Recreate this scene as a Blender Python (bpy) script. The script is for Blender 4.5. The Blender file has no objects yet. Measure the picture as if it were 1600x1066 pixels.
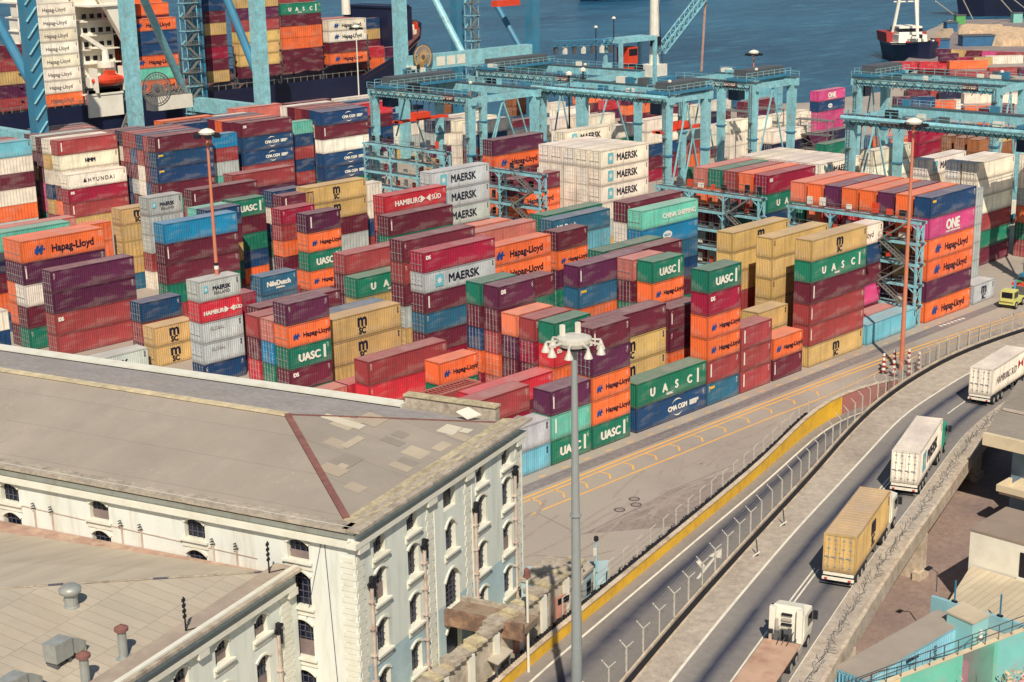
import bpy, bmesh, math, random
from mathutils import Vector, Matrix
random.seed(7)
scene = bpy.context.scene
COL = scene.collection
# ------------------------------------------------------------------ camera
YAW, PITCH, ROLL, FPX = -0.793069, 0.269626, -0.019768, 2395.27
CAM = Vector((-120.472, -100.151, 53.749))
_f = Vector((-math.sin(YAW)*math.cos(PITCH), math.cos(YAW)*math.cos(PITCH), -math.sin(PITCH)))
_r = Vector((math.cos(YAW), math.sin(YAW), 0)); _u = _r.cross(_f)
RT = math.cos(ROLL)*_r + math.sin(ROLL)*_u; UP = -math.sin(ROLL)*_r + math.cos(ROLL)*_u; FW = _f
cam_d = bpy.data.cameras.new('camera'); cam = bpy.data.objects.new('camera', cam_d); COL.objects.link(cam)
M = Matrix.Identity(4)
for i in range(3):
    M[i][0] = RT[i]; M[i][1] = UP[i]; M[i][2] = -FW[i]; M[i][3] = CAM[i]
cam.matrix_world = M
cam_d.sensor_width = 36; cam_d.lens = FPX/1600*36; cam_d.clip_end = 6000; cam_d.clip_start = 1
scene.camera = cam
# ------------------------------------------------------------------ world, sun, exposure
SUN_EL = math.radians(46); SHADOW_AZ = math.radians(47.3)      # shadows fall towards this direction
world = bpy.data.worlds.new('World'); scene.world = world; world.use_nodes = True
nt = world.node_tree; nt.nodes.clear()
sky = nt.nodes.new('ShaderNodeTexSky'); sky.sky_type = 'NISHITA'; sky.sun_disc = False
sky.sun_elevation = SUN_EL
sdir = Vector((-math.cos(SHADOW_AZ)*math.cos(SUN_EL), -math.sin(SHADOW_AZ)*math.cos(SUN_EL), math.sin(SUN_EL)))
sky.sun_rotation = math.atan2(sdir.x, sdir.y); sky.air_density = 1.3; sky.dust_density = 0.6; sky.ozone_density = 3.0
bg = nt.nodes.new('ShaderNodeBackground'); bg.inputs[1].default_value = 0.068
wo = nt.nodes.new('ShaderNodeOutputWorld'); nt.links.new(sky.outputs[0], bg.inputs[0]); nt.links.new(bg.outputs[0], wo.inputs[0])
sd = bpy.data.lights.new('sun', 'SUN'); sd.energy = 5.0; sd.angle = math.radians(0.5); sd.color = (1.0, 0.905, 0.775)
sun = bpy.data.objects.new('sun', sd); COL.objects.link(sun)
sun.rotation_euler = (-sdir).to_track_quat('-Z', 'Y').to_euler(); sun.location = (0, 0, 200)
scene.view_settings.view_transform = 'Standard'; scene.view_settings.look = 'None'
scene.view_settings.exposure = -0.06; scene.view_settings.gamma = 1.0
# ------------------------------------------------------------------ helpers: pixel of the photo -> point in the place
def ray(px, py): return FW + RT*((px-800)/FPX) - UP*((py-533)/FPX)
def atz(px, py, z=0.0):
    d = ray(px, py); return CAM + d*((z-CAM.z)/d.z)
def aty(px, py, y):
    d = ray(px, py); return CAM + d*((y-CAM.y)/d.y)
def atx(px, py, x):
    d = ray(px, py); return CAM + d*((x-CAM.x)/d.x)
def atp(px, py, P, n):
    d = ray(px, py); return CAM + d*((P-CAM).dot(n)/d.dot(n))
def proj(P):
    d = Vector(P)-CAM; z = d.dot(FW); return (800+FPX*d.dot(RT)/z, 533-FPX*d.dot(UP)/z, z)
def lin(c):
    return tuple((v/255/12.92 if v/255 <= .04045 else ((v/255+.055)/1.055)**2.4) for v in c)
def rgb(*c): return lin(c)+(1,)
# ------------------------------------------------------------------ materials
MATS = {}
def nodes(name):
    m = bpy.data.materials.new(name); m.use_nodes = True; n = m.node_tree; b = n.nodes['Principled BSDF']; return m, n, b
def N(n, t, **kw):
    o = n.nodes.new(t)
    for k, v in kw.items(): setattr(o, k, v)
    return o
def L(n, a, b): n.links.new(a, b)
def noise(n, scale, detail=4, rough=.6, coord='Object', stretch=None):
    tc = N(n, 'ShaderNodeTexCoord'); t = N(n, 'ShaderNodeTexNoise'); t.inputs['Scale'].default_value = scale
    t.inputs['Detail'].default_value = detail; t.inputs['Roughness'].default_value = rough
    if stretch:
        mp = N(n, 'ShaderNodeMapping'); mp.inputs['Scale'].default_value = stretch
        L(n, tc.outputs[coord], mp.inputs[0]); L(n, mp.outputs[0], t.inputs['Vector'])
    else: L(n, tc.outputs[coord], t.inputs['Vector'])
    return t.outputs['Fac']
def ramp(n, fac, p0, p1, c0=(0,0,0,1), c1=(1,1,1,1)):
    r = N(n, 'ShaderNodeValToRGB'); r.color_ramp.elements[0].position = p0; r.color_ramp.elements[1].position = p1
    r.color_ramp.elements[0].color = c0; r.color_ramp.elements[1].color = c1; L(n, fac, r.inputs[0]); return r.outputs[0]
def mix(n, fac, a, b, mode='MIX'):
    m = N(n, 'ShaderNodeMix', data_type='RGBA', blend_type=mode)
    for v, i in ((fac, 0), (a, 6), (b, 7)):
        if hasattr(v, 'links'): L(n, v, m.inputs[i])
        else: m.inputs[i].default_value = v
    return m.outputs[2]
def surf(name, base, rough=.7, var=.15, scale=.6, stain=None, stain_scale=.15, stain_amt=.5, bump=0, bscale=8, metallic=0, fine=None, stretch=None, coord='Object', spec=None):
    """plain weathered surface: base colour +- mottling, optional stain colour with its own patches, fine grain"""
    if name in MATS: return MATS[name]
    m, n, b = nodes(name)
    f = noise(n, scale, coord=coord, stretch=stretch)
    d = tuple(c*(1-var) for c in base[:3])+(1,); l = tuple(min(1, c*(1+var)) for c in base[:3])+(1,)
    c = ramp(n, f, .3, .7, d, l)
    if stain:
        s = ramp(n, noise(n, stain_scale, 6, .65, coord=coord, stretch=stretch), .48, .68)
        mm = N(n, 'ShaderNodeMath', operation='MULTIPLY'); L(n, s, mm.inputs[0]); mm.inputs[1].default_value = stain_amt
        c = mix(n, mm.outputs[0], c, stain)
    if fine:
        g = ramp(n, noise(n, fine, 3, .8, coord=coord), .35, .65, (.8,.8,.8,1), (1.15,1.15,1.15,1))
        c = mix(n, 1.0, c, g, 'MULTIPLY')
    L(n, c, b.inputs['Base Color']); b.inputs['Roughness'].default_value = rough; b.inputs['Metallic'].default_value = metallic
    if spec is not None: b.inputs['Specular IOR Level'].default_value = spec
    if bump:
        bp = N(n, 'ShaderNodeBump'); bp.inputs['Strength'].default_value = bump; bp.inputs['Distance'].default_value = .05
        L(n, noise(n, bscale, 3, coord=coord), bp.inputs['Height']); L(n, bp.outputs[0], b.inputs['Normal'])
    MATS[name] = m; return m
def paint(name, src, kdark=1.0):
    """container paint: colour from the object (or the 'paint' attribute), roof paled for dust and the stronger sun on top, rust, scuffs"""
    m, n, b = nodes(name)
    if src == 'obj': col = N(n, 'ShaderNodeObjectInfo').outputs['Color']
    else:
        a = N(n, 'ShaderNodeAttribute'); a.attribute_name = 'paint'; col = a.outputs['Color']
    if kdark != 1.0: col = mix(n, 1.0, col, (kdark, kdark, kdark, 1), 'MULTIPLY')
    f = noise(n, .35, 5, .65, 'Generated' if src == 'obj' else 'Object', (6, 3, 2) if src == 'obj' else (1, 1, 1))
    c = mix(n, 1.0, col, ramp(n, f, .3, .7, (.74,.74,.75,1), (1.16,1.13,1.10,1)), 'MULTIPLY')
    fade = ramp(n, noise(n, .55, 3, .5, 'Object', (.5, 1, 1.6)), .5, .62); mf_ = N(n, 'ShaderNodeMath', operation='MULTIPLY'); L(n, fade, mf_.inputs[0]); mf_.inputs[1].default_value = .16
    c = mix(n, mf_.outputs[0], c, rgb(190, 178, 166))
    sz_ = N(n, 'ShaderNodeSeparateXYZ'); tcz = N(n, 'ShaderNodeTexCoord'); L(n, tcz.outputs['Object'], sz_.inputs[0]); gz = N(n, 'ShaderNodeMath', operation='MULTIPLY_ADD'); L(n, noise(n, 2.6, 5, .8), gz.inputs[0]); gz.inputs[1].default_value = .9; L(n, sz_.outputs['Z'], gz.inputs[2])
    if src == 'obj':
        grime = ramp(n, gz.outputs[0], .45, .95, (.45,.45,.45,1), (0,0,0,1)); c = mix(n, grime, c, rgb(84, 66, 60))
    streak = ramp(n, noise(n, 1.0, 4, .75, 'Object', (3.2, 3.2, .22)), .52, .72)
    mm = N(n, 'ShaderNodeMath', operation='MULTIPLY'); L(n, streak, mm.inputs[0]); mm.inputs[1].default_value = .38
    c = mix(n, mm.outputs[0], c, rgb(92, 60, 52))
    rust = ramp(n, noise(n, 1.7, 7, .8, 'Object'), .61, .69)
    mr = N(n, 'ShaderNodeMath', operation='MULTIPLY'); L(n, rust, mr.inputs[0]); mr.inputs[1].default_value = .55
    c = mix(n, mr.outputs[0], c, rgb(112, 62, 44))
    g = N(n, 'ShaderNodeNewGeometry'); sx = N(n, 'ShaderNodeSeparateXYZ'); L(n, g.outputs['Normal'], sx.inputs[0])
    top = ramp(n, sx.outputs['Z'], .6, .95)
    mt = N(n, 'ShaderNodeMath', operation='MULTIPLY'); L(n, top, mt.inputs[0])
    dn = ramp(n, noise(n, .5, 5, .7, 'Object'), .25, .75, (.22,.22,.22,1), (.5,.5,.5,1)); L(n, dn, mt.inputs[1])
    c = mix(n, mt.outputs[0], c, rgb(188, 168, 160))  # paler roof: dust plus the stronger sun on top, painted in
    L(n, c, b.inputs['Base Color']); L(n, ramp(n, noise(n, 1.2, 4, .7), .3, .7, (.42,.42,.42,1), (.8,.8,.8,1)), b.inputs['Roughness']); b.inputs['Specular IOR Level'].default_value = .3
    bp = N(n, 'ShaderNodeBump'); bp.inputs['Strength'].default_value = .55; bp.inputs['Distance'].default_value = .06; L(n, noise(n, .9, 2, .5), bp.inputs['Height']); L(n, bp.outputs[0], b.inputs['Normal'])
    MATS[name] = m; return m
PAINT = paint('container_paint', 'obj'); PAINT_FRAME = paint('container_frame_paint', 'obj', .78); PAINT_V = paint('pile_paint', 'attr')
def flat(name, c, rough=.6, metallic=0, emit=None):
    return surf(name, c, rough, .06, 2.0, metallic=metallic)
WHITE_INK = flat('white_lettering', rgb(238, 232, 216)); DARK_INK = flat('dark_lettering', rgb(28, 30, 52)); BLUE_INK = flat('blue_lettering', rgb(24, 74, 140))
CYAN_INK = flat('light_blue_patch', rgb(110, 190, 200)); RED_INK = flat('red_lettering', rgb(190, 30, 50)); MAROON_INK = flat('maroon_lettering', rgb(110, 24, 50))
ZINC = surf('galvanised_bars', rgb(168, 166, 160), .45, .1, 1.5, metallic=.3)
CRANE = surf('crane_blue_paint', rgb(142, 200, 208), .45, .10, .25, stain=rgb(128, 126, 114), stain_scale=.5, stain_amt=.5, fine=.9)
CRANE_D = surf('crane_dark_and_shaded_blue', rgb(56, 124, 154), .5, .15, .3, stain=rgb(96, 100, 100), stain_scale=.6, stain_amt=.45)  # dark blue steel; on quay crane legs and braces it paints their shaded tone
STEEL = surf('dull_steel', rgb(104, 106, 108), .5, .15, .8, metallic=.4)
DARK = surf('dark_rubber', rgb(26, 27, 34), .8, .2, 1.0); BLACK = surf('dark_glass', rgb(16, 20, 34), .25, .2, 1.0)
RAILM = surf('rail_grey', rgb(120, 118, 112), .6, .1, 1.0)
ORANGE_M = surf('orange_red_paint', rgb(222, 72, 42), .5, .1, .6); YELLOW_M = surf('yellow_paint', rgb(240, 190, 56), .6, .12, .6, stain=rgb(170, 130, 70), stain_scale=.8, stain_amt=.4)
WHITE_M = surf('white_paint', rgb(232, 226, 208), .5, .06, .5, stain=rgb(190, 170, 140), stain_scale=.7, stain_amt=.25)
# ------------------------------------------------------------------ mesh builders
class MB:
    def __init__(s): s.v = []; s.f = []; s.m = []; s.mats = []; s.c = []; s.col = None
    def mi(s, mat):
        if mat not in s.mats: s.mats.append(mat)
        return s.mats.index(mat)
    def poly(s, pts, mat, flip=False):
        b = len(s.v); s.v += [tuple(p) for p in pts]; idx = list(range(b, b+len(pts)))
        s.f.append(idx[::-1] if flip else idx); s.m.append(s.mi(mat)); s.c.append(s.col)
    def hexa(s, p, mat):      # p: 8 corners, bottom 0-3 ccw, top 4-7
        b = len(s.v); s.v += [tuple(q) for q in p]
        for f in ((3,2,1,0),(4,5,6,7),(0,1,5,4),(1,2,6,5),(2,3,7,6),(3,0,4,7)):
            s.f.append([b+i for i in f]); s.m.append(s.mi(mat)); s.c.append(s.col)
    def box(s, x0, y0, z0, x1, y1, z1, mat):
        s.hexa([(x0,y0,z0),(x1,y0,z0),(x1,y1,z0),(x0,y1,z0),(x0,y0,z1),(x1,y0,z1),(x1,y1,z1),(x0,y1,z1)], mat)
    def bar(s, a, b, w, h, mat, up=(0,0,1)):
        a = Vector(a); b = Vector(b); d = (b-a).normalized(); u = Vector(up)
        if abs(d.dot(u)) > .99: u = Vector((1,0,0))
        r = d.cross(u).normalized(); u = r.cross(d); r *= w/2; u *= h/2
        s.hexa([a-r-u, b-r-u, b+r-u, a+r-u, a-r+u, b-r+u, b+r+u, a+r+u], mat)
    def tube(s, a, b, r0, r1, mat, n=10, cap=True):
        a = Vector(a); b = Vector(b); d = (b-a).normalized(); u = Vector((0,0,1))
        if abs(d.dot(u)) > .99: u = Vector((1,0,0))
        x = d.cross(u).normalized(); y = d.cross(x); base = len(s.v)
        for P, r in ((a, r0), (b, r1)):
            for i in range(n):
                t = 2*math.pi*i/n; s.v.append(tuple(P+x*math.cos(t)*r+y*math.sin(t)*r))
        k = s.mi(mat)
        for i in range(n):
            j = (i+1) % n; s.f.append([base+i, base+n+i, base+n+j, base+j]); s.m.append(k); s.c.append(s.col)
        if cap:
            s.f.append([base+i for i in range(n)]); s.m.append(k); s.c.append(s.col)
            s.f.append([base+n+i for i in range(n)][::-1]); s.m.append(k); s.c.append(s.col)
    def lathe(s, c, prof, mat, n=14):
        base = len(s.v); k = s.mi(mat)
        for r, z in prof:
            for i in range(n):
                t = 2*math.pi*i/n; s.v.append((c[0]+r*math.cos(t), c[1]+r*math.sin(t), c[2]+z))
        for j in range(len(prof)-1):
            for i in range(n):
                q = (i+1) % n; s.f.append([base+j*n+i, base+j*n+q, base+(j+1)*n+q, base+(j+1)*n+i]); s.m.append(k); s.c.append(s.col)
    def mesh(s, name, smooth=False):
        me = bpy.data.meshes.new(name); me.from_pydata(s.v, [], s.f)
        for mt in s.mats: me.materials.append(mt)
        me.polygons.foreach_set('material_index', s.m)
        if any(c is not None for c in s.c):
            at = me.color_attributes.new('paint', 'FLOAT_COLOR', 'CORNER')
            for p, c in zip(me.polygons, s.c):
                for li in p.loop_indices: at.data[li].color = c or (1,1,1,1)
        if smooth: me.polygons.foreach_set('use_smooth', [True]*len(me.polygons))
        me.update(); return me
    def build(s, name, parent=None, loc=None, smooth=False, **kw):
        return link(name, s.mesh(name, smooth), parent, loc, **kw)
def link(name, me, parent=None, loc=None, label=None, cat=None, group=None, kind=None):
    o = bpy.data.objects.new(name, me); COL.objects.link(o)
    if parent is not None: o.parent = parent
    if loc is not None: o.location = loc
    return tag(o, label, cat, group, kind)
def tag(o, label=None, cat=None, group=None, kind=None):
    if label: o['label'] = label
    if cat: o['category'] = cat
    if group: o['group'] = group
    if kind: o['kind'] = kind
    return o
def empty(name, loc=(0,0,0), rz=0, label=None, cat=None, group=None):
    o = bpy.data.objects.new(name, None); COL.objects.link(o); o.location = loc; o.rotation_euler = (0,0,rz); o.empty_display_size = .2
    return tag(o, label, cat, group)
def copy_tree(o, parent=None):
    c = o.copy(); COL.objects.link(c)
    if parent is not None: c.parent = parent
    for ch in list(o.children): copy_tree(ch, c)
    return c
_txt = {}
def text_me(s, size, mat, bold=0.0, spacing=1.0, align='LEFT'):
    k = (s, size, mat.name, bold, spacing, align)
    if k in _txt: return _txt[k]
    cu = bpy.data.curves.new('t', 'FONT'); cu.body = s; cu.size = size; cu.offset = bold; cu.space_character = spacing; cu.align_x = align
    cu.extrude = 0.006; cu.resolution_u = 3; cu.space_line = .72; cu.offset = 0
    o = bpy.data.objects.new('t', cu); COL.objects.link(o)
    me = bpy.data.meshes.new_from_object(o.evaluated_get(bpy.context.evaluated_depsgraph_get()))
    bpy.data.objects.remove(o); V0 = [tuple(v.co) for v in me.vertices]; F0 = [list(p.vertices) for p in me.polygons]; V = []; Fc = []
    offs = [(0,0,0)] if not bold else [(0,0,0),(bold*1.3,0,.0012),(-bold*1.3,0,.0024),(0,bold*.9,.0036),(0,-bold*.9,.0048)]      # strokes thickened by shifted copies
    for a, b_, c_ in offs:
        k0 = len(V); V += [(x+a, y+b_, z+c_) for x, y, z in V0]; Fc += [[k0+i for i in f] for f in F0]
    me = bpy.data.meshes.new('lettering'); me.from_pydata(V, [], Fc); me.materials.append(mat); _txt[k] = me; return me
def put_text(s, size, mat, parent, loc, rot=(math.pi/2,0,0), bold=0.0, spacing=1.0, name='lettering', align='LEFT'):
    o = link(name, text_me(s, size, mat, bold, spacing, align), parent, loc); o.rotation_euler = rot; return o
# ------------------------------------------------------------------ ground, water, roads
CONCRETE = surf('yard_concrete', rgb(172, 160, 146), .85, .07, .05, stain=rgb(140, 128, 120), stain_scale=.035, stain_amt=.6, fine=9)
LOWGROUND = surf('lower_yard_asphalt', rgb(150, 128, 116), .9, .14, .12, stain=rgb(108, 96, 98), stain_scale=.1, stain_amt=.6, fine=1.6)
SHOULDER = surf('shoulder_concrete', rgb(186, 172, 154), .85, .08, .2, stain=rgb(150, 134, 120), stain_scale=.12, stain_amt=.5, fine=1.5)
PARAPET = surf('weathered_parapet', rgb(206, 188, 164), .85, .12, .5, stain=rgb(140, 116, 96), stain_scale=.6, stain_amt=.55, fine=2.5)
LINE_W = surf('road_paint_white', rgb(236, 228, 208), .7, .06, 1.0, stain=rgb(170, 160, 150), stain_scale=.8, stain_amt=.4)
LINE_Y = surf('road_paint_yellow', rgb(236, 178, 88), .75, .08, 1.0, stain=rgb(190, 160, 124), stain_scale=.5, stain_amt=.5)
def asphalt():
    m, n, b = nodes('road_asphalt')
    uv = N(n, 'ShaderNodeUVMap'); sx = N(n, 'ShaderNodeSeparateXYZ'); L(n, uv.outputs[0], sx.inputs[0])
    nz = noise(n, .12, 5, .6)
    a = N(n, 'ShaderNodeMath', operation='MULTIPLY_ADD'); L(n, nz, a.inputs[0]); a.inputs[1].default_value = .07; L(n, sx.outputs['Y'], a.inputs[2])
    r = N(n, 'ShaderNodeValToRGB'); cr = r.color_ramp
    cr.elements[0].position = .05; cr.elements[0].color = rgb(136, 130, 124); cr.elements[1].position = 1.0; cr.elements[1].color = rgb(146, 138, 128)
    for ps, c in ((.19, (126,121,116)), (.285, (50,55,74)), (.38, (126,121,116)), (.56, (134,128,122)), (.68, (124,119,116)), (.785, (50,55,74)), (.88, (134,128,122))):
        e = cr.elements.new(ps); e.color = rgb(*c)
    L(n, a.outputs[0], r.inputs[0])
    c = mix(n, 1.0, r.outputs[0], ramp(n, noise(n, 1.6, 4, .8), .3, .7, (.86,.86,.86,1), (1.12,1.12,1.12,1)), 'MULTIPLY')
    c = mix(n, ramp(n, noise(n, .07, 5, .6), .52, .6, (0,0,0,1), (.35,.35,.35,1)), c, rgb(120, 114, 112))
    L(n, c, b.inputs['Base Color']); b.inputs['Roughness'].default_value = .85; return m
ASPH = asphalt()
def water():
    m, n, b = nodes('sea_water')
    f = noise(n, .006, 5, .6, 'Object', (1, 1.8, 1)); c = ramp(n, f, .3, .7, rgb(10, 60, 92), rgb(36, 100, 130))
    c = mix(n, ramp(n, noise(n, .05, 7, .75, 'Object', (.7, 2.6, 1)), .5, .75), c, rgb(72, 132, 156))
    L(n, c, b.inputs['Base Color']); b.inputs['Roughness'].default_value = .3; b.inputs['Specular IOR Level'].default_value = .45
    bp = N(n, 'ShaderNodeBump'); bp.inputs['Strength'].default_value = .7; bp.inputs['Distance'].default_value = 2.2
    L(n, noise(n, .16, 8, .7, 'Object', (1, 2.2, 1)), bp.inputs['Height']); L(n, bp.outputs[0], b.inputs['Normal']); return m
mb = MB(); mb.poly([(-500,-600,-2.6),(4000,-600,-2.6),(4000,4000,-2.6),(-500,4000,-2.6)], water()); mb.build('water', kind='structure')
LAND = [(-400,-500),(900,-500),(900,-22),(592,290),(520,262),(452,226),(400,196),(372,178),(330,166),(300,150),(262,152),(235,172),(214,197),(-400,197)]
mb = MB(); mb.poly([(x,y,0) for x,y in LAND], CONCRETE)
for i in range(len(LAND)):
    (x0,y0),(x1,y1) = LAND[i], LAND[(i+1)%len(LAND)]
    mb.poly([(x0,y0,0),(x0,y0,-3.2),(x1,y1,-3.2),(x1,y1,0)], PARAPET)
mb.build('ground', kind='structure')
def pl(xs, ys):
    def f(x):
        if x <= xs[0]: return ys[0]
        for i in range(len(xs)-1):
            if x <= xs[i+1]:
                t = (x-xs[i])/(xs[i+1]-xs[i]); return ys[i]+(ys[i+1]-ys[i])*t
        return ys[-1]
    def g(x):      # smoothed
        return sum(f(x+d) for d in (-6,-3,0,3,6))/5
    return g
deckz = pl([-90,-43,-26,-4,28,70,120],[7.4,6.5,5.6,4.3,2.7,1.1,.6])
black_y = pl([-90,-52.6,-24.3,-11.8,6.5,18.8,32.3,44.5,60.4,85,120],[-56.3,-43.3,-33.4,-29.1,-22.5,-18.7,-15.8,-14.3,-14.1,-16.5,-24])
white_y = pl([-90,-50.8,-22.3,15.5,36.8,51,75,120],[-58.8,-45.1,-35.2,-23.0,-19.1,-18.7,-20.4,-29])
XS = [-88+i*3 for i in range(68)]
def ribbon(name, fa, fb, fz, mat, x0=-88, x1=112, uv=False, mbx=None, dz=0):
    xs = [x for x in XS if x0 <= x <= x1]; m = mbx or MB(); b = len(m.f)
    for a, c in zip(xs, xs[1:]):
        m.poly([(a,fb(a),fz(a)+dz),(c,fb(c),fz(c)+dz),(c,fa(c),fz(c)+dz),(a,fa(a),fz(a)+dz)], mat)
    if mbx: return None
    me = m.mesh(name)
    if uv:
        u = me.uv_layers.new(name='UVMap')
        for i, p in enumerate(me.polygons):
            for k, li in enumerate(p.loop_indices): u.data[li].uv = ((xs[i] + (3 if k in (1,2) else 0))*.1, (0 if k < 2 else 1))
    return link(name, me, kind='structure')
ribbon('road', lambda x: white_y(x)-.1, lambda x: white_y(x)-7.3, deckz, ASPH, uv=True)
o = ribbon('shoulder', lambda x: black_y(x)-.25, lambda x: white_y(x)-.1, deckz, SHOULDER)
m = MB()
for xa, w in ((lambda x: white_y(x), .22), (lambda x: white_y(x)-7.35, .24)): ribbon('', lambda x, f=xa: f(x)+w/2, lambda x, f=xa: f(x)-w/2, deckz, LINE_W, mbx=m, dz=.012)
xx = -84
while xx < 108:
    for s in (0, .34) if xx < -12 else (0,):
        a, c = xx, xx+(26 if xx < -12 else 6); f = lambda x: white_y(x)-3.7-s
        n_ = 5
        for i in range(n_):
            p, q = a+(c-a)*i/n_, a+(c-a)*(i+1)/n_
            m.poly([(p,f(p)-.07,deckz(p)+.012),(q,f(q)-.07,deckz(q)+.012),(q,f(q)+.07,deckz(q)+.012),(p,f(p)+.07,deckz(p)+.012)], LINE_W)
    xx += 30 if xx < -12 else 13
m.build('lane_marking', kind='structure')
# viaduct structure: slab, left parapet, right walkway and fascia
def wallstrip(m, f, w, z0, z1, mat, x0=-88, x1=112):
    xs = [x for x in XS if x0 <= x <= x1]
    for a, c in zip(xs, xs[1:]):
        m.hexa([(a,f(a)-w,z0(a)),(c,f(c)-w,z0(c)),(c,f(c),z0(c)),(a,f(a),z0(a)),(a,f(a)-w,z1(a)),(c,f(c)-w,z1(c)),(c,f(c),z1(c)),(a,f(a),z1(a))], mat)
via = empty('viaduct', (0,0,0), label='curving concrete road viaduct carrying the trucks past the container yard', cat='viaduct')
m = MB(); wallstrip(m, lambda x: black_y(x), 11.0, lambda x: max(.02, deckz(x)-.9), lambda x: deckz(x)-.03, PARAPET)
wallstrip(m, lambda x: black_y(x)+.05, .5, lambda x: .02, lambda x: deckz(x)-.2, PARAPET); m.build('deck', via)
m = MB(); wallstrip(m, lambda x: black_y(x)+.28, .16, lambda x: deckz(x)-.2, lambda x: deckz(x)+.60, PARAPET)
wallstrip(m, lambda x: black_y(x)+.1, .16, lambda x: deckz(x)+.02, lambda x: deckz(x)+.42, DARK); m.build('median_parapet', via)  # dark strip stands in for the shadowed gap along the parapet
m = MB(); wallstrip(m, lambda x: white_y(x)-7.45, 2.0, lambda x: deckz(x)-.03, lambda x: deckz(x)+.28, SHOULDER)
m.build('walkway', via)
m = MB(); wallstrip(m, lambda x: white_y(x)-9.3, .28, lambda x: max(.02, deckz(x)-.95), lambda x: deckz(x)+.38, PARAPET); m.build('fascia', via)
for x in (-62, -37, -13, 11):
    m = MB(); y = white_y(x)-8.6; m.box(x-.5, y-.9, .01, x+.5, y+4, deckz(x)-.91, PARAPET); m.box(x-.8, y-1.05, .02, x+.8, y-.4, .8, PARAPET); m.build('pier', via)
# scribble of bent mesh fencing along the walkway
m = MB(); rr = random.Random(3)
for i in range(230):
    x = -60+i*.55; y = white_y(x)-8.5+rr.uniform(-.2,.2); z = deckz(x)+.28
    a = (x, y, z); b_ = (x+rr.uniform(.2,.9), white_y(x+.5)-8.5+rr.uniform(-.35,.35), z+rr.uniform(.15,.85))
    m.bar(a, b_, .03, .03, RAILM)
    m.bar(b_, (b_[0]+rr.uniform(.2,.6), b_[1]+rr.uniform(-.3,.3), z+rr.uniform(0,.6)), .04, .04, RAILM)
m.build('bent_fence', via)
# left road at yard level
wall_y = pl([-90,-48.2,-14.9,-1.5,11.6,17.3,22.5,27,34],[-41.5,-28.6,-20.5,-17.3,-13.7,-12.6,-12.4,-13.6,-16.4])
GR = lambda x: .004
ribbon('lower_road', lambda x: wall_y(x), lambda x: black_y(x)+.05, lambda x: .008, ASPH, x1=32, uv=True)
m = MB(); ribbon('', lambda x: wall_y(x)-1.1, lambda x: wall_y(x)-1.32, lambda x: .016, LINE_W, x1=24, mbx=m)
ax, ay = -22.6, -26.8; d = Vector((.94,.34,0)); q = Vector((-.34,.94,0)); P = Vector((ax, ay, .018))
m.poly([P-d*3-q*.12, P+d*2-q*.12, P+d*2+q*.12, P-d*3+q*.12], LINE_W); m.poly([P+d*1.8-q*.6, P+d*4.0, P+d*1.8+q*.6], LINE_W)
m.poly([P-d*1.2+q*.1, P+d*.3+q*1.2, P+d*.9+q*1.1, P-d*.3+q*.1], LINE_W)
m.build('arrow_marking', kind='structure')
wt = pl([-90,-48,-15,1,11.6,19,26],[1.0,1.0,1.05,1.25,1.85,2.2,2.3])
yw = empty('yellow_wall', label='yellow painted barrier wall curving along the lower road', cat='wall')
m = MB(); wallstrip(m, lambda x: wall_y(x)+.35, .35, lambda x: 0.01, lambda x: wt(x), YELLOW_M, x1=20); m.build('painted_wall', yw)
m = MB(); wallstrip(m, lambda x: wall_y(x)+.35, .35, lambda x: 0.01, lambda x: wt(x), surf('faded_red_wall', rgb(176,112,104), .8, .15, .5), x0=20, x1=29); m.build('faded_red_end', yw)
m = MB(); wallstrip(m, lambda x: wall_y(x)+.42, .5, lambda x: wt(x)+.002, lambda x: wt(x)+.08, PARAPET, x1=29); m.build('coping', yw)
m = MB(); rr = random.Random(5)
for i in range(230):
    x = -70+i*.36; m.box(x, wall_y(x)+.42, wt(x)+.0, x+.24, wall_y(x)+.72, wt(x)+rr.uniform(.12,.3), DARK)
m.build('cable_trough', yw)
# yard markings
def strip(m, pts, w, mat, z):
    P = [atz(*p) for p in pts]
    for a, c in zip(P, P[1:]):
        d = (c-a).normalized(); q = Vector((-d.y, d.x, 0))*w/2; a = Vector((a.x,a.y,z)); c = Vector((c.x,c.y,z))
        m.poly([a-q, c-q, c+q, a+q], mat)
m = MB(); up = [(700,826),(828,775),(1000,706),(1200,628),(1310,586),(1400,553),(1500,520),(1600,489),(1700,461)]
strip(m, up, .3, LINE_Y, .008); strip(m, [(x,y+6-(x-828)*.002) for x,y in up], .24, LINE_Y, .008)
lo = [(700,860),(828,805),(1000,735),(1200,654.5),(1290,620)]; strip(m, lo, .24, LINE_Y, .008)
strip(m, [(1290,620),(1380,578),(1450,550),(1540,520),(1620,497)], .14, LINE_Y, .008)
for i in range(13):
    x = 830+i*36; t = (x-828)/372; yu = 781-147*t; yl = 805-150.5*t
    strip(m, [(x,yu),(x+14,(yu+yl)/2-8),(x+16,yl-12)], .2, LINE_Y, .008)
for i in range(26):   # small ticks against the first row of boxes
    P = Vector((-20+i*3.4, -1.3, .008)); m.poly([P, P+Vector((.9,-.1,0)), P+Vector((.9,.08,0)), P+Vector((0,.2,0))], LINE_Y)
for i in range(7):
    P = Vector((60.5+i*.9, -2.0-i*.05, .008)); m.poly([P, P+Vector((.5,0,0)), P+Vector((.5,-.5,0)), P+Vector((0,-.5,0))], LINE_W)
m.build('yard_marking', kind='structure')
TRACK = surf('tyre_worn_lane', rgb(138, 128, 124), .85, .18, .25, stain=rgb(92, 88, 92), stain_scale=.22, stain_amt=.7, fine=1.5, stretch=(.12, 1.2, 1))
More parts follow.
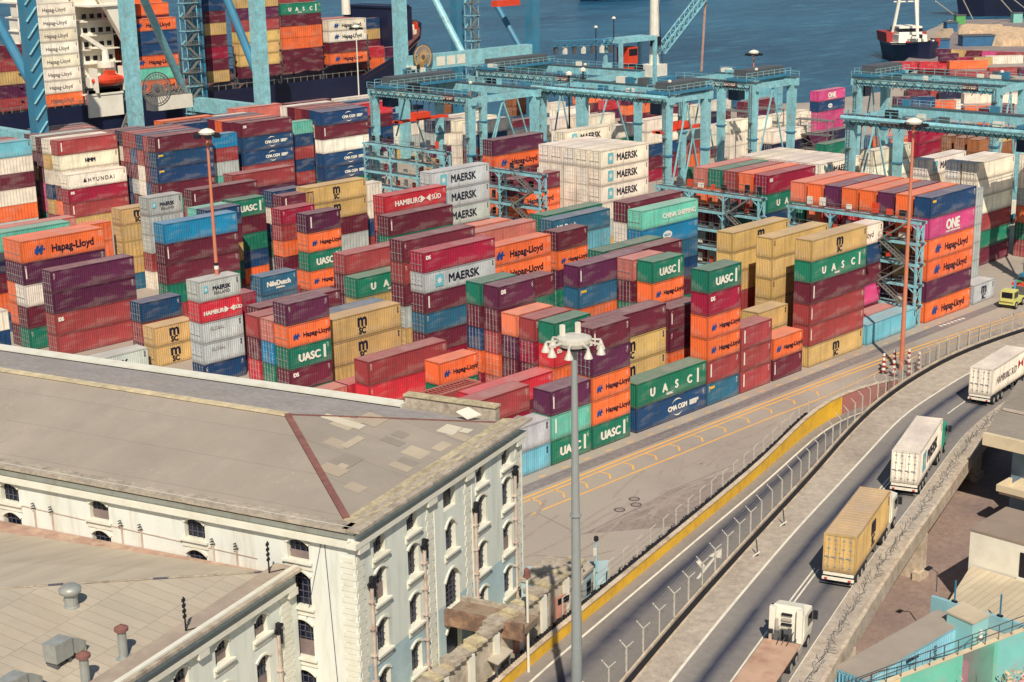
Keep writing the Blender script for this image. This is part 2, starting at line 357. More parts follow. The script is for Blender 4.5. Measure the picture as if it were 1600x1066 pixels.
m = MB(); m.poly([(-40,-3.4,.004),(100,-3.4,.004),(100,-1.7,.004),(-40,-1.7,.004)], TRACK); m.build('service_lane', kind='structure')
m = MB(); m.poly([tuple(Vector(atz(*q))+Vector((0,0,.004))) for q in [(905,835),(918,832),(990,796),(1040,770),(1080,756),(1150,735),(1090,800),(1060,822)][::-1]], surf('concrete_patch', rgb(150,136,126), .9, .1, .2, fine=1.5))
m.build('concrete_patch', kind='structure')
for q, w in (((968,797),'leftmost'),((991,780),'topmost'),((994,789),'middle')):
    c = atz(*q); m = MB(); m.lathe((c.x,c.y,.006), [(.55,0),(.55,.02),(.4,.02),(.4,.012)], STEEL, 16); m.poly([(c.x+.4*math.cos(i*.5236),c.y+.4*math.sin(i*.5236),.016) for i in range(12)], surf('manhole_iron', rgb(150,134,122), .8, .15, 3))
    m.build('manhole_cover', label=f'{w} of three round manhole covers in the concrete beside the lower road', cat='manhole cover', group='manhole covers in the concrete')
SEAM = surf('slab_joint', rgb(118,106,98), .9, .15, 2)
m = MB()
for pts in ([(842,803),(905,835),(920,833)],[(990,797),(1062,822)],[(918,832),(990,797)],[(1040,770),(1150,725)],[(1062,822),(1110,795)],[(835,868),(905,873),(960,860)]): strip(m, pts, .07, SEAM, .010)
rr = random.Random(17)
for i in range(26):      # curved tyre scuffs
    P = Vector((rr.uniform(-34,14), rr.uniform(-17,-8.5), .007)); an = rr.uniform(-.1,.5); cu = rr.uniform(-.05,.05); w = rr.uniform(.10,.22); k = rr.randrange(6,14)
    if P.y < wall_y(P.x)+4: continue
    for j in range(k):
        q = P+Vector((math.cos(an), math.sin(an), 0))*.9; n_ = Vector((-math.sin(an), math.cos(an), 0))*w; m.poly([P-n_, q-n_, q+n_, P+n_], surf('tyre_scuff', rgb(160,147,135), .9, .12, 1.0)); P = q.copy(); an += cu; P.z = .007+i*.0001
m.build('slab_joints_and_scuffs', kind='structure')
# ------------------------------------------------------------------ shipping containers
def calb(c):
    l = lin(c); g = .3*l[0]+.5*l[1]+.2*l[2]; l = [max(0, g+(v-g)*.98) for v in l]; return (l[0]*1.12, l[1]*1.12, l[2]*1.18, 1)
COLS = {'M':((104,38,54),'maroon'),'P':((90,38,68),'dark purple'),'B':((158,66,66),'brick red'),'R':((198,48,60),'bright red'),'C':((156,30,60),'crimson'),
 'O':((238,112,58),'orange'),'Y':((202,168,104),'mustard yellow'),'G':((26,118,92),'green'),'W':((238,228,204),'cream white'),'S':((182,190,182),'pale grey'),
 'T':((46,104,130),'teal blue'),'K':((28,68,106),'navy blue'),'L':((112,184,196),'light blue'),'A':((104,190,166),'mint green'),'U':((26,130,172),'bright blue'),
 'D':((40,44,70),'dark slate'),'Q':((200,72,124),'pink'),'J':((232,128,92),'salmon'),'E':((196,112,96),'faded terracotta'),'F':((150,96,60),'brown')}
LOGO = {'h':'with dark script lettering','u':'with bold white lettering','n':'with widely spaced white lettering','m':'with dark two line lettering','k':'with big dark lettering and star',
 'c':'with white lettering and arcs','s':'with white lettering and cross','y':'with dark spaced lettering','x':'with white two word lettering','o':'with large white lettering',
 'i':'with small white end mark','t':'with oval white emblem','e':'with white cursive lettering','d':'with small white corner mark','q':'with faint pale lettering','z':'with small yellow tag','v':'with one vertical white strip','f':'with small black lettering','r':'with faint dark lettering','b':'with blue lettering'}
LEN = {40: 12.19, 20: 6.06}; W = 2.44; H0 = 2.6
def corr_side(m, x0, x1, y, z0, z1, out, mat, pitch=.28, depth=.04):
    n_ = max(4, int((x1-x0)/pitch)); d = (x1-x0)/n_; pts = []
    for i in range(n_):
        a = x0+i*d; pts += [(a, 0), (a+d*.36, 0), (a+d*.5, depth), (a+d*.86, depth)]
    pts.append((x1, 0))
    for (a, p), (c, q) in zip(pts, pts[1:]):
        m.poly([(a, y+out*p, z0), (c, y+out*q, z0), (c, y+out*q, z1), (a, y+out*p, z1)], mat, flip=(out < 0 and False) or (out > 0))
def body_mesh(L_, detail=True):
    m = MB(); e = .05
    if detail:
        corr_side(m, .1, L_-.1, .035, .15, H0-.12, 1, PAINT); corr_side(m, .1, L_-.1, W-.035, .15, H0-.12, -1, PAINT)
        # blank corrugated ends
        for x, s in ((L_-.04, -1),):
            n_ = 8; d = (W-.2)/n_; pts = []
            for i in range(n_): a = .1+i*d; pts += [(a,0),(a+d*.36,0),(a+d*.5,.04),(a+d*.86,.04)]
            pts.append((W-.1, 0))
            for (a,p),(c,q) in zip(pts, pts[1:]): m.poly([(x+s*p,a,.15),(x+s*q,c,.15),(x+s*q,c,H0-.12),(x+s*p,a,H0-.12)], PAINT)
        n_ = int(L_/.6); d = (L_-.12)/n_
        for i in range(n_):      # roof with shallow cross ribs
            a = .06+i*d
            m.poly([(a,.05,H0-.03),(a+d*.8,.05,H0-.03),(a+d*.8,W-.05,H0-.03),(a,W-.05,H0-.03)], PAINT)
            m.poly([(a+d*.8,.05,H0-.03),(a+d,.05,H0-.012),(a+d,W-.05,H0-.012),(a+d*.8,W-.05,H0-.03)], PAINT)
        m.poly([(0,0,.02),(0,W,.02),(L_,W,.02),(L_,0,.02)], PAINT)
    else:
        m.box(.03,.03,.03,L_-.03,W-.03,H0-.03,PAINT)
    return m
def frame_mesh(L_):
    m = MB(); t = .13
    for x in (0, L_-t):
        for y in (0, W-t): m.box(x, y, 0, x+t, y+t, H0, PAINT_FRAME)
    for y in (0, W-.09):
        m.box(t, y+.005, .01, L_-t, y+.085, .16, PAINT_FRAME); m.box(t, y+.005, H0-.13, L_-t, y+.085, H0-.005, PAINT_FRAME)
    for x in (.005, L_-.105): m.box(x, t, .012, x+.1, W-t, .14, PAINT_FRAME); m.box(x, t, H0-.12, x+.1, W-t, H0-.008, PAINT_FRAME)
    return m
def door_mesh():
    m = MB(); w = W/2-.14
    n_ = 4
    for i in range(n_):
        z0 = .14+i*(H0-.26)/n_; z1 = .14+(i+1)*(H0-.26)/n_
        m.box(.03, 0, z0+.03, .075, w, z1-.03, PAINT); m.box(.045, .02, z0-.03, .09, w-.02, z0+.03, PAINT)
    return m.mesh('door')
def bars_mesh():
    m = MB(); w = W/2-.14
    for y in (w*.27, w*.74):
        m.tube((-.005, y, .08), (-.005, y, H0-.08), .024, .024, ZINC, 5, False)
        for z in (.35, .95, 1.6, 2.2): m.box(-.03, y-.09, z, .03, y+.09, z+.07, ZINC)
        m.box(-.05, y-.02, 1.02, -.02, y+.3, 1.09, ZINC)
    return m.mesh('locking_bar')
def blank_mesh():
    m = MB(); n_ = 9; d = (W-.26)/n_; pts = []
    for i in range(n_): a = .13+i*d; pts += [(a,.03),(a+d*.36,.03),(a+d*.5,.075),(a+d*.86,.075)]
    pts.append((W-.13, .03))
    for (a,p),(c,q) in zip(pts, pts[1:]): m.poly([(p,c,.13),(p+0*q,a,.13),(p,a,H0-.11),(p,c,H0-.11)] if p == q else [(q,c,.13),(p,a,.13),(p,a,H0-.11),(q,c,H0-.11)], PAINT)
    return m.mesh('end_wall')
BODY = {k: body_mesh(v).mesh('body') for k, v in LEN.items()}; FRAME = {k: frame_mesh(v).mesh('frame') for k, v in LEN.items()}
DOOR, BARS, BLANK = door_mesh(), bars_mesh(), blank_mesh()
def star_mesh(s):
    m = MB(); m.box(0, 0, 0, s*.85, .012, s, CYAN_INK)
    c = (s*.425, s*.5); pts = []
    for i in range(14):
        r = s*.36 if i % 2 == 0 else s*.14; t = math.pi*i/7+.2; pts.append((c[0]+r*math.cos(t), -.004, c[1]+r*math.sin(t)))
    m.poly(pts, WHITE_INK); return m.mesh('emblem')
def hl_mesh(mat):
    m = MB()
    for dx in (0, .62):
        m.poly([(dx+.18,0,0),(dx+.5,0,0),(dx+.62,0,.5),(dx+.95,0,.5),(dx+1.0,0,.68),(dx+.66,0,.68),(dx+.74,0,1.1),(dx+.45,0,1.1),(dx+.05,0,.62),(dx+.02,0,.25)], mat)
    return m.mesh('emblem')
def arcs_mesh(s=1.0):
    m = MB()
    for t0, t1, rx, rz, cz in ((.9, 2.6, 1.2, .75, .1), (4.0, 5.6, 1.1, .7, -.05)):
        n_ = 8
        for i in range(n_):
            a, c = t0+(t1-t0)*i/n_, t0+(t1-t0)*(i+1)/n_; w0, w1 = .16*math.sin(math.pi*(i+.15)/n_*.95), .16*math.sin(math.pi*(i+1.15)/n_*.95)
            m.poly([(rx*math.cos(a)*s,0,(rz*math.sin(a)+cz)*s),(rx*math.cos(a)*s,0,((rz+w0)*math.sin(a)+cz)*s),(rx*math.cos(c)*s,0,((rz+w1)*math.sin(c)+cz)*s),(rx*math.cos(c)*s,0,(rz*math.sin(c)+cz)*s)], WHITE_INK)
    return m.mesh('emblem')
STAR = star_mesh(1.55); HLB = hl_mesh(BLUE_INK); ARCS = arcs_mesh()
def band_mesh(x, z, w, h, mat): m = MB(); m.box(x, 0, z, x+w, .012, z+h, mat); return m.mesh('marking')
VBAR = band_mesh(0, 0, .34, 1.55, WHITE_INK); VSTRIP = band_mesh(0, 0, .22, 1.5, WHITE_INK); TAGY = band_mesh(0, 0, .9, .3, YELLOW_M)
CODE = []
for s in range(4):
    m = MB(); rr = random.Random(s)
    for i in range(6):
        for j in range(3):
            if rr.random() < .7: m.box(j*.13, 0, -i*.19, j*.13+.09, .01, -i*.19+.10, WHITE_INK)
    CODE.append(m.mesh('code_plate'))
CODED = []
for s in range(2):
    m = MB(); rr = random.Random(s+9)
    for i in range(7):
        m.box(rr.random()*.1, 0, -i*.17, .3+rr.random()*.2, .01, -i*.17+.08, DARK_INK)
    CODED.append(m.mesh('code_plate'))
OVAL = MB()
OVAL.poly([(1.0*math.cos(i*.3142), 0, .55*math.sin(i*.3142)) for i in range(20)], WHITE_INK); OVAL = OVAL.mesh('emblem')
DIAM = MB(); DIAM.poly([(0,0,0),(.9,0,.55),(0,0,1.1)], WHITE_INK); DIAM.poly([(1.9,0,0),(1.0,0,.55),(1.9,0,1.1)], WHITE_INK); DIAM = DIAM.mesh('emblem')
DIAMR = MB(); DIAMR.poly([(0,0,0),(.9,0,.55),(0,0,1.1)], RED_INK); DIAMR.poly([(1.9,0,0),(1.0,0,.55),(1.9,0,1.1)], RED_INK); DIAMR = DIAMR.mesh('emblem')
TRI = MB(); TRI.poly([(0,0,0),(.8,0,0),(.4,0,.75)], DARK_INK); TRI = TRI.mesh('emblem')
def E_(me, root, x, z, s=1.0):
    o = link(me.name.split('.')[0], me, root, (x, -.012, z))
    if s != 1: o.scale = (s, 1, s)
    return o
def T_(s, size, mat, root, x, z, bold=.02, sp=1.0, align='LEFT'):
    return put_text(s, size, mat, root, (x, -.014, z), bold=bold, spacing=sp, align=align)
def decorate(root, col, lg, sz, rr):
    big = sz == 40; X = LEN[sz]
    if lg == 'h':
        if big: E_(HLB, root, 1.9, .75, .95); T_('Hapag-Lloyd', 1.25, DARK_INK, root, 4.3, .82, .03)
        else: E_(HLB, root, .7, .85, .62); T_('Hapag-Lloyd', .78, DARK_INK, root, 2.1, .95, .02)
    elif lg == 'r': T_('Hapag-Lloyd', 1.1 if big else .7, surf('faded_ink', rgb(120,112,110)), root, X*.36, .9, .01)
    elif lg == 'u': T_('UASC', 1.25, WHITE_INK, root, 1.3, .75, .06); E_(VBAR, root, X-1.15, .55)
    elif lg == 'n':
        for i, ch in enumerate('UASC'): T_(ch, 1.2, WHITE_INK, root, 2.3+i*2.15, .8, .07)
        E_(VBAR, root, X-1.7, .55); T_('UASAC', .35, WHITE_INK, root, 5.1, .35, .02)
    elif lg == 'm': T_('m', 2.0, DARK_INK, root, X*.5-.8, 1.18, .05); T_('SC', .95, DARK_INK, root, X*.5-.62, .38, .035)
    elif lg == 'k':
        if big: E_(STAR, root, 1.9, .55); T_('MAERSK', 1.45, DARK_INK, root, 4.0, .85, .035)
        else: E_(STAR, root, .7, 1.1, .5); T_('MAERSK', .7, DARK_INK, root, 2.0, 1.25, .02); T_('SEALAND', .55, surf('faded_ink', rgb(120,112,110)), root, 2.1, .7, .01)
    elif lg == 'c':
        x = X*.58 if big else X*.45; s = 1 if big else .8
        E_(ARCS, root, x, 1.22, s); T_('CMA CGM', .72*s, WHITE_INK, root, x, 1.0, .045, 1.0, 'CENTER')
        if big: T_('SHIPPING\nGROUP', .38, WHITE_INK, root, X-3.0, 1.25, .03)
    elif lg == 's':
        T_('HAMBURG', .72 if not big else 1.1, WHITE_INK, root, .5 if not big else 2.0, .9, .03); E_(DIAM, root, X*.58, .75, .75 if not big else 1.0); T_('SÜD', .6 if not big else 1.0, WHITE_INK, root, X*.58+(1.4 if not big else 2.1), .95, .03)
    elif lg == 'y': E_(TRI, root, 3.1, .95); T_('HYUNDAI', 1.0, DARK_INK, root, 4.1, .9, .01, 1.35)
    elif lg == 'w': T_('HMM', .95, DARK_INK, root, 5.2, 1.0, .05)
    elif lg == 'x': T_('CHINA SHIPPING' if big else 'CHINA\nSHIPPING', .95 if big else .8, WHITE_INK, root, X*.36 if big else 1.2, .95, .04)
    elif lg == 'o': T_('ONE', 1.7, WHITE_INK, root, X*.36, .75, .09); T_('OCEAN NETWORK EXPRESS', .3, WHITE_INK, root, X*.36, .35, .01)
    elif lg == 't': E_(OVAL, root, X*.45, 1.25, 1.0 if big else .8); T_('SEACO', .42, calb_mat('U'), root, X*.45, 1.1, .02, 1.0, 'CENTER')
    elif lg == 'e': T_('NileDutch', .95, WHITE_INK, root, .9, 1.1, .05); T_('SHIPPING', .35, WHITE_INK, root, 2.4, .65, .02)
    elif lg == 'd': T_('DS', .62, WHITE_INK, root, .45, 1.7, .05)
    elif lg == 'q': T_('GLOBAL', .55, surf('faint_ink', rgb(158,152,146)), root, X*.2, 1.55, .0)
    elif lg == 'z': E_(TAGY, root, .5, 1.9)
    elif lg == 'v': E_(VSTRIP, root, .6, .7)
    elif lg == 'f': T_('WAN HAI', .5, DARK_INK, root, X*.4, 1.0, .02)
    elif lg == 'b': T_('K LINE', .7, BLUE_INK, root, .5, .9, .03)
    elif lg == 'i': E_(VSTRIP, root, .35, .75, .8)
    E_(rr.choice(CODED if col in 'WSYLJ' else CODE), root, X-.6, 2.25, .62)
    if rr.random() < .5 and lg in ' iz': E_(rr.choice(CODED if col in 'WSYLJ' else CODE), root, .3, 2.2, .6)
_cm = {}
def calb_mat(c):
    if c not in _cm: _cm[c] = flat('ink_'+c, calb(COLS[c][0]))
    return _cm[c]
ITEMS = []   # everything: dict(x,y,z,h,sz,col,logo,end,label,vis)
TIERW = ['topmost', 'second from top', 'third from top', 'fourth from top', 'fifth from top', 'sixth from top', 'seventh from top']
def stack(x, y, n, th, sz, tiers, desc, end='d', z0=0.0, vis=None, detail=2, group=None, fill=True):
    """tiers: list like ['O h','P',...] from the top down; 'O h' = colour, logo"""
    rr = random.Random(hash((round(x), round(y), n)) & 0xffff)
    for i in range(n):
        z = z0+(n-1-i)*th
        known = i < len(tiers); t = tiers[i] if known else rr.choice('MBPMBOGKYSC'); a = t.split()
        if not known and not fill: continue
        col = a[0][0]; s2 = int(a[0][1:]) if len(a[0]) > 1 else sz; lg = a[1] if len(a) > 1 else ' '
        lab = f"{COLS[col][1]} container {LOGO.get(lg,'')}, {TIERW[min(i,6)]} {desc}".replace(' ,', ',')
        if len(lab.split()) > 16: lab = f"{COLS[col][1]} container, {TIERW[min(i,6)]} {desc}"
        ITEMS.append(dict(x=x, y=y, z=z, h=th, sz=s2, col=col, logo=lg, end=end, label=lab, vis=(known if vis is None else vis), d=detail))
def solve(anchor, px, py, k, L_):
    P = aty(px, py, 2.8*k); return P.x-(0 if anchor == 'L' else L_), P.z
def S(name, anchor, px, py, k, n, sz, tiers, desc, end='d', **kw):
    x, z = solve(anchor, px, py, k, LEN[sz]); stack(x, 2.8*k, n, z/n, sz, tiers.split(','), desc, end, **kw); return x, z
# front row along the service lane (measured on the ground)
F = lambda x, n, th, sz, tiers, desc, end='b', k=0, **kw: stack(x, 2.8*k, n, th, sz, tiers.split(','), desc, end, **kw)
F(-25.9, 2, 2.6, 20, 'S,L', 'in the front stack touching the warehouse corner')
F(-19.6, 2, 2.6, 20, 'S,L', 'in the front stack beside the warehouse corner')
F(-13.4, 3, 2.62, 20, 'P i,A v,G u', 'in the front stack just behind the grey lamp mast')
F(-7.1, 5, 2.62, 20, 'M i,P,O h,O h,G u', 'of the five high stack right of the lamp mast', end='d')
F(0, 2, 2.76, 40, 'G n,K c', 'in the low long front stack by the manholes')
F(12.4, 6, 2.62, 20, 'G u,C d,O h,O h,B v,T z', 'of the narrow six high front stack')
F(18.7, 3, 2.62, 20, 'B v,B v,B v', 'of the three high brick red front stack')
F(25.2, 2, 2.6, 20, 'O h,M i', 'of the two high front stack with orange roof')
F(32.67, 6, 2.645, 40, 'Y m,G n,M v,B i,B i,Y m', 'of the tall front stack near the striped poles')
F(45.9, 1, 2.72, 40, 'L', 'box with dented side behind the orange pole')
F(60.36, 6, 2.85, 40, 'K z,Q o,O h,O h,P,O h', 'of the tall block right of the blue gangway')
F(73.6, 1, 2.8, 20, 'S m', 'low box at the foot of the shaded grey stack', end='d')
F(74.0, 6, 2.6, 20, 'S,S,S,S,S,W', 'of the grey stack shaded by the right gantry', k=1, end='d')
# the rows behind the tall right block: roofs and ends
for k, t in enumerate(['O,O,Y','P z,M,G','O,B,Y','O,R,O','P i,C,B','O,O,M','J,G,O'], 1):
    F(60.4, 6, 2.85, 40, t, f'in row {k+1} behind the tall right block', k=k)
F(45.9, 1, 2.6, 40, 'E', 'terracotta roofed box just behind the dented light blue one', k=1)
# measured stacks
def mirror(c): return c
A_ = 3.9475
S('h', 'L', 661, 396, 12, 6, 40, 'C d,S k,M v,T,M,C', 'of the stack with the long crimson box on top')
S('m', 'L', 904, 417, 7, 5, 40, 'P i,T z,O,G,M', 'of the stack with the long plum box above teal', end='b')
S('u', 'L', 1020, 410, 5, 5, 20, 'G u,O h,B,M i,P', 'of the stack between plum box and front green stack', end='b')
S('k4', 'L', 866, 505.8, 4, 4, 20, 'G,R d,O h,M', 'of the green topped stack behind the lamp head', end='b')
F(-.9, 4, 2.62, 20, 'B,C,M d,B', 'one row behind the green topped stack', k=5, end='b')
F(-.9, 4, 2.63, 20, 'J,P,M,O', 'two rows behind the green topped stack', k=6, end='b')
S('k7', 'L', 778.5, 449, 7, 5, 20, 'P d,M,B,O,E', 'of the plum topped stack left of the lamp head', end='b')
F(-1.0, 5, 2.67, 20, 'G v,M,K u,O,C', 'of the dark green stack behind the plum one', k=8, end='b')
F(5.4, 5, 2.48, 20, 'M,G,E', 'in the row behind the plum topped stack', k=8, end='b')
S('mF', 'R', 1041, 473, 2, 4, 40, 'M,Y m,Y m,P', 'of the long stack behind the low green box', end='b')
F(12.6, 4, 2.6, 20, 'M i,M,O,T', 'hidden partly by the narrow six high stack', k=2, end='b')
S('hap2', 'R', 860.8, 366, 13, 5, 40, 'O h,O h,M,G,B', 'of the orange pair beside the crimson topped stack', end='b')
S('mar20', 'L', 871, 363.4, 13, 5, 20, 'M,O h,P,G,O', 'of the short stack right of the orange pair')
S('b1', 'R', 837.4, 343.7, 15, 5, 40, 'E,B,M', 'brick roofed row behind the orange pair', end='b')
S('o1', 'R', 798.4, 342, 17, 5, 40, 'J,O,M', 'far end behind the brick roofed row', end='b')
S('mrow', 'R', 742, 353, 13, 6, 40, 'M,B,M', 'right behind the long crimson topped stack')
S('m5', 'L', 539, 399, 17, 5, 40, 'B,M,M,O', 'of the long brick stack left of the crimson top')
S('g2', 'L', 557, 436, 16, 4, 40, 'G n,Y m,Y m,B', 'of the stack with wide green box over yellow')
S('f', 'R', 625.5, 473.5, 13, 3, 40, 'Y m,Y m,Y m', 'of the three yellow boxes above the warehouse roof')
F(-13.0, 3, 2.9, 40, 'T,B,M', 'row behind the three stacked yellow boxes', k=14)
S('g', 'L', 575, 566, 10, 2, 40, 'B,R', 'of the long pair beside the open top box', end='b')
S('e', 'L', 446.9, 476, 12, 5, 20, 'P,O h,G u,M d,G', 'of the plum topped short stack above the roof')
F(-20.2, 4, 2.6, 20, 'E,U,G,M', 'next to the plum topped short stack, first row behind', k=13)
F(-20.2, 4, 2.6, 20, 'B,M,R,M', 'two rows behind the plum topped short stack', k=14)
S('longM', 'L', 403.4, 481.8, 15, 4, 40, 'M,B', 'long roof behind the plum topped short stack')
S('sea', 'L', 309, 441.3, 18, 5, 20, 'S k,R s,S q,S q,K', 'of the tower with pale grey box on red')
S('crimS', 'R', 399, 454.4, 20, 3, 20, 'C,M', 'tucked behind the pale grey and red tower')
S('nile', 'L', 407.6, 433.8, 23, 3, 20, 'T e,T,M', 'of the teal stack right of the grey tower')
S('c', 'L', 239.4, 513, 22, 2, 20, 'Y m,Y m', 'of the yellow pair standing on open concrete')
S('blue20', 'L', 219, 474.7, 23, 3, 20, 'K,B,M', 'behind the yellow pair on open concrete')
S('maersk40', 'R', 230.5, 543, 22, 1, 40, 'S k', 'lying alone at the warehouse roof edge')
S('b', 'L', 78.8, 424.6, 27, 4, 40, 'P,P,B d,B', 'of the long plum and brick stack, far left')
S('a', 'L', 30.9, 378.1, 29, 5, 40, 'O h,P i,W20,M20,G20', 'of the stack with the big orange box, far left')
S('a2', 'L', 18, 375, 30, 5, 40, 'O,P,O,O,M', 'row behind the big orange box, far left')
S('lft', 'R', 12, 484, 27, 3, 40, 'W,K,A', 'of the cream and navy stack at the left edge', end='d')
S('oo', 'R', 173.4, 345.4, 36, 4, 20, 'O h,O h,P', 'of the short orange pair behind the big orange box')
S('mt', 'R', 109, 346, 33, 5, 40, 'A,D,M', 'mint roofed, just behind the big orange box')
S('br', 'R', 117.8, 338.5, 35, 5, 40, 'E,O,M', 'behind the mint roofed row, far left')
S('msc4', 'L', 187.4, 327.6, 36, 5, 20, 'Y m,Y m,Y m,Y m,T', 'of the short yellow tower, far left')
S('msrk', 'L', 230.5, 310, 35, 5, 20, 'S k,S,S,B,W', 'of the pale grey tower beside the yellow one')
S('blue40', 'L', 255, 351, 28, 5, 40, 'U,M i,M,G u,B', 'of the bright blue topped stack behind the left pole')
S('kb', 'R', 376, 320, 30, 5, 20, 'K,M,Y', 'end box right behind the bright blue topped stack')
S('mintL', 'L', 307, 327, 31, 5, 20, 'A,M', 'mint roofed, behind the bright blue topped stack')
S('uascT', 'R', 414, 306, 32, 5, 20, 'G u,M,G u,K,O', 'of the two green and maroon stack by left pole')
S('mar12', 'L', 300, 298, 34, 6, 40, 'M i,B,M', 'long maroon roof crossing behind the left pole')
S('bt', 'R', 459.8, 258.6, 35, 6, 40, 'B,P,M', 'brick side below the navy boxes, mid left')
S('kgrey', 'L', 425, 300, 33, 5, 20, 'K,W,K', 'narrow end beside the maroon and crimson stacks')
S('mart', 'L', 440.6, 307.4, 31, 5, 20, 'M v,B,M', 'behind the short crimson topped stack')
S('crim', 'L', 439.3, 328.3, 27, 6, 20, 'C,B v,O h,M,O', 'of the short crimson topped stack, mid left')
S('mar4', 'L', 479.2, 335.9, 25, 5, 20, 'P v,O h,G u,O h,M', 'of the plum, orange and green stack, mid left')
S('mscbk', 'R', 571.8, 278.5, 31, 5, 40, 'Y m,Y m,M,S,B', 'of the long yellow pair under the left gangway')
S('wstub', 'R', 596.3, 283.6, 33, 4, 40, 'W,W,K', 'cream end right of the long yellow pair', end='d')
S('san', 'L', 600, 307.7, 23, 6, 40, 'R s,B,M', 'of the bright red row left of the grey trio')
S('m2', 'L', 607.7, 339.3, 21, 5, 40, 'M i,G,M', 'just below the bright red row, left of centre')
S('mae', 'L', 673.3, 270.6, 24, 6, 40, 'S k,S k,S k,B,M', 'of the pale grey trio in the middle')
S('pe', 'L', 770, 220, 28, 7, 40, 'P,O h,M,O h,O h', 'of the plum and orange stack behind the gangway')
S('rackO', 'R', 874.8, 267.3, 25, 5, 40, 'M,O h,O h', 'of the orange stack seen through the gangway')
S('ltb', 'R', 953.3, 325.4, 15, 5, 40, 'T e,L,L', 'of the light blue stack right of the gangway')
S('ltbg', 'R', 941, 318, 16, 5, 40, 'G,D', 'green roofed row behind the light blue stack')
S('china', 'L', 1002.7, 330.5, 10, 6, 40, 'A x,U t,T,K,M', 'of the mint topped stack in the centre')
S('mbk', 'L', 979.9, 317.8, 11, 6, 40, 'M,W,W', 'directly behind the mint topped centre stack')
S('g8', 'R', 1035.8, 370.3, 9, 5, 40, 'G,B', 'green roof between plum and mint topped stacks')
S('m8', 'R', 1065.8, 374, 8, 5, 40, 'M i,B', 'brick roof in front of the green roof, centre')
S('m8b', 'R', 1037.6, 394, 6, 5, 20, 'E,M', 'short roof peeking over the plum box')
F(32.6, 6, 2.57, 40, 'Y,Y,Y,Y,Y', 'of the plain yellow stack left of the front tower', k=2, end='b')
F(32.0, 6, 2.58, 40, 'Y m,Y,Y,B,Y', 'of the yellow stack farthest from the lane', k=4, end='b')
F(26.0, 3, 2.6, 20, 'Y,Y,Y', 'of the short yellow stack behind the orange roof', k=1, end='b')
S('hw', 'R', 1380.4, 344.7, 2, 5, 40, 'W r,K,M,Q,M', 'of the cream topped stack behind the front tower')
# blocks under the gantries
x, z = S('reef', 'L', 938, 236.7, 22, 6, 40, 'W k,W k,W k,W', 'of the white reefer wall, nearest row', end='d')
for i in range(1, 5): stack(x, 2.8*(22+i), 6, z/6, 40, ['W','W','W','W'], f'of the white reefer wall, row {i+1}')
S('reef2', 'L', 882, 207, 27, 7, 40, 'W k,W', 'raised white box on the reefer wall')
x, z = S('dsr', 'L', 1200.4, 275, 10, 6, 40, 'C d,G n,K', 'of the crimson topped row behind the right gangway')
for i, t in enumerate(['O,B,G','B,M,C','G,O,M','E,O,B'], 1): stack(x, 2.8*(10+i), 6, z/6, 40, t.split(','), f'in row {i+1} behind the crimson topped row')
x, z = S('wm', 'L', 1282.3, 257, 14, 5, 40, 'W k,W,M', 'of the white reefers left of the right gantry leg')
for i in range(1, 6): stack(x, 2.8*(14+i), 5, z/5, 40, ['W','W'], f'of the white reefers, row {i+1} from the right gantry leg')
S('wwr', 'R', 1424, 222.8, 12, 6, 40, 'W,W,W', 'of the white stack between right gantry legs')
S('wm2', 'R', 1510, 235.5, 7, 6, 40, 'W k,W,W', 'of the white stack behind the orange roofs')
x, z = S('whg', 'L', 1526.8, 256, 4, 6, 40, 'W,W,W', 'of the reefers at the right picture edge')
stack(x, 2.8*5, 6, z/6, 40, ['W','W'], 'second row of reefers at the right edge')
stack(x+13, 2.8*3, 6, z/6, 40, ['W','W','S'], 'last reefers at the right picture edge')
# left far block, near the quay
S('lc', 'R', 48, 217.7, 55, 6, 40, 'L,W,M,W r,O r', 'of the far left stack with light blue top')
S('hmm', 'L', 89.3, 220.7, 54, 6, 40, 'B v,W w,W,M', 'of the brick topped stack, upper left')
S('hyu', 'L', 104.5, 274.1, 53, 4, 40, 'W y,C d,B v,Y', 'of the cream box row, upper left')
for i, t in enumerate(['W,Y,W,K,Y','M,P,M,Q,Q','S,M,Y,K,M','M,B,M,O'], 1): F(18.5+.4*i, 6, 2.76, 40, t, f'row {i} behind the brick topped stack, upper left', k=54+i, end='d')
for i, t in enumerate(['M,O','D,M','E,W','M,K','D,M'], 5): F(18.5+.9*i, 6, 2.66, 40, t, f'row {i} behind the brick topped stack, upper left', k=54+i-1, end='d')
for i, t in enumerate(['M,O,K','E,W,M','M,K'], 1): F(4.5, 6, 2.76, 40, t, f'row {i} behind the light blue topped stack', k=55+i, end='d')
S('brn', 'L', 242, 214.6, 49, 6, 40, 'M v,K z,K z,M', 'of the plum over navy stack, upper left')
for i, t in enumerate(['B,M,M,K','K,B,W,W','B,K,M,S','B,B,M,K','D,W,B'], 1): F(31.0+.3*i, 6, 2.8, 40, t, f'row {i} behind the plum over navy stack', k=49+i, end='d')
S('seaco', 'L', 328.2, 212, 50, 6, 20, 'U t,B,S f,A', 'of the short light blue stack, upper left')
S('cma1', 'L', 376.5, 193.3, 51, 6, 40, 'M d,K c,K c,B', 'of the maroon over navy pair, upper left')
S('mint20', 'R', 488.3, 187.3, 52, 6, 20, 'A x,K c,B,K c,B', 'of the short mint topped stack, upper left')
S('cma2', 'L', 501.8, 176, 51, 6, 40, 'K c,M v,W,K c,K c', 'of the navy topped stack, upper middle')
for i, t in enumerate(['M,W','O,K','M,B','K,M'], 1): F(52.4+.3*i, 6, 2.78, 40, t, f'row {i} behind the maroon over navy pair', k=51+i, end='d')
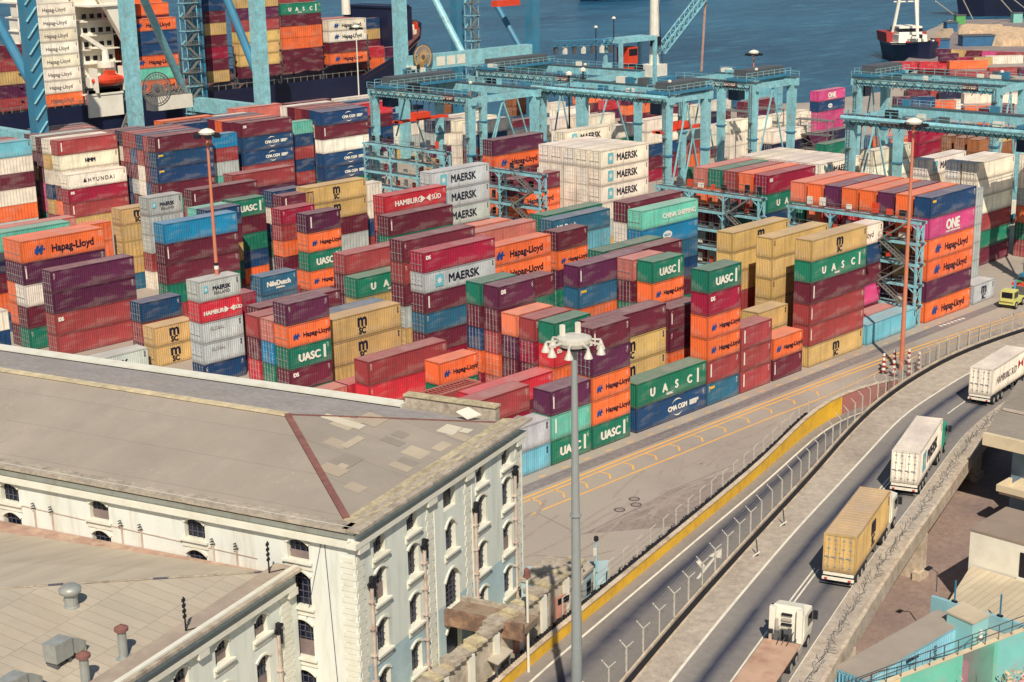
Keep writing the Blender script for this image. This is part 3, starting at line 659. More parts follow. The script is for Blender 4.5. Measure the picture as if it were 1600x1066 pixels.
for i, t in enumerate(['K,W','M,K','B,M','M,O','W,K'], 1): F(73.8+.3*i, 6, 2.79, 40, t, f'row {i} behind the navy topped stack', k=51+i, end='d')
F(31.0, 6, 2.72, 40, 'M,K', 'sixth row behind the plum over navy stack', k=55, end='d')
F(33.0, 6, 2.66, 40, 'E,M', 'seventh row behind the plum over navy stack', k=56, end='d')
F(30.5, 6, 2.66, 40, 'M,M', 'eighth row behind the plum over navy stack', k=57, end='d')
F(46.5, 6, 2.75, 40, 'O,M', 'orange roofed row near the crane cable platform', k=57, end='d')
F(46.8, 6, 2.72, 40, 'M,K', 'maroon roofed row near the crane cable platform', k=56, end='d')
F(47.2, 6, 2.7, 40, 'K,M', 'navy roofed row near the crane cable platform', k=55, end='d')
F(66, 6, 2.8, 40, 'E,M', 'terracotta row at the foot of the portal leg', k=58, end='d')
F(79.5, 6, 2.75, 40, 'M,R', 'maroon roofed row by the portal leg', k=58, end='d')
F(92.3, 6, 2.7, 40, 'W,M', 'long cream roofed box by the portal leg', k=58, end='d')
for i, t in enumerate(['R,M','W,K','M,B'], 5): F(53.4+.4*i, 6, 2.76-.03*i+.1, 40, t, f'row {i} behind the maroon over navy pair', k=51+i, end='d')
F(87.2, 6, 2.7, 40, 'R,M', 'far row with red roof by the quay crane', k=54)
F(87.2, 6, 2.7, 40, 'T,M', 'far row with teal roof by the quay crane', k=56)
S('kw', 'L', 592, 181, 59, 4, 40, 'K c,W,S', 'of the navy over cream pair under the left gantry')
S('kw2', 'L', 600, 172, 60, 4, 40, 'K,W', 'navy roofed row under the left gantry')
# middle distance between the gantries (mostly white reefers)
def MID(px, py, z, n, sz, tiers, desc, anchor='L', **kw):
    P = atz(px, py, z); stack(P.x-(0 if anchor == 'L' else LEN[sz]), P.y, n, z/n, sz, tiers.split(','), desc, **kw)
MID(735, 193, 13.0, 5, 40, 'W,K,M,M', 'white roofed row beneath the left gantry')
MID(712, 189, 13.0, 5, 40, 'W,W,W,W', 'second white row beneath the left gantry')
MID(698, 189, 13.0, 5, 20, 'D,W,P,P', 'dark topped end beneath the left gantry')
MID(676, 189, 13.0, 5, 20, 'D,S,P', 'dark twin end beneath the left gantry')
MID(700, 182, 11.0, 4, 40, 'W,B', 'cream over red beneath the left gantry beams')
MID(690, 150, 5.2, 2, 40, 'F,F', 'dusty brown pair on the quay behind the left gantry')
MID(800, 153, 5.2, 2, 40, 'F,F', 'dusty brown pair on the quay between gantries')
MID(905, 150, 5.2, 2, 40, 'O,M', 'orange pair on the quay behind thin crane legs')
MID(945, 158, 5.2, 2, 40, 'R,P', 'red pair on the quay behind thin crane legs')
MID(980, 150, 7.8, 3, 40, 'P,O,M', 'dark purple trio on the quay near the crane tower')
MID(1120, 158, 7.8, 3, 20, 'W,M,W', 'white topped trio seen between stout crane legs')
MID(860, 162, 5.2, 2, 20, 'W,T', 'white topped pair on the quay apron')
MID(1095, 178, 10.5, 4, 20, 'D,W,W', 'dark topped end between the centre right legs')
MID(1245, 178, 7.8, 3, 20, 'W,S', 'white topped end left of the scaffold by the pink box')
MID(1545, 170, 10.4, 4, 40, 'M,O,B', 'maroon row seen between the right hand gantry legs')
MID(1480, 186, 7.8, 3, 40, 'S,M', 'grey roofed row beneath the lower right gantry')
MID(790, 191, 10.5, 4, 40, 'M,W', 'maroon roof in the gap right of the left gantry')
MID(800, 204, 10.5, 4, 40, 'W,W', 'long white row right of the left gantry')
MID(862, 186, 10.5, 4, 40, 'W,W', 'white row behind the centre gantry legs')
MID(870, 172, 8.0, 3, 40, 'W,O', 'pale box far behind the centre gantry legs')
MID(905, 185, 10.5, 4, 40, 'W,W', 'white box beside the thin crane legs')
MID(966, 197, 13.0, 5, 20, 'W,G', 'white box with dark mark behind the reefer wall')
MID(1010, 188, 13.0, 5, 40, 'W,W', 'white box left of the centre right gantry leg')
MID(1035, 170, 10.5, 4, 40, 'M,R', 'maroon box behind the centre right gantry')
MID(1085, 166, 13.0, 5, 20, 'W,W,W', 'white end seen between the centre right legs')
MID(1080, 200, 13.0, 5, 20, 'S,B,O', 'grey end low between the centre right legs')
MID(1140, 190, 13.0, 5, 20, 'W,W,W,W', 'tall white end left of the scaffold tower')
MID(1180, 186, 13.0, 5, 20, 'W,W,W', 'tall white end right of the scaffold tower')
MID(1165, 160, 10.5, 4, 40, 'M,P', 'maroon box above the scaffold tower')
MID(1188, 163, 8.5, 3, 20, 'W,W', 'small white box near the teal tower')
MID(1215, 180, 10.5, 4, 40, 'W,W,W', 'long white row below the pink box')
MID(1208, 206, 10.5, 4, 40, 'W,D,O', 'white and orange row below the pink box')
MID(1255, 213, 8.0, 3, 40, 'P,P,O', 'purple row below the pink box')
MID(1299, 205, 8, 3, 40, 'D,D', 'dark row behind the pink box')
MID(1290, 226, 8.0, 3, 40, 'G,M', 'green roofed row left of the right gantry')
MID(1279, 143.5, 10.4, 4, 40, 'Q o,K t,Q,Q', 'of the pink and navy stack by the water')
MID(1208, 124, 5.2, 2, 40, 'O h,S', 'of the orange over grey pair by the water', anchor='R')
MID(1199, 118, 5.2, 2, 40, 'J,M', 'salmon roof behind the orange pair by the water', anchor='R')
MID(1165, 138, 5.2, 2, 20, 'K,T', 'blue box left of the orange pair by water', anchor='R')
for i in range(4): MID(1366+i*14, 213+i*2, 8, 3, 20, 'O,G,M' if i % 2 else 'T,M,M', f'small box {["behind the gantry leg","beside the lattice pole","past the lattice pole","under the low gantry beam"][i]}')
MID(1436, 206, 10.5, 4, 40, 'C,C,M', 'maroon pair under the low right gantry beam')
for i in range(3): MID(1488+i*21, 213+i*3, 10.5, 4, 20, 'F,F', f'brown box {["left","middle","right"][i]} of the brown trio under the right gantry')
MID(1545, 208, 10.5, 4, 40, 'Y,F', 'yellow box at the far right legs')
# far yard behind the right gantry, boxes seen broadside
def rot_item(px, py, z, h, sz, col, lg, lab, ang=-.75):
    P = atz(px, py, z); ITEMS.append(dict(x=P.x, y=P.y, z=z-h, h=h, sz=sz, col=col, logo=lg, end='d', label=lab, vis=True, d=1, rz=ang))
far = [(1484,96,7.8,40,'O',' ','orange box with lit roof behind the right gantry'),(1484,112,5.2,40,'B',' ','brick red box under the lit orange one'),
(1541,88,7.8,40,'W','q','long cream box with faint letters, upper right'),(1546,106,5.2,40,'B',' ','brick red box under the long cream one'),
(1437,97,5.2,40,'R',' ','bright red box left of the lit orange one'),(1437,108,2.6,40,'B',' ','brick box under the bright red one, upper right'),(1395,97,5.2,40,'R',' ','red roofed box behind the gantry machinery, upper right'),
(1470,84,7.8,20,'P','d','dark purple box below the pier sacks'),(1495,90,7.8,20,'C','d','crimson short box below the pier sacks'),(1522,90,7.8,20,'Y',' ','yellow short box below the pier sacks'),
(1420,140,8,40,'M',' ','maroon box seen under the upper right beam'),(1455,140,8,20,'B',' ','brick end under the upper right beam'),(1470,142,8,20,'D',' ','dark end under the upper right beam'),
(1399,152,8,20,'P',' ','plum end left of the navy box, right gantry'),(1425,152,8,20,'K',' ','navy box between the right gantry beams'),
(1458,158,6,20,'O',' ','small orange box between the right gantry beams'),(1470,157,6,20,'W','f','small white box between the right gantry beams'),
(1507,147,10,40,'W',' ','large white box between the right gantry beams'),(1507,166,7.4,40,'O',' ','orange box under the large white one'),
(1560,147,10,20,'W',' ','white end right of the gantry post'),(1594,106,5.2,40,'P','d','purple box at the upper right edge')]
for px, py, z, sz, c, lg, lab in far: rot_item(px, py, z, 2.6, sz, c, lg, lab)
for i, c in enumerate('PYMQB'):
    rot_item(1462+i*24, 76.5+i*1.2, 7.8, 2.6, 40, c, ' ', f"{COLS[c][1]} roofed box in the slanting row below the pier, {['first','second','third','fourth','fifth'][i]} from left", ang=-1.25)
rot_item(1416, 142, 2.6, 2.6, 40, 'M', ' ', 'maroon box on the ground behind the right gantry')
# tall teal boxes by the water, long axis pointing away
P = atz(1216, 113, 12.0)
for i in range(4): ITEMS.append(dict(x=P.x+W, y=P.y, z=12.0-(i+1)*3.0, h=3.0, sz=40, col='L', logo=' ', end='b', label=f"{TIERW[i]} light teal box of the end-on tower by the water", vis=True, d=1, rz=math.pi/2))
# open top box
ot = empty('shipping_container', (-16.2, 19.6, 0), label='open topped brick box with bare roof frame behind the warehouse parapet', cat='shipping container', group='shipping containers stacked in the port')
m = MB(); corr_side(m, .1, 12.1, .035, .15, 2.75, 1, PAINT); corr_side(m, .1, 12.1, W-.035, .15, 2.75, -1, PAINT); m.box(.03,.1,.12,.1,W-.1,2.7,PAINT); m.box(12.09,.1,.12,12.15,W-.1,2.7,PAINT); m.box(0,0,.05,12.19,W,.15,PAINT); o = m.build('body', ot); o.color = calb(COLS['B'][0])
m = MB()
for y in (0, W-.13): m.box(0,y,2.7,12.19,y+.13,2.88,PAINT_FRAME)
for k in range(22): m.box(.3+k*.55,.1,2.72,.36+k*.55,W-.1,2.8,PAINT_FRAME)
for x in (0,12.03): m.box(x,.131,2.7,x+.16,W-.131,2.88,PAINT_FRAME)
o = m.build('frame', ot); o.color = calb(COLS['E'][0])
S('red1', 'R', 863.4, 579.2, 4, 2, 40, 'R b,M', 'of the low red pair beside the lamp mast', end='b')
S('red2', 'R', 827.3, 601.3, 3, 2, 40, 'B i,C', 'of the low brick pair at the warehouse corner', end='b')
S('hapl', 'R', 746.2, 550.7, 8, 2, 20, 'O h,G', 'of the low orange box left of the plum stack', end='b')
F(-20.2, 1, 2.6, 20, 'E', 'single box at the roof edge before the yellow trio', k=11, end='b')
F(-14.5, 1, 2.6, 20, 'R', 'single red box between long pair and yellow trio', k=11, end='b')
# ------------------------------------------------------------------ the container ship's deck load
SH = 'aboard the ship'
def ship_bay(x, ztop, n, sz, tiers, desc, y=200, th=2.7): stack(x, y, n, th, sz, tiers.split(','), desc, 'd', z0=ztop-n*th, vis=True, detail=1, fill=False)
ship_bay(41.3, 38.2, 8, 40, 'W r,W r,W r,W r,W r,W r,W r,O r', 'of the white wall aboard ship, upper left')
ship_bay(28.2, 30.2, 5, 40, 'M,B,Y,P,B', 'aboard ship at the left picture edge')
ship_bay(66.3, 33.6, 6, 40, 'O h,K,K,O h,A,O h', 'aboard ship right of the bridge')
ship_bay(86.0, 37.0, 7, 20, 'K,M,Y m,M,C,M,Y m', 'aboard ship behind the crane stair tower')
ship_bay(95.2, 37.2, 7, 40, 'Y m,P,B,Y m,Y m,Y m,M', 'aboard ship, mustard stack behind crane legs')
ship_bay(108.0, 34.9, 6, 40, 'G n,M,O h,O h,M,M', 'aboard ship, stack with green top')
ship_bay(122.2, 30.2, 4, 40, 'W h,W h,M,O h', 'aboard ship, stack with two white boxes')
for j in range(4, 9):
    ship_bay(66.3, 38.7+(j%3)*.0, 8, 40, random.Random(j).choice(['O,M,K,M,O,M,B,O','M,K,M,O,B,M,O,J','J,M,O,B,M,K,O,M']), f'aboard ship right of the bridge, row {j+1}', y=200+2.5*j)
for j in range(1, 4):
    ship_bay(66.3, 35.9+j*.9, 7, 40, random.Random(j).choice(['O,M,K,M,O,M,B','M,K,M,O,B,M,O','J,M,M,B,M,K,O']), f'aboard ship right of the bridge, row {j+1}', y=200+2.5*j)
    ship_bay(108.0, 37.6, 7, 40, 'B,G,M,M,O,M,M', f'aboard ship, row {j+1} behind the green top', y=200+2.5*j)
    ship_bay(122.2, 30.2, 4, 40, ['M,W','B,R','O,M'][j-1], f'aboard ship, row {j+1} behind the two white boxes', y=200+2.5*j)
    ship_bay(95.2, 39.9, 8, 40, 'Y,M', f'aboard ship, row {j+1} behind the mustard stack', y=200+2.5*j)
ship_bay(136.6, 29.4, 3, 20, 'O h,R,M', 'aboard ship, orange box near the bow', y=212)
ship_bay(143.2, 29.0, 3, 20, 'K,Y,M', 'aboard ship, navy box near the bow', y=212)
ship_bay(136.6, 22.5, 2, 20, 'R,O', 'aboard ship, low red box near the bow', y=203)
ship_bay(143.2, 22.0, 2, 20, 'P,T', 'aboard ship, low plum box near the bow', y=203)
# ------------------------------------------------------------------ make them
from mathutils.bvhtree import BVHTree
def seen_area():      # how much of each box the photograph's camera sees: sample points on its near side, near end and roof
    V, Fc = [], []
    for it in ITEMS:
        L_ = LEN[it['sz']]; rz = it.get('rz', 0); ca, sa = math.cos(rz), math.sin(rz); b = len(V)
        for z in (.01, it['h']-.01):
            for x, y in ((.01,.01),(L_-.01,.01),(L_-.01,W-.01),(.01,W-.01)): V.append((it['x']+x*ca-y*sa, it['y']+x*sa+y*ca, it['z']+z))
        for f in ((3,2,1,0),(4,5,6,7),(0,1,5,4),(1,2,6,5),(2,3,7,6),(3,0,4,7)): Fc.append([b+i for i in f])
        it['p'] = proj((it['x']+3, it['y'], it['z']+1.3))
    # the big roof hides boxes too
    b = len(V); ca, sa = math.cos(math.radians(17.5)), math.sin(math.radians(17.5))
    for u, v, z in ((0,0,15.3),(25.7,0,15.3),(25.7,80,15.3),(0,80,15.3),(12.8,14,17.4),(12.8,80,17.4)): V.append((-61.27+u*ca-v*sa, -27.18+u*sa+v*ca, z))
    V += [(x, y, 0) for x, y, z in V[b:b+4]]
    roof_faces = [[b,b+1,b+4],[b,b+4,b+5,b+3],[b+1,b+2,b+5,b+4],[b,b+1,b+7,b+6],[b,b+3,b+9,b+6]]
    bv = BVHTree.FromPolygons(V, Fc+roof_faces)
    for k, it in enumerate(ITEMS):
        L_ = LEN[it['sz']]; rz = it.get('rz', 0); ca, sa = math.cos(rz), math.sin(rz); n_ = 0; tot = 0
        pts = [(L_*(i+.5)/8, .01, it['h']*(j+.5)/3) for i in range(8) for j in range(3)]+[(.01, W*(i+.5)/3, it['h']*(j+.5)/3) for i in range(3) for j in range(3)]+[(L_*(i+.5)/8, W*(j+.5)/2, it['h']-.01) for i in range(8) for j in range(2)]
        for x, y, z in pts:
            P = Vector((it['x']+x*ca-y*sa, it['y']+x*sa+y*ca, it['z']+z)); q = proj(P)
            if not (0 < q[0] < 1600 and 0 < q[1] < 1066): continue
            d = P-CAM; h = bv.ray_cast(CAM, d.normalized(), d.length+.6)
            if h[2] is not None and h[2]//6 == k and h[2] < len(Fc): n_ += 1
        it['on'] = n_ > 0; it['score'] = n_*L_/it['p'][2]**2
seen_area()
order = sorted([i for i in ITEMS if i['on']], key=lambda i: -i['score']); keep = order[:300]; kid = set(map(id, keep)); rest = [i for i in ITEMS if id(i) not in kid]
seen = {}
for it in keep:
    n_ = seen.get(it['label'], 0); seen[it['label']] = n_+1
for it in keep:
    rr = random.Random(int(it['x']*13+it['y']*7+it['z']*3)); c = calb(COLS[it['col']][0]); v = rr.uniform(.86, 1.12); c = (min(1,c[0]*v), min(1,c[1]*v*rr.uniform(.95,1.05)), min(1,c[2]*v*rr.uniform(.93,1.07)), 1)
    sz = it['sz']; near = it['p'][2] < 290 and it['d'] == 2
    r = empty('shipping_container', (it['x'], it['y'], it['z']), it.get('rz', 0), it['label'], 'shipping container', 'shipping containers stacked in the port')
    r.scale = (1, 1, it['h']/H0)
    parts = [link('body', BODY[sz], r), link('frame', FRAME[sz], r)]
    if it['end'] == 'd':
        for y in (.13, W/2+.01):
            d = link('door', DOOR, r, (0, y, 0)); parts.append(d)
            if near: parts.append(link('locking_bar', BARS, d))
    else: parts.append(link('end_wall', BLANK, r))
    for q in parts: q.color = c
    if near or it['logo'] != ' ': decorate(r, it['col'], it['logo'], sz, rr)
mb = MB()
for it in rest:
    c = calb(COLS[it['col']][0]); mb.col = c; L_ = LEN[it['sz']]; rz = it.get('rz', 0); ca, sa = math.cos(rz), math.sin(rz)
    def q(x, y, z): return (it['x']+x*ca-y*sa, it['y']+x*sa+y*ca, it['z']+z)
    h = it['h']; mb.hexa([q(.03,.03,.02), q(L_-.03,.03,.02), q(L_-.03,W-.03,.02), q(.03,W-.03,.02), q(.03,.03,h-.03), q(L_-.03,.03,h-.03), q(L_-.03,W-.03,h-.03), q(.03,W-.03,h-.03)], PAINT_V)
    if it['on']:
        def bx(x0, y0, z0, x1, y1, z1, mt=PAINT_V): mb.hexa([q(x0,y0,z0), q(x1,y0,z0), q(x1,y1,z0), q(x0,y1,z0), q(x0,y0,z1), q(x1,y0,z1), q(x1,y1,z1), q(x0,y1,z1)], mt)
        mb.col = tuple(v*.72 for v in c[:3])+(1,)
        for x in (0, L_-.12):
            for y in (0, W-.12): bx(x, y, 0, x+.12, y+.12, h)
        bx(.12, .004, h-.14, L_-.12, .09, h-.004); bx(.12, .004, .01, L_-.12, .09, .15); bx(.004, .12, h-.12, .09, W-.12, h-.006); bx(.004, .12, .01, .09, W-.12, .14)
        n2 = int(L_/.61)
        for k in range(n2): xx = .2+k*(L_-.4)/n2; bx(xx, .008, .15, xx+.16, .05, h-.14)
        bx(.0, W/2-.03, .14, .05, W/2+.03, h-.12); mb.col = (.45,.44,.42,1)
        for y in (.45, .95, W-.95, W-.45):
            bx(-.03, y-.025, .1, .0, y+.025, h-.1)
        mb.col = tuple(min(1, v*1.5+.05) for v in c[:3])+(1,)
        for z in (.6, 1.3, 2.0): bx(.0, .15, z, .045, W-.15, z+.07)
mb.build('container_pile', label='remaining containers at the bottom and back of the stacks, mostly hidden', cat='containers', kind='stuff')
# ------------------------------------------------------------------ yard gantries
def rail(m, a, b, h=1.0, mat=RAILM, step=1.6, w=.05):
    a = Vector(a); b = Vector(b); n_ = max(1, int((b-a).length/step))
    for i in range(n_+1):
        p = a+(b-a)*i/n_; m.bar(p, p+Vector((0,0,h)), w, w, mat)
    for k in (.5, 1.0): m.bar(a+Vector((0,0,h*k)), b+Vector((0,0,h*k)), w, w, mat)
def lattice(m, a, b, s, mat, n_=8, w=.14, up=(0,0,1)):
    a = Vector(a); b = Vector(b); d = (b-a).normalized(); u = Vector(up)
    if abs(d.dot(u)) > .95: u = Vector((1,0,0))
    r = d.cross(u).normalized(); u = r.cross(d)
    C = [(-1,-1),(1,-1),(1,1),(-1,1)]; c = lambda P, q: P+r*q[0]*s/2+u*q[1]*s/2
    for q in C: m.bar(c(a,q), c(b,q), w, w, mat)
    for i in range(n_):
        p = a+(b-a)*i/n_; p2 = a+(b-a)*(i+1)/n_
        for j in range(4):
            q, q2 = C[j], C[(j+1)%4]
            m.bar(c(p,q), c(p2,q2) if i % 2 else c(p2,q2), w*.6, w*.6, mat)
            m.bar(c(p,q), c(p,q2), w*.6, w*.6, mat)
def rtg(x0, x1, y0, y1, zt, label, trolley=.3, gl=1.5, spreader=True, truss=False, panel=False):
    g = empty('gantry_crane', (x0, y0, 0), label=label, cat='gantry crane', group='blue rubber tyred gantry cranes over the container rows')
    X = x1-x0; Y = y1-y0     # local frame: y runs from the near leg (0) to the far leg (Y)
    for xi, x in enumerate((0, X)):
        m = MB()
        m.box(x-.55, -1.2, zt-gl, x+.55, Y+1.2, zt, CRANE)
        m.box(x-.75, -1.3, zt+.003, x+.75, Y+1.3, zt+.06, STEEL)
        for k in range(12): m.box(x-.62, Y*k/11-.06, zt-gl+.05, x+.62, Y*k/11+.06, zt-.1, CRANE)
        girder = m.build('girder', g)
        m = MB(); rail(m, (x+(.8 if xi else -.8), -1, zt), (x+(.8 if xi else -.8), Y+1, zt), 1.0, CRANE, 2.0, .06); m.build('walkway_railing', girder)
        if truss and xi == 0:
            m = MB(); m.tube((x-1.5, -1, zt-.3), (x-1.5, Y+1, zt-.3), .38, .38, CRANE, 8)
            for k in range(9): m.bar((x-1.5, Y*k/8, zt-.3), (x-.3, Y*k/8+.5, zt+.7), .18, .18, CRANE_D)
            m.build('cable_duct', girder)
    for x in (0, X):
        for y in (0, Y):
            m = MB(); w = .75
            m.hexa([(x-.45,y-.45,1.6),(x+.45,y-.45,1.6),(x+.45,y+.45,1.6),(x-.45,y+.45,1.6),(x-.6,y-w,zt-gl+.01),(x+.6,y-w,zt-gl+.01),(x+.6,y+w,zt-gl+.01),(x-.6,y+w,zt-gl+.01)], CRANE)
            m.box(x-.7, y-w-.08, (zt-gl)*.62, x+.7, y+w+.08, (zt-gl)*.62+.25, CRANE_D); m.build('leg', g)
            m = MB()
            for dx in (-1.1, 1.1):
                m.tube((x+dx, y-.35, .75), (x+dx, y+.35, .75), .75, .75, DARK, 14)
            m.box(x-1.7, y-.5, .95, x+1.7, y+.5, 1.6, CRANE_D); m.build('wheel_bogie', g)
    for y in (0, Y):
        m = MB(); m.box(.5, y-.4, 2.0, X-.5, y+.4, 2.9, CRANE); m.build('sill_beam', g)
        m = MB(); m.box(.6, y-.3, zt-gl+.1, X-.6, y+.3, zt-.3, CRANE); m.build('cross_beam', g)
        if y == 0: m = MB(); m.box(X*.3, y-1.7, 2.4, X*.72, y-.42, 4.6, WHITE_M); m.build('power_pack', g)
    for x, y, s in ((0, 0, -1), (0, Y, -1), (X, 0, 1)):
        m = MB()
        for d_ in (-.25, .25): m.bar((x+s*.85, y+d_, 2.0), (x+s*.85, y+d_, zt-.2), .06, .06, RAILM)
        for k in range(int((zt-3)/.6)): m.bar((x+s*.85, y-.25, 2.3+k*.6), (x+s*.85, y+.25, 2.3+k*.6), .05, .05, RAILM)
        for k in range(int((zt-4)/1.6)): m.box(x+s*.62-.02, y-.45, 3+k*1.6, x+s*1.3, y+.45, 3.06+k*1.6, RAILM) if k % 3 == 0 else None
        m.build('ladder', g)
    m = MB(); rr = random.Random(int(x0*3)); n_ = int(Y/1.6)
    for k in range(n_):
        ya, yb = Y*k/n_, Y*(k+1)/n_
        m.bar((-1.0, ya, zt-.5), (-1.0, (ya+yb)/2, zt-1.5-rr.random()*.5), .09, .09, DARK); m.bar((-1.0, (ya+yb)/2, zt-1.5), (-1.0, yb, zt-.5), .09, .09, DARK)
    m.bar((-1.0, 0, zt-.45), (-1.0, Y, zt-.45), .1, .14, RAILM); m.build('festoon_cable', g)
    for k in range(7):
        bx_, by_ = rr.choice((0, X)), rr.uniform(1, Y-1); s_ = rr.uniform(.4, 1.1); m = MB(); m.box(bx_-s_/2, by_-s_, zt+.08, bx_+s_/2, by_+s_, zt+.08+rr.uniform(.5,1.3), rr.choice((STEEL, CRANE_D, WHITE_M, DARK, CRANE))); m.build('cabinet', g)
    m = MB()
    for (xa, ya, za, xb, yb, zb) in ((.3,Y,3,X*.5,Y,zt-gl),(X-.3,Y,3,X*.5,Y,zt-gl),(.3,0,5,X*.5,0,zt-gl),(X-.3,0,5,X*.5,0,zt-gl)): m.bar((xa,ya,za), (xb,yb,zb), .22, .22, CRANE)
    m.build('brace', g)
    ty = Y*trolley; t = empty('trolley', (0, ty, zt)); t.parent = g
    m = MB(); m.box(-.9, -2.2, .1, X+.9, 2.2, .55, CRANE_D); m.box(.4, -1.5, .56, X-.4, 1.5, 2.0, STEEL)
    for i in range(5): m.tube((1.2+i*(X-2.4)/4, -1.0, 1.2), (1.2+i*(X-2.4)/4, 1.0, 1.2), .8, .8, DARK if i % 2 else CRANE_D, 10)
    rail(m, (-.9,-2.2,.55), (X+.9,-2.2,.55), 1.0, CRANE, 1.6, .06); rail(m, (-.9,2.2,.55), (X+.9,2.2,.55), 1.0, CRANE, 1.6, .06); m.build('trolley_frame', t)
    m = MB(); m.box(X*.1, 1.0, -3.6, X*.1+2.0, 3.2, -1.0, surf('cab_glass', rgb(30,60,90), .2, .2)); m.box(X*.1-.05, .95, -1.0, X*.1+2.05, 3.25, -.2, CRANE); m.build('cab', t)
    if spreader:
        zz = -6.5
        m = MB(); m.box(X*.5-6, -.5, zz, X*.5+6, .5, zz+.45, ORANGE_M)
        for dx in (-6, 5.4): m.box(X*.5+dx, -1.2, zz-.02, X*.5+dx+.6, 1.2, zz+.4, ORANGE_M)
        m.box(X*.5-1.6, -1, zz+.45, X*.5+1.6, 1, zz+1.5, ORANGE_M); m.build('spreader', t)
        m = MB()
        for dx in (-1.4, 1.4):
            for dy in (-.8, .8): m.bar((X*.5+dx, dy, zz+1.5), (X*.5+dx*1.3, dy, 0), .07, .07, DARK)
        m.build('hoist_rope', t)
    if panel:
        m = MB(); m.box(-.62, Y*.62, zt-gl+.25, -.585, Y*.62+1.6*4, zt-.3, surf('pale_panel', rgb(206,196,190), .6, .08)); s = m.build('sign', g)
        put_text('KONECRANES', .85, MAROON_INK, s, (-.635, Y*.62+6.3, zt-gl+.55), (math.pi/2, 0, -math.pi/2), .03)
    else:
        m = MB(); m.box(-.62, 3.2, zt-gl+.45, -.585, 6.2, zt-.2, surf('maroon_plate', rgb(120,30,44), .6, .08)); s = m.build('sign', g)
        put_text('KALMAR', .66, WHITE_INK, s, (-.635, 6.1, zt-gl+.7), (math.pi/2, 0, -math.pi/2), .03)
        put_text('TPS', 1.0, WHITE_INK, s, (-.6, Y-7, zt-gl+.4), (math.pi/2, 0, -math.pi/2), .03)
    m = MB(); m.tube((-.6, -.9, zt), (-.6, -.9, zt+2.2), .05, .05, STEEL, 5); m.lathe((-.6,-.9,zt+2.2), [(.05,0),(.3,.1),(.3,.4),(.02,.5)], WHITE_M, 8); m.build('lamp', g)
    return g
rtg(63, 79, 89.5, 114.5, 24.4, 'gantry crane farthest left, its orange red spreader hanging over navy boxes', .86)
rtg(95.1, 110.9, 92, 119, 24.8, 'gantry crane just right of the leftmost one, over white reefers', .93, spreader=False)
rtg(82.5, 93, 62, 91, 24.5, 'central gantry crane with round cable duct above the white reefer wall', .05, truss=True)
rtg(107.0, 119, 62, 78, 24.5, 'gantry crane with two stout legs right of the picture centre', .2, spreader=False)
rtg(122.5, 132.0, 23.2, 50.2, 24.9, 'upper of the two gantry cranes at the right edge', .93, spreader=False)
rtg(91.0, 105.5, .6, 31.6, 22.6, 'lower gantry crane at the right edge with pale name panel', .02, truss=True, panel=True, spreader=True)
# ------------------------------------------------------------------ reefer gangways
def gangway(x, y0, y1, levels, hl, label, stairs=True, brace=True):
    g = empty('reefer_gangway', (x, y0, 0), label=label, cat='gangway', group='blue steel gangways beside the refrigerated rows'); Y = y1-y0
    n_ = max(2, round(Y/7)); H = levels*hl
    for i in range(n_+1):
        y = Y*i/n_; m = MB()
        for xx in (-.7, .7): m.box(xx-.12, y-.14, 0, xx+.12, y+.14, H, CRANE)
        for k in range(levels):
            z = (k+1)*hl
            m.bar((-.7, y, z-hl+.1), (.7, y, z-.2), .08, .08, CRANE); m.bar((.7, y, z-hl+.1), (-.7, y, z-.2), .08, .08, CRANE)
            for s in (-1, 1):
                if 0 <= y+s*1.1 <= Y: m.bar((-.72, y, z-1.2), (-.72, y+s*1.1, z-.3), .14, .12, CRANE)
        m.build('post', g)
    for k in range(levels):
        z = (k+1)*hl; m = MB()
        m.box(-.85, -.4, z-.35, -.6, Y+.4, z, CRANE); m.box(.6, -.4, z-.35, .85, Y+.4, z, CRANE); m.box(-.59, -.4, z-.1, .59, Y+.4, z-.04, STEEL)
        dk = m.build('platform', g)
        m = MB(); rail(m, (-.8, 0, z), (-.8, Y, z), 1.05, RAILM, 1.7, .045); m.build('railing', dk)
        rr = random.Random(int(x+k))
        for i in range(int(Y/2.1)):
            if rr.random() < .8: m = MB(); m.box(.3, .4+i*2.1, z+.3, .58, .4+i*2.1+rr.uniform(.5,1.0), z+rr.uniform(.9,1.6), [STEEL, ORANGE_M, WHITE_M, DARK][rr.randrange(4)]); m.build('socket_box', dk)
    if stairs:
        m = MB()
        for k in range(levels):
            a = Vector((-1.4, 1.0 if k % 2 else 5.2, k*hl)); b = Vector((-1.4, 5.2 if k % 2 else 1.0, (k+1)*hl))
            for dx in (-.35, .35): m.bar(a+Vector((dx,0,0)), b+Vector((dx,0,0)), .07, .22, RAILM)
            for j in range(9): p = a+(b-a)*j/9; m.box(p.x-.35, p.y-.12, p.z, p.x+.35, p.y+.12, p.z+.04, RAILM)
            m.bar(a+Vector((-.38,0,1)), b+Vector((-.38,0,1)), .05, .05, RAILM)
        m.build('stairs', g)
gangway(58.6, .3, 20.5, 5, 2.84, 'blue gangway against the tall right block')
gangway(61.3, 27.6, 46.5, 5, 2.78, 'blue gangway beside the crimson topped row')
gangway(50.6, 61.0, 78.5, 6, 2.55, 'blue gangway in front of the plum and orange stack')
gangway(59.5, 92.0, 113.0, 6, 2.5, 'blue gangway under the leftmost gantry')
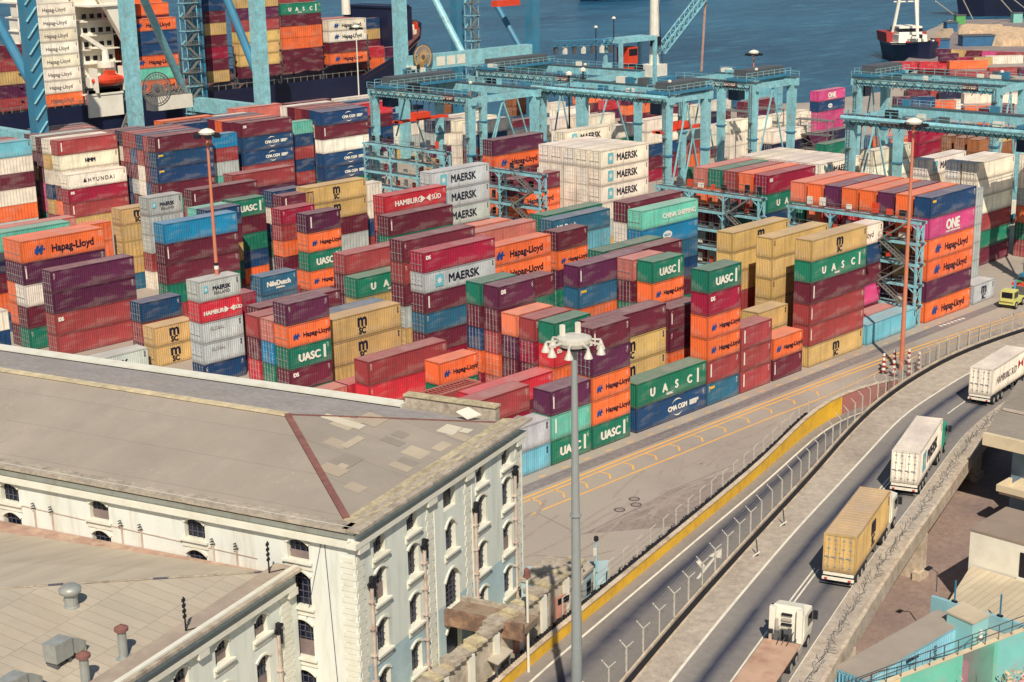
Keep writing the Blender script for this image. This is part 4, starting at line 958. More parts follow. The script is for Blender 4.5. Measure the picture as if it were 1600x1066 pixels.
def scaffold(px, py, z, n_, label):
    P = atz(px, py, z); g = empty('scaffold_tower', (P.x, P.y, 0), label=label, cat='scaffold tower', group='grey scaffold towers among the reefers')
    m = MB()
    for a in (0, 2.2):
        for c in (0, 8): m.bar((a, c, 0), (a, c, z), .14, .14, RAILM)
    for k in range(1, n_+1):
        zz = z*k/n_; m.box(-.2, -.2, zz-.1, 2.4, 8.2, zz, RAILM)
        for c in (0, 8): m.bar((0, c, zz-z/n_), (2.2, c, zz), .08, .08, RAILM)
        m.bar((0, 0, zz-z/n_), (0, 8, zz), .08, .08, RAILM); m.bar((0, 8, zz-z/n_), (0, 0, zz), .08, .08, RAILM)
    m.build('tower_frame', g); m = MB()
    for k in range(1, n_+1): rail(m, (-.2, -.2, z*k/n_), (-.2, 8.2, z*k/n_), 1, RAILM, 1.6, .05)
    m.build('railing', g)
scaffold(1172, 176, 14, 5, 'scaffold tower left of the orange lamp pole in the middle distance')
scaffold(1215, 172, 14, 5, 'scaffold tower right of the orange lamp pole in the middle distance')
scaffold(1293, 190, 12, 4, 'scaffold tower below the pink box')
# ------------------------------------------------------------------ quay cranes (only their portals reach into the picture)
def leg_at(px, py, y, w, d, z0, z1, mat, parent, m=None, name='leg'):
    P = aty(px, py, y); m = m or MB(); m.box(P.x-w/2, y-d/2, z0, P.x+w/2, y+d/2, z1, mat); m.build(name, parent); return P.x
def stair_tower(parent, x, y, z1, w=3.2):
    m = MB(); n_ = int(z1/3)
    for dx in (0, w):
        for dy in (0, 2.0): m.bar((x+dx, y+dy, 1), (x+dx, y+dy, z1), .14, .14, CRANE)
    for k in range(n_):
        z = 1+k*3; m.box(x-.3, y-.4, z, x+w+.3, y+2.2, z+.12, RAILM if k % 2 else CRANE)
        m.bar((x+(0 if k % 2 else w), y, z), (x+(w if k % 2 else 0), y, z+3), .2, .5, RAILM); m.bar((x+(0 if k % 2 else w), y+2, z), (x+(w if k % 2 else 0), y+2, z+3), .1, .3, CRANE)
        rail(m, (x-.3, y-.4, z), (x+w+.3, y-.4, z), 1.0, RAILM, 1.0, .07)
    m.build('stair_tower', parent)
def cable_reel(parent, x, y, z, r, mat):
    m = MB(); n_ = 28
    for i in range(n_):
        t = 2*math.pi*i/n_; m.bar((x, y, z), (x+.0, y+0, z+0) if False else (x+r*math.cos(t), y, z+r*math.sin(t)), .09, .12, mat)
        t2 = 2*math.pi*(i+1)/n_
        for rr_ in (r, r*.86, r*.3): m.bar((x+rr_*math.cos(t), y, z+rr_*math.sin(t)), (x+rr_*math.cos(t2), y, z+rr_*math.sin(t2)), .14, .2, STEEL if rr_ == r else mat)
    m.tube((x, y-.2, z), (x, y+1.4, z), .5, .5, STEEL, 10)
    for i in range(10):
        t = 2*math.pi*i/10
    m.lathe((x, y, z), [(.02,0)], STEEL, 6); m.build('cable_reel', parent)
q1 = empty('quay_crane', (44, 165, 0), label='large light blue quay crane at left whose legs frame the moored ship', cat='quay crane', group='ship to shore quay cranes')
q1i = q1.matrix_world.copy(); q1.location = (0,0,0)
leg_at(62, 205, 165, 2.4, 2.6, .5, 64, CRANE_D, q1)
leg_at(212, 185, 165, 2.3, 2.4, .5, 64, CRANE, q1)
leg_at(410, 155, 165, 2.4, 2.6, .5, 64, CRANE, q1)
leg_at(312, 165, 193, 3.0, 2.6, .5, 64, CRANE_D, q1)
def strut(px0, py0, y0, px1, py1, y1, r, mat, parent, name='brace'):
    m = MB(); m.tube(aty(px0,py0,y0), aty(px1,py1,y1), r, r, mat, 12); m.build(name, parent)
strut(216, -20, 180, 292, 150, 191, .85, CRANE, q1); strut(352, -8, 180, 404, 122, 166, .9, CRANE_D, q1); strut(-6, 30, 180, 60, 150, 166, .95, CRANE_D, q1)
m = MB(); a = aty(332, 147, 191.5); m.box(aty(410,155,165).x-1.1, 166.4, 13.6, aty(410,155,165).x+1.1, 191.5, 16.6, CRANE); m.build('sill_beam', q1)
m = MB(); x_ = aty(62,205,165).x; m.box(x_-1.1, 166.4, 13.2, x_+1.1, 191.5, 16.2, CRANE); m.build('sill_beam', q1)
m = MB(); x_ = aty(62,205,165).x; m.box(x_+1.3, 164, 2.5, aty(212,185,165).x-1.2, 166, 5.5, CRANE); m.box(aty(212,185,165).x+1.2, 164, 2.5, aty(410,155,165).x-1.3, 166, 5.5, CRANE); m.build('portal_beam', q1)
m = MB(); P0 = aty(232, 158, 178); P1 = aty(290, 170, 172); m.box(P0.x, 176, P0.z-2.0, P0.x+9.5, 179, P0.z+.8, WHITE_M)
rr = random.Random(2)
for i in range(60): m.bar((P0.x+rr.uniform(0,9.5), 177+rr.uniform(-1,1), P0.z+.8), (P0.x+rr.uniform(0,9.5), 177.5, P0.z+rr.uniform(1,3)), .14, .14, RAILM)
m.build('cable_platform', q1)
stair_tower(q1, aty(296, 100, 190).x-1, 189, 60)
P = aty(219, 139, 170); cable_reel(q1, P.x-.6, 163.0, P.z+.4, 3.3, RAILM)
m = MB()
for i in range(14):
    z = 16+i*3; x_ = aty(62,205,165).x; m.bar((x_-1.2, 163.6, z), (x_+1.0, 163.6, z+2.6), .5, .16, CRANE)
m.build('ladder', q1)  # no rungs: diagonal light bars imitate the twisted shadow pattern on this leg
q2 = empty('quay_crane', label='light blue quay crane in the middle whose stair tower rises above the gantries', cat='quay crane', group='ship to shore quay cranes')
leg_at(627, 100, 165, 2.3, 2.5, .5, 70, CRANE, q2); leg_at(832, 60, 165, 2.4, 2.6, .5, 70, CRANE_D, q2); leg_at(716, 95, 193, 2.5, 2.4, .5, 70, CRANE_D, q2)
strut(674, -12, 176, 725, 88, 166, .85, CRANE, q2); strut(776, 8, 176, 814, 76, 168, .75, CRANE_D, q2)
x0_, x1_ = aty(627,100,165).x, aty(832,60,165).x
m = MB(); m.box(x0_+1.2, 163.9, 20.2, x1_-1.25, 166.1, 23.6, CRANE); m.build('portal_beam', q2)
for i in range(3):
    m = MB(); m.box(x0_+10+i*3.3, 163.84, 20.8, x0_+12.6+i*3.3, 163.89, 22.9, WHITE_M); m.build('sign', q2)
m = MB(); m.box(x0_-1, 162, 19.2, x0_+8, 166, 19.6, CRANE); rail(m, (x0_-1,162,19.6), (x0_+8,162,19.6), 1.1, CRANE, 1.2, .08)
rr = random.Random(8)
for i in range(24): a = rr.uniform(-1,6); m.box(x0_+a, 162.6+rr.random(), 19.6, x0_+a+rr.uniform(.5,1.6), 164.6, 19.6+rr.uniform(.5,2.2), [STEEL, CRANE_D, CRANE, DARK, WHITE_M][rr.randrange(5)])
m.build('machinery_deck', q2)
stair_tower(q2, aty(737, 90, 170).x, 170, 60, 2.6)
P = aty(647, 88, 166); cable_reel(q2, P.x, 163, P.z, 2.9, surf('reel_yellow', rgb(206,160,100), .6, .2))
m = MB(); P = aty(781, 3, 170); m.box(P.x-3, 168, P.z-1, P.x+5, 170, P.z+.4, ORANGE_M); m.build('spreader', q2)
# quay apron machinery and the mobile harbour crane
def mobile_crane():
    P = atz(1022, 134, 0); x, y = P.x, P.y
    g = empty('harbour_crane', (0,0,0), label='mobile harbour crane with cream tower and pale lattice boom', cat='harbour crane')
    m = MB(); T = Vector((x, y, 0)); m.tube(T+Vector((0,0,3)), T+Vector((0,0,48)), 1.7, 1.35, WHITE_M, 12); m.build('tower', g)
    m = MB(); m.box(x-6, y-5, .6, x+6, y+5, 3.0, CRANE_D)
    for i in range(6):
        for s in (-5.4, 5.4): m.tube((x-5.5+i*2.2, y+s-.4, .8), (x-5.5+i*2.2, y+s+.4, .8), .8, .8, DARK, 12)
    m.build('undercarriage', g)
    m = MB(); a = aty(1032, 80, y-3); b = aty(1103, -12, y-3); lattice(m, a, b, 2.4, CRANE, 10, .3); m.build('boom', g)
    m = MB(); m.box(x-5, y-3, 3.2, x+3, y+3, 7, WHITE_M); m.box(x-3.5, y-3.5, 13, x-1, y-1, 16, BLACK); m.build('machine_house', g)
    m = MB(); m.bar(aty(1103,-12,y-3), aty(1096, 112, y-3), .5, .5, surf('striped_mast', rgb(196,150,130), .6, .3, 1.0)); m.bar(aty(1029,0,y-3), aty(1035,100,y-3), .12, .12, DARK); m.build('hoist_rope', g)
mobile_crane()
# second frame with a cab left of the crane tower
g = empty('loading_frame', label='blue loading frame with orange cab standing beside the cream crane tower', cat='loading frame')
P = atz(985, 122, 6); x, y = P.x, P.y
m = MB()
for dx in (-8, 8):
    for dy in (-3, 3): m.box(x+dx-.5, y+dy-.5, 0, x+dx+.5, y+dy+.5, 17, CRANE)
m.box(x-8.5, y-3.5, 17, x+8.5, y+3.5, 18.3, CRANE); m.build('frame', g)
m = MB(); m.box(x-4, y-2.5, 10.5, x+.5, y+2, 15.5, ORANGE_M); m.box(x-3.6, y-2.6, 13, x+.2, y-2.45, 15, BLACK); m.build('cab', g)
m = MB(); m.box(x-5, y-3, 6.5, x+3, y+2, 8, WHITE_M); m.box(x-5, y-3.2, 8, x-2, y+1, 9.5, ORANGE_M); m.box(x-2, y-3, 8, x+2.5, y+2, 10, DARK); m.build('counterweight', g)
m = MB(); Q = atz(925, 55, 17); lattice(m, (x-8, y, 17.5), (x-24, y+10, 17.5), 1.6, CRANE_D, 9, .22)
for i in range(7): p = Vector((x-9, y, 15.5)).lerp(Vector((x-23, y+9.5, 15.5)), i/6); m.box(p.x-.5, p.y-.5, p.z-1.2, p.x+.5, p.y+.5, p.z+1.2, WHITE_M if i % 2 else STEEL)
m.build('boom', g)
# ------------------------------------------------------------------ the moored container ship
HULL = surf('hull_navy', rgb(24, 32, 62), .5, .12, .08, stain=rgb(60,50,60), stain_scale=.05, stain_amt=.3); SHIPW = surf('ship_white', rgb(238,232,216), .5, .05, .3, stain=rgb(200,186,160), stain_scale=.4, stain_amt=.3)
sh = empty('container_ship', label='dark hulled container ship moored along the quay, loaded with containers', cat='ship')
m = MB(); out = [(-60,198.5),(132,198.5),(148,201),(158,206),(166,214),(168,219),(166,224),(158,232),(148,237),(132,240),(-60,240)]
lo_ = [(-60,199.5),(128,199.5),(140,204),(148,210),(153,216),(155,219),(153,222),(148,228),(140,234),(128,239),(-60,239)]
ztop = lambda x: 16.4+max(0,(x-132))*.30
for i in range(len(out)):
    a, b = out[i], out[(i+1)%len(out)]; c, d = lo_[i], lo_[(i+1)%len(out)]
    m.poly([(c[0],c[1],-3.4),(d[0],d[1],-3.4),(b[0],b[1],ztop(b[0])),(a[0],a[1],ztop(a[0]))], HULL)
m.build('hull', sh)
m = MB(); m.poly([(x,y,ztop(x)-1.2) for x,y in out], surf('deck_brown', rgb(110,70,64), .8, .15, .3)); m.build('deck', sh)
m = MB()
for i in range(95):
    x = -58+i*2.0; m.bar((x, 198.9, ztop(x)-.5), (x, 198.9, ztop(x)+1.2), .14, .14, RAILM)
m.bar((-60,198.9,17.4), (132,198.9,17.4), .12, .12, RAILM); m.build('railing', sh)
for bx in (39.6, 54.4, 79.6, 94.2, 107.6, 120.6, 135.2):
    m = MB()
    for y in (200.2, 206, 212, 218, 224, 230, 236): m.bar((bx-.5, y, 15.2), (bx-.5, y, 26), .3, .3, STEEL)
    for z in (18.6, 21.4, 24.2): m.box(bx-.8, 199.6, z, bx-.2, 237, z+.15, STEEL)
    for k in range(3): m.bar((bx-.8, 200, 18.6+k*2.8-2.6), (bx-.8, 203, 18.6+k*2.8), .14, .14, STEEL)
    m.build('lashing_bridge', sh)
br = empty('superstructure', (0,0,0)); br.parent = sh
m = MB(); m.box(55.2, 199.5, 15.3, 64.6, 235, 22.0, SHIPW); m.box(56.0, 203, 22.0, 64.0, 234, 34, SHIPW); m.box(55.6, 206, 34, 63.8, 232, 37, SHIPW)
for i in range(4):
    z = 24.6+i*3; m.box(55.6, 201.5, z, 64.6, 235, z+.25, SHIPW)
m.build('deckhouse', br)
m = MB(); m.box(55.0, 196.5, 37.0, 63.0, 240, 37.4, SHIPW); m.box(56, 200, 37.4, 62, 236, 40.4, SHIPW); m.build('bridge_deck', br)
m = MB(); m.hexa([(63.2,197,29),(66.2,197,29),(66.2,198.6,29),(63.2,198.6,29),(55.2,197,44),(66.2,197,44),(66.2,198.6,44),(55.2,198.6,44)], SHIPW); m.build('wing_support', br)
m = MB(); n_ = 0
for j in range(5):
    for i in range(4):
        m.box(56.6+i*1.9, 202.92, 24.4+j*3+.9, 57.7+i*1.9, 202.98, 24.4+j*3+1.9, BLACK)
m.build('window', br)
m = MB(); xa = aty(139,165,198).x; xb = aty(193,165,198).x; m.box(xa, 198.0, aty(165,182,198).z, xb, 199.4, aty(165,148,198).z, SHIPW); m.box(xa-.2, 197.8, aty(165,148,198).z, xb+.2, 201, aty(165,145,198).z, SHIPW)
rr = random.Random(5)
for k in range(14): m.box(xa+rr.random()*(xb-xa), 197.9, aty(165,146,198).z, xa+rr.random()*(xb-xa), 198.1, aty(165,140,198).z, SHIPW)
m.build('boat_deck', br)
m = MB(); m.box(54.0, 201.8, 28.0, 54.6, 216, 31.0, SHIPW); m.box(49, 205, 38, 55, 214, 46, SHIPW); m.build('vent_block', br)
m = MB()
lb = aty(168, 124, 199); 
for i in range(7):
    t0, t1 = i/7, (i+1)/7; r0 = 1.35*math.sin(math.pi*(t0*.86+.09)); r1 = 1.35*math.sin(math.pi*(t1*.86+.09)); m.tube((lb.x-4.2+8.4*t0, 198.2, lb.z), (lb.x-4.2+8.4*t1, 198.2, lb.z), r0, r1, ORANGE_M, 12, i in (0, 6))
m.box(lb.x-.8, 197.4, lb.z+1.1, lb.x+1.2, 199, lb.z+1.9, ORANGE_M); m.build('lifeboat', sh)
m = MB(); m.box(lb.x-5, 198.6, lb.z-3.2, lb.x+5, 200.2, lb.z-1.6, DARK); 
for dx in (-3.6, 3.6): m.box(lb.x+dx-.25, 197.2, lb.z-2.6, lb.x+dx+.25, 200, lb.z+2.6, SHIPW)
m.build('davit', sh)
m = MB(); cx = aty(165, 92, 200).x; m.lathe((cx, 200, aty(165,92,200).z-2), [(.7,-6),(.7,0),(1.9,.2),(1.9,1.4),(.8,1.5),(.7,4)], SHIPW, 12); m.bar((cx, 200, aty(165,92,200).z+2), (cx-5, 200.5, aty(165,92,200).z+5.5), .7, .9, SHIPW); m.build('provision_crane', sh)
m = MB(); m.box(149.5, 209, 14, 158, 227, 31.5, HULL); m.box(149.2, 208.6, 31.5, 157, 227.4, 32, HULL); sh_b = m.build('breakwater', sh)
m = MB(); m.tube((143, 218, 30), (143, 218, 46), 1.2, .9, SHIPW, 10); m.build('mast', sh)
m = MB(); rr = random.Random(4)
for i in range(26): x = 157+rr.random()*8; y = 211+rr.random()*13; m.box(x, y, ztop(x)-1.2, x+rr.uniform(.4,1.6), y+rr.uniform(.4,1.6), ztop(x)+rr.uniform(-.3,1.6), [STEEL, SHIPW, ORANGE_M, DARK][rr.randrange(4)])
m.build('deck_gear', sh)
m = MB(); a = aty(160,178,199)
for k in range(2): m.bar((56+k, 196, 3), (64+k, 198.4, 15), .3, .9, RAILM)
for i in range(9): m.box(56.0+i*.95, 195.9, 3.3+i*1.4, 56.9+i*.95, 198.5, 3.42+i*1.4, RAILM)
m.build('gangway_ladder', sh)
# distant hull at the top centre and the vessel with the red bulwark
def small_hull(name, px, py, L_, B_, H_, ang, label, mats, cat='ship'):
    P = atz(px, py, -2.5); g = empty(name, (P.x, P.y, -2.6), ang, label, cat)
    pr = [(0,.72),(.12,.95),(.5,1),(.8,.86),(.93,.5),(1,0.03)]
    m = MB(); up = [(L_*(t-.5), B_/2*w) for t, w in pr]; dn = [(L_*(t-.5)*.93, B_/2*w*.8) for t, w in pr]
    ring_u = up+[(x,-y) for x, y in up[::-1]]; ring_d = dn+[(x,-y) for x, y in dn[::-1]]
    zt_ = lambda x: H_*(1+max(0, x/L_-.1)*.8)
    for i in range(len(ring_u)):
        j = (i+1) % len(ring_u); m.poly([(*ring_d[i],0), (*ring_d[j],0), (*ring_u[j],zt_(ring_u[j][0])), (*ring_u[i],zt_(ring_u[i][0]))], mats[0], True)
    m.build('hull', g); m = MB(); m.poly([(x,y,zt_(x)-.6) for x,y in ring_u[::-1]], mats[1]); m.build('deck', g)
    return g, zt_
REDH = surf('hull_red', rgb(168,52,50), .6, .15, .3, stain=rgb(90,50,50), stain_scale=.3, stain_amt=.5)
small_hull('cargo_ship', 985, -6, 130, 22, 11, .2, 'distant dark ship just entering at the top centre', (HULL, STEEL))
g, zf = small_hull('workboat', 1422, 95, 46, 15, 7, -2.3, 'red and navy workboat with white derrick legs by the pier', (HULL, SHIPW), 'workboat')
m = MB(); m.box(-14, -5.5, 7.0, 2, 5.5, 10, SHIPW); m.box(-12, -4.5, 10, -1, 4.5, 13, SHIPW); m.box(-12.1, -4.6, 11, -.9, 4.6, 12.3, BLACK); m.build('deckhouse', g)
m = MB()
for s in (-5, 5): m.tube((-8, s, 9), (-2, s*.25, 44), .7, .5, SHIPW, 8)
m.tube((8, 0, 8), (-2, 0, 40), .6, .5, SHIPW, 8); m.tube((-8,-5,22), (-8,5,22), .3, .3, SHIPW, 6); m.build('derrick', g)
m = MB(); m.hexa([(-20,-7,6.8),(-6,-7.6,6.8),(-6,7.6,6.8),(-20,7,6.8),(-21,-7.4,10.5),(-6,-8,10.5),(-6,8,10.5),(-21,7.4,10.5)], REDH); m.build('bulwark', g)
m = MB(); rr = random.Random(6)
for i in range(26): x = rr.uniform(-19,18); y = rr.uniform(-5,5); m.box(x, y, 7, x+rr.uniform(.6,2), y+rr.uniform(.6,2), 7+rr.uniform(1,3.5), [REDH, SHIPW, DARK, STEEL][rr.randrange(4)])
m.build('deck_gear', g)
g, zf = small_hull('bulk_carrier', 1752, 20, 190, 30, 26, 2.356, 'black hulled ship at the top right with mooring ropes and draught marks', (surf('hull_black', rgb(20,26,50), .45, .1, .05), STEEL))
put_text('PTO. MONTT', 3.2, WHITE_INK, g, (80, 12.6, 16), (math.pi/2, 0, math.pi-.12), .03)
m = MB()
for a, b in (((1462,2),(1497,28)),((1500,-10),(1520,30)),((1560,-5),(1588,27)),((1570,-12),(1612,22))): m.bar(atz(*a, 14), atz(*b, .3), .35, .35, WHITE_M)
m.build('mooring_rope', label='pale mooring ropes running down from the black ship to the pier', cat='mooring ropes')
# breakwater pier cargo
sacks = surf('sack_cloth', rgb(206,180,148), .9, .25, .4)
m = MB(); rr = random.Random(12)
for i in range(420):
    u_, v_ = rr.random(), rr.random(); P = atz(1505+u_*58, 46+v_*11, .1); s = rr.uniform(1.0,1.9)
    m.hexa([(P.x-s,P.y-s,0),(P.x+s,P.y-s,0),(P.x+s,P.y+s,0),(P.x-s,P.y+s,0),(P.x-s*.7,P.y-s*.7,s*1.4),(P.x+s*.7,P.y-s*.7,s*1.4),(P.x+s*.7,P.y+s*.7,s*1.4),(P.x-s*.7,P.y+s*.7,s*1.4)], sacks)
for i in range(420):
    P = atz(1556+rr.random()*52, 52+rr.random()*20, .1); s = rr.uniform(.9,1.8)
    m.hexa([(P.x-s,P.y-s,0),(P.x+s,P.y-s,0),(P.x+s,P.y+s,0),(P.x-s,P.y+s,0),(P.x-s*.7,P.y-s*.7,s*1.8),(P.x+s*.7,P.y-s*.7,s*1.8),(P.x+s*.7,P.y+s*.7,s*1.8),(P.x-s*.7,P.y+s*.7,s*1.8)], sacks)
m.build('cargo_sacks', label='heaps of pale bulk sacks laid out on the pier', cat='sacks', kind='stuff')
m = MB(); rr = random.Random(13)
for i in range(320):
    t = rr.random(); P = atz(1446+t*40+rr.uniform(-3,3), 80-t*34+rr.uniform(-3,3), .1); s = rr.uniform(.8,2.0)
    m.hexa([(P.x-s,P.y-s*.8,-1),(P.x+s,P.y-s,-1),(P.x+s*.8,P.y+s,-1),(P.x-s,P.y+s,-1),(P.x-s*.6,P.y-s*.5,s*.8),(P.x+s*.5,P.y-s*.6,s),(P.x+s*.6,P.y+s*.6,s*.7),(P.x-s*.6,P.y+s*.6,s*.9)], surf('rubble_stone', rgb(176,156,132), .9, .25, .5))
m.build('rubble', label='rubble stones along the pier edge', cat='rubble', kind='stuff')
def shed(px, py, w, d, h, mat, lab, cat='shed', ang=-.75, roof=None):
    P = atz(px, py, 0); g = empty('storage_shed' if cat == 'shed' else cat.replace(' ','_'), (P.x, P.y, 0), ang, lab, cat)
    m = MB(); m.box(0,0,0,w,d,h,mat); m.build('wall', g); m = MB(); m.box(-.3,-.3,h+.003,w+.3,d+.3,h+.4, roof or STEEL); m.build('roof', g)
BL = surf('blue_sheet', rgb(50,100,138), .6, .15, .3)
shed(1460, 77, 6, 5, 3.6, BL, 'small blue shed near the pier edge'); shed(1504, 73, 13, 6, 4, BL, 'long blue shed behind the slanting roofs'); shed(1479, 50, 5, 5, 4, BL, 'farthest small blue shed on the pier')
shed(1494, 38, 4.5, 4, 4, surf('green_sheet', rgb(90,160,90), .6, .1, .3), 'small green hut near the black ship'); shed(1583, 36, 4.5, 4, 4.5, surf('aqua_sheet', rgb(130,190,180), .6, .1, .3), 'pale aqua hut at the right end of the pier')
m = MB(); P = [atz(*q, .02) for q in ((1398,108),(1452,64),(1500,33),(1620,28),(1620,78))]; m.poly([(p.x,p.y,.02) for p in P][::-1], surf('pier_paving', rgb(134,124,122), .9, .1, .02, stain=rgb(170,150,130), stain_scale=.03)); m.build('pier_paving', kind='structure')
# ------------------------------------------------------------------ warehouses
PLASTER = surf('lime_plaster', rgb(224, 226, 216), .85, .05, .5, stain=rgb(186, 178, 158), stain_scale=.7, stain_amt=.5, stretch=(1.4, 1.4, .22))
PLASTER_B = surf('pale_blue_plaster', rgb(222, 226, 214), .85, .05, .5, stain=rgb(176, 182, 172), stain_scale=.8, stain_amt=.5, stretch=(1.4, 1.4, .22))
BAND = surf('blue_base_paint', rgb(176, 198, 202), .85, .06, .3, stain=rgb(128, 150, 156), stain_scale=.5, stain_amt=.4)
TRIM = surf('cream_trim', rgb(224, 222, 206), .8, .05, .6, stain=rgb(196, 182, 152), stain_scale=.7, stain_amt=.35)
DIRTY = surf('lichen_concrete', rgb(176, 164, 146), .95, .2, .7, stain=rgb(118, 104, 92), stain_scale=.9, stain_amt=.6, fine=3)
PIPE = surf('cast_pipe', rgb(196, 178, 164), .7, .15, 1.0, stain=rgb(150, 110, 90), stain_scale=1.2, stain_amt=.5)
PANE = surf('dusty_dark_pane', rgb(16, 22, 42), .4, .3, .8, stain=rgb(70, 66, 74), stain_scale=.9, stain_amt=.4); GRILLE = surf('window_grille', rgb(84, 84, 96), .6, .15, 1.5)
def sheets(name, base, pitch_x, pitch_y, stain, amt=.55, speck=True):
    m, n, b = nodes(name)
    c = ramp(n, noise(n, .13, 6, .6), .3, .7, tuple(v*.86 for v in base[:3])+(1,), tuple(min(1,v*1.12) for v in base[:3])+(1,))
    tc = N(n, 'ShaderNodeTexCoord'); br_ = N(n, 'ShaderNodeTexBrick'); L(n, tc.outputs['Object'], br_.inputs['Vector']); br_.offset = .5
    br_.inputs['Scale'].default_value = 1; br_.inputs['Brick Width'].default_value = pitch_x; br_.inputs['Row Height'].default_value = pitch_y
    br_.inputs['Mortar Size'].default_value = .035; br_.inputs['Mortar Smooth'].default_value = .3; br_.inputs['Bias'].default_value = 0
    br_.inputs['Color1'].default_value = (.93,.93,.93,1); br_.inputs['Color2'].default_value = (1.06,1.05,1.04,1); br_.inputs['Mortar'].default_value = (.72,.71,.72,1)
    c = mix(n, 1.0, c, br_.outputs['Color'], 'MULTIPLY')
    s = ramp(n, noise(n, .25, 7, .7), .5, .66); mm = N(n, 'ShaderNodeMath', operation='MULTIPLY'); L(n, s, mm.inputs[0]); mm.inputs[1].default_value = amt; c = mix(n, mm.outputs[0], c, stain)
    if speck:
        s = ramp(n, noise(n, 3.2, 5, .85), .60, .68); s2 = ramp(n, noise(n, .12, 3, .5), .42, .64, (0,0,0,1), (.6,.6,.6,1))
        mm = N(n, 'ShaderNodeMath', operation='MULTIPLY'); L(n, s, mm.inputs[0]); L(n, s2, mm.inputs[1]); c = mix(n, mm.outputs[0], c, rgb(226, 212, 178))
        s = ramp(n, noise(n, 5.5, 4, .8), .68, .72); mm = N(n, 'ShaderNodeMath', operation='MULTIPLY'); L(n, s, mm.inputs[0]); mm.inputs[1].default_value = .5; c = mix(n, mm.outputs[0], c, rgb(120, 104, 92))
    L(n, c, b.inputs['Base Color']); b.inputs['Roughness'].default_value = .9; return m
ROOF1 = sheets('roof_sheet', rgb(162, 151, 137), 4.1, 900.0, rgb(146, 137, 126)); ROOF2 = sheets('roof_fibre_sheet', rgb(182, 171, 152), .95, 4.2, rgb(168, 150, 128), .4, False)
RUST = surf('rusty_ridge_cap', rgb(128, 86, 78), .9, .2, 1.2, stain=rgb(110, 66, 60), stain_scale=1.0, stain_amt=.6)
H1 = 15.3
def holes_wall(m, fr, u0, u1_, z0, z1, holes, mat, band=None, matband=None):
    """fr(u,z,d): wall frame, d = depth inwards; holes: (u0,u1,z0,z1,rise)"""
    us = sorted({u0, u1_, *[h[0] for h in holes], *[h[1] for h in holes]}); zs = sorted({z0, z1, *([band] if band else []), *[h[2] for h in holes], *[h[3] for h in holes]})
    us = [u for u in us if u0 <= u <= u1_]; zs = [z for z in zs if z0 <= z <= z1]
    for a, b in zip(us, us[1:]):
        for c, d in zip(zs, zs[1:]):
            cu, cz = (a+b)/2, (c+d)/2
            if any(h[0] < cu < h[1] and h[2] < cz < h[3] for h in holes): continue
            m.poly([fr(a,c,0), fr(b,c,0), fr(b,d,0), fr(a,d,0)], matband if band and cz < band else mat)
    for h in holes:
        a, b, c, d, r = h; ww = b-a; n_ = 8
        arc = [(a+ww*i/n_, d-r*(2*i/n_-1)**2) for i in range(n_+1)]
        for i in range(n_):
            m.poly([fr(arc[i][0],arc[i][1],0), fr(arc[i+1][0],arc[i+1][1],0), fr(arc[i+1][0],d,0), fr(arc[i][0],d,0)], mat)
            m.poly([fr(arc[i][0],arc[i][1],0), fr(arc[i+1][0],arc[i+1][1],0), fr(arc[i+1][0],arc[i+1][1],.42), fr(arc[i][0],arc[i][1],.42)], TRIM, True)
        m.poly([fr(a,c,0), fr(a,d-r,0), fr(a,d-r,.42), fr(a,c,.42)], TRIM); m.poly([fr(b,c,0), fr(b,c,.42), fr(b,d-r,.42), fr(b,d-r,0)], TRIM)
        m.poly([fr(a,c,0), fr(a,c,.42), fr(b,c,.42), fr(b,c,0)], TRIM)
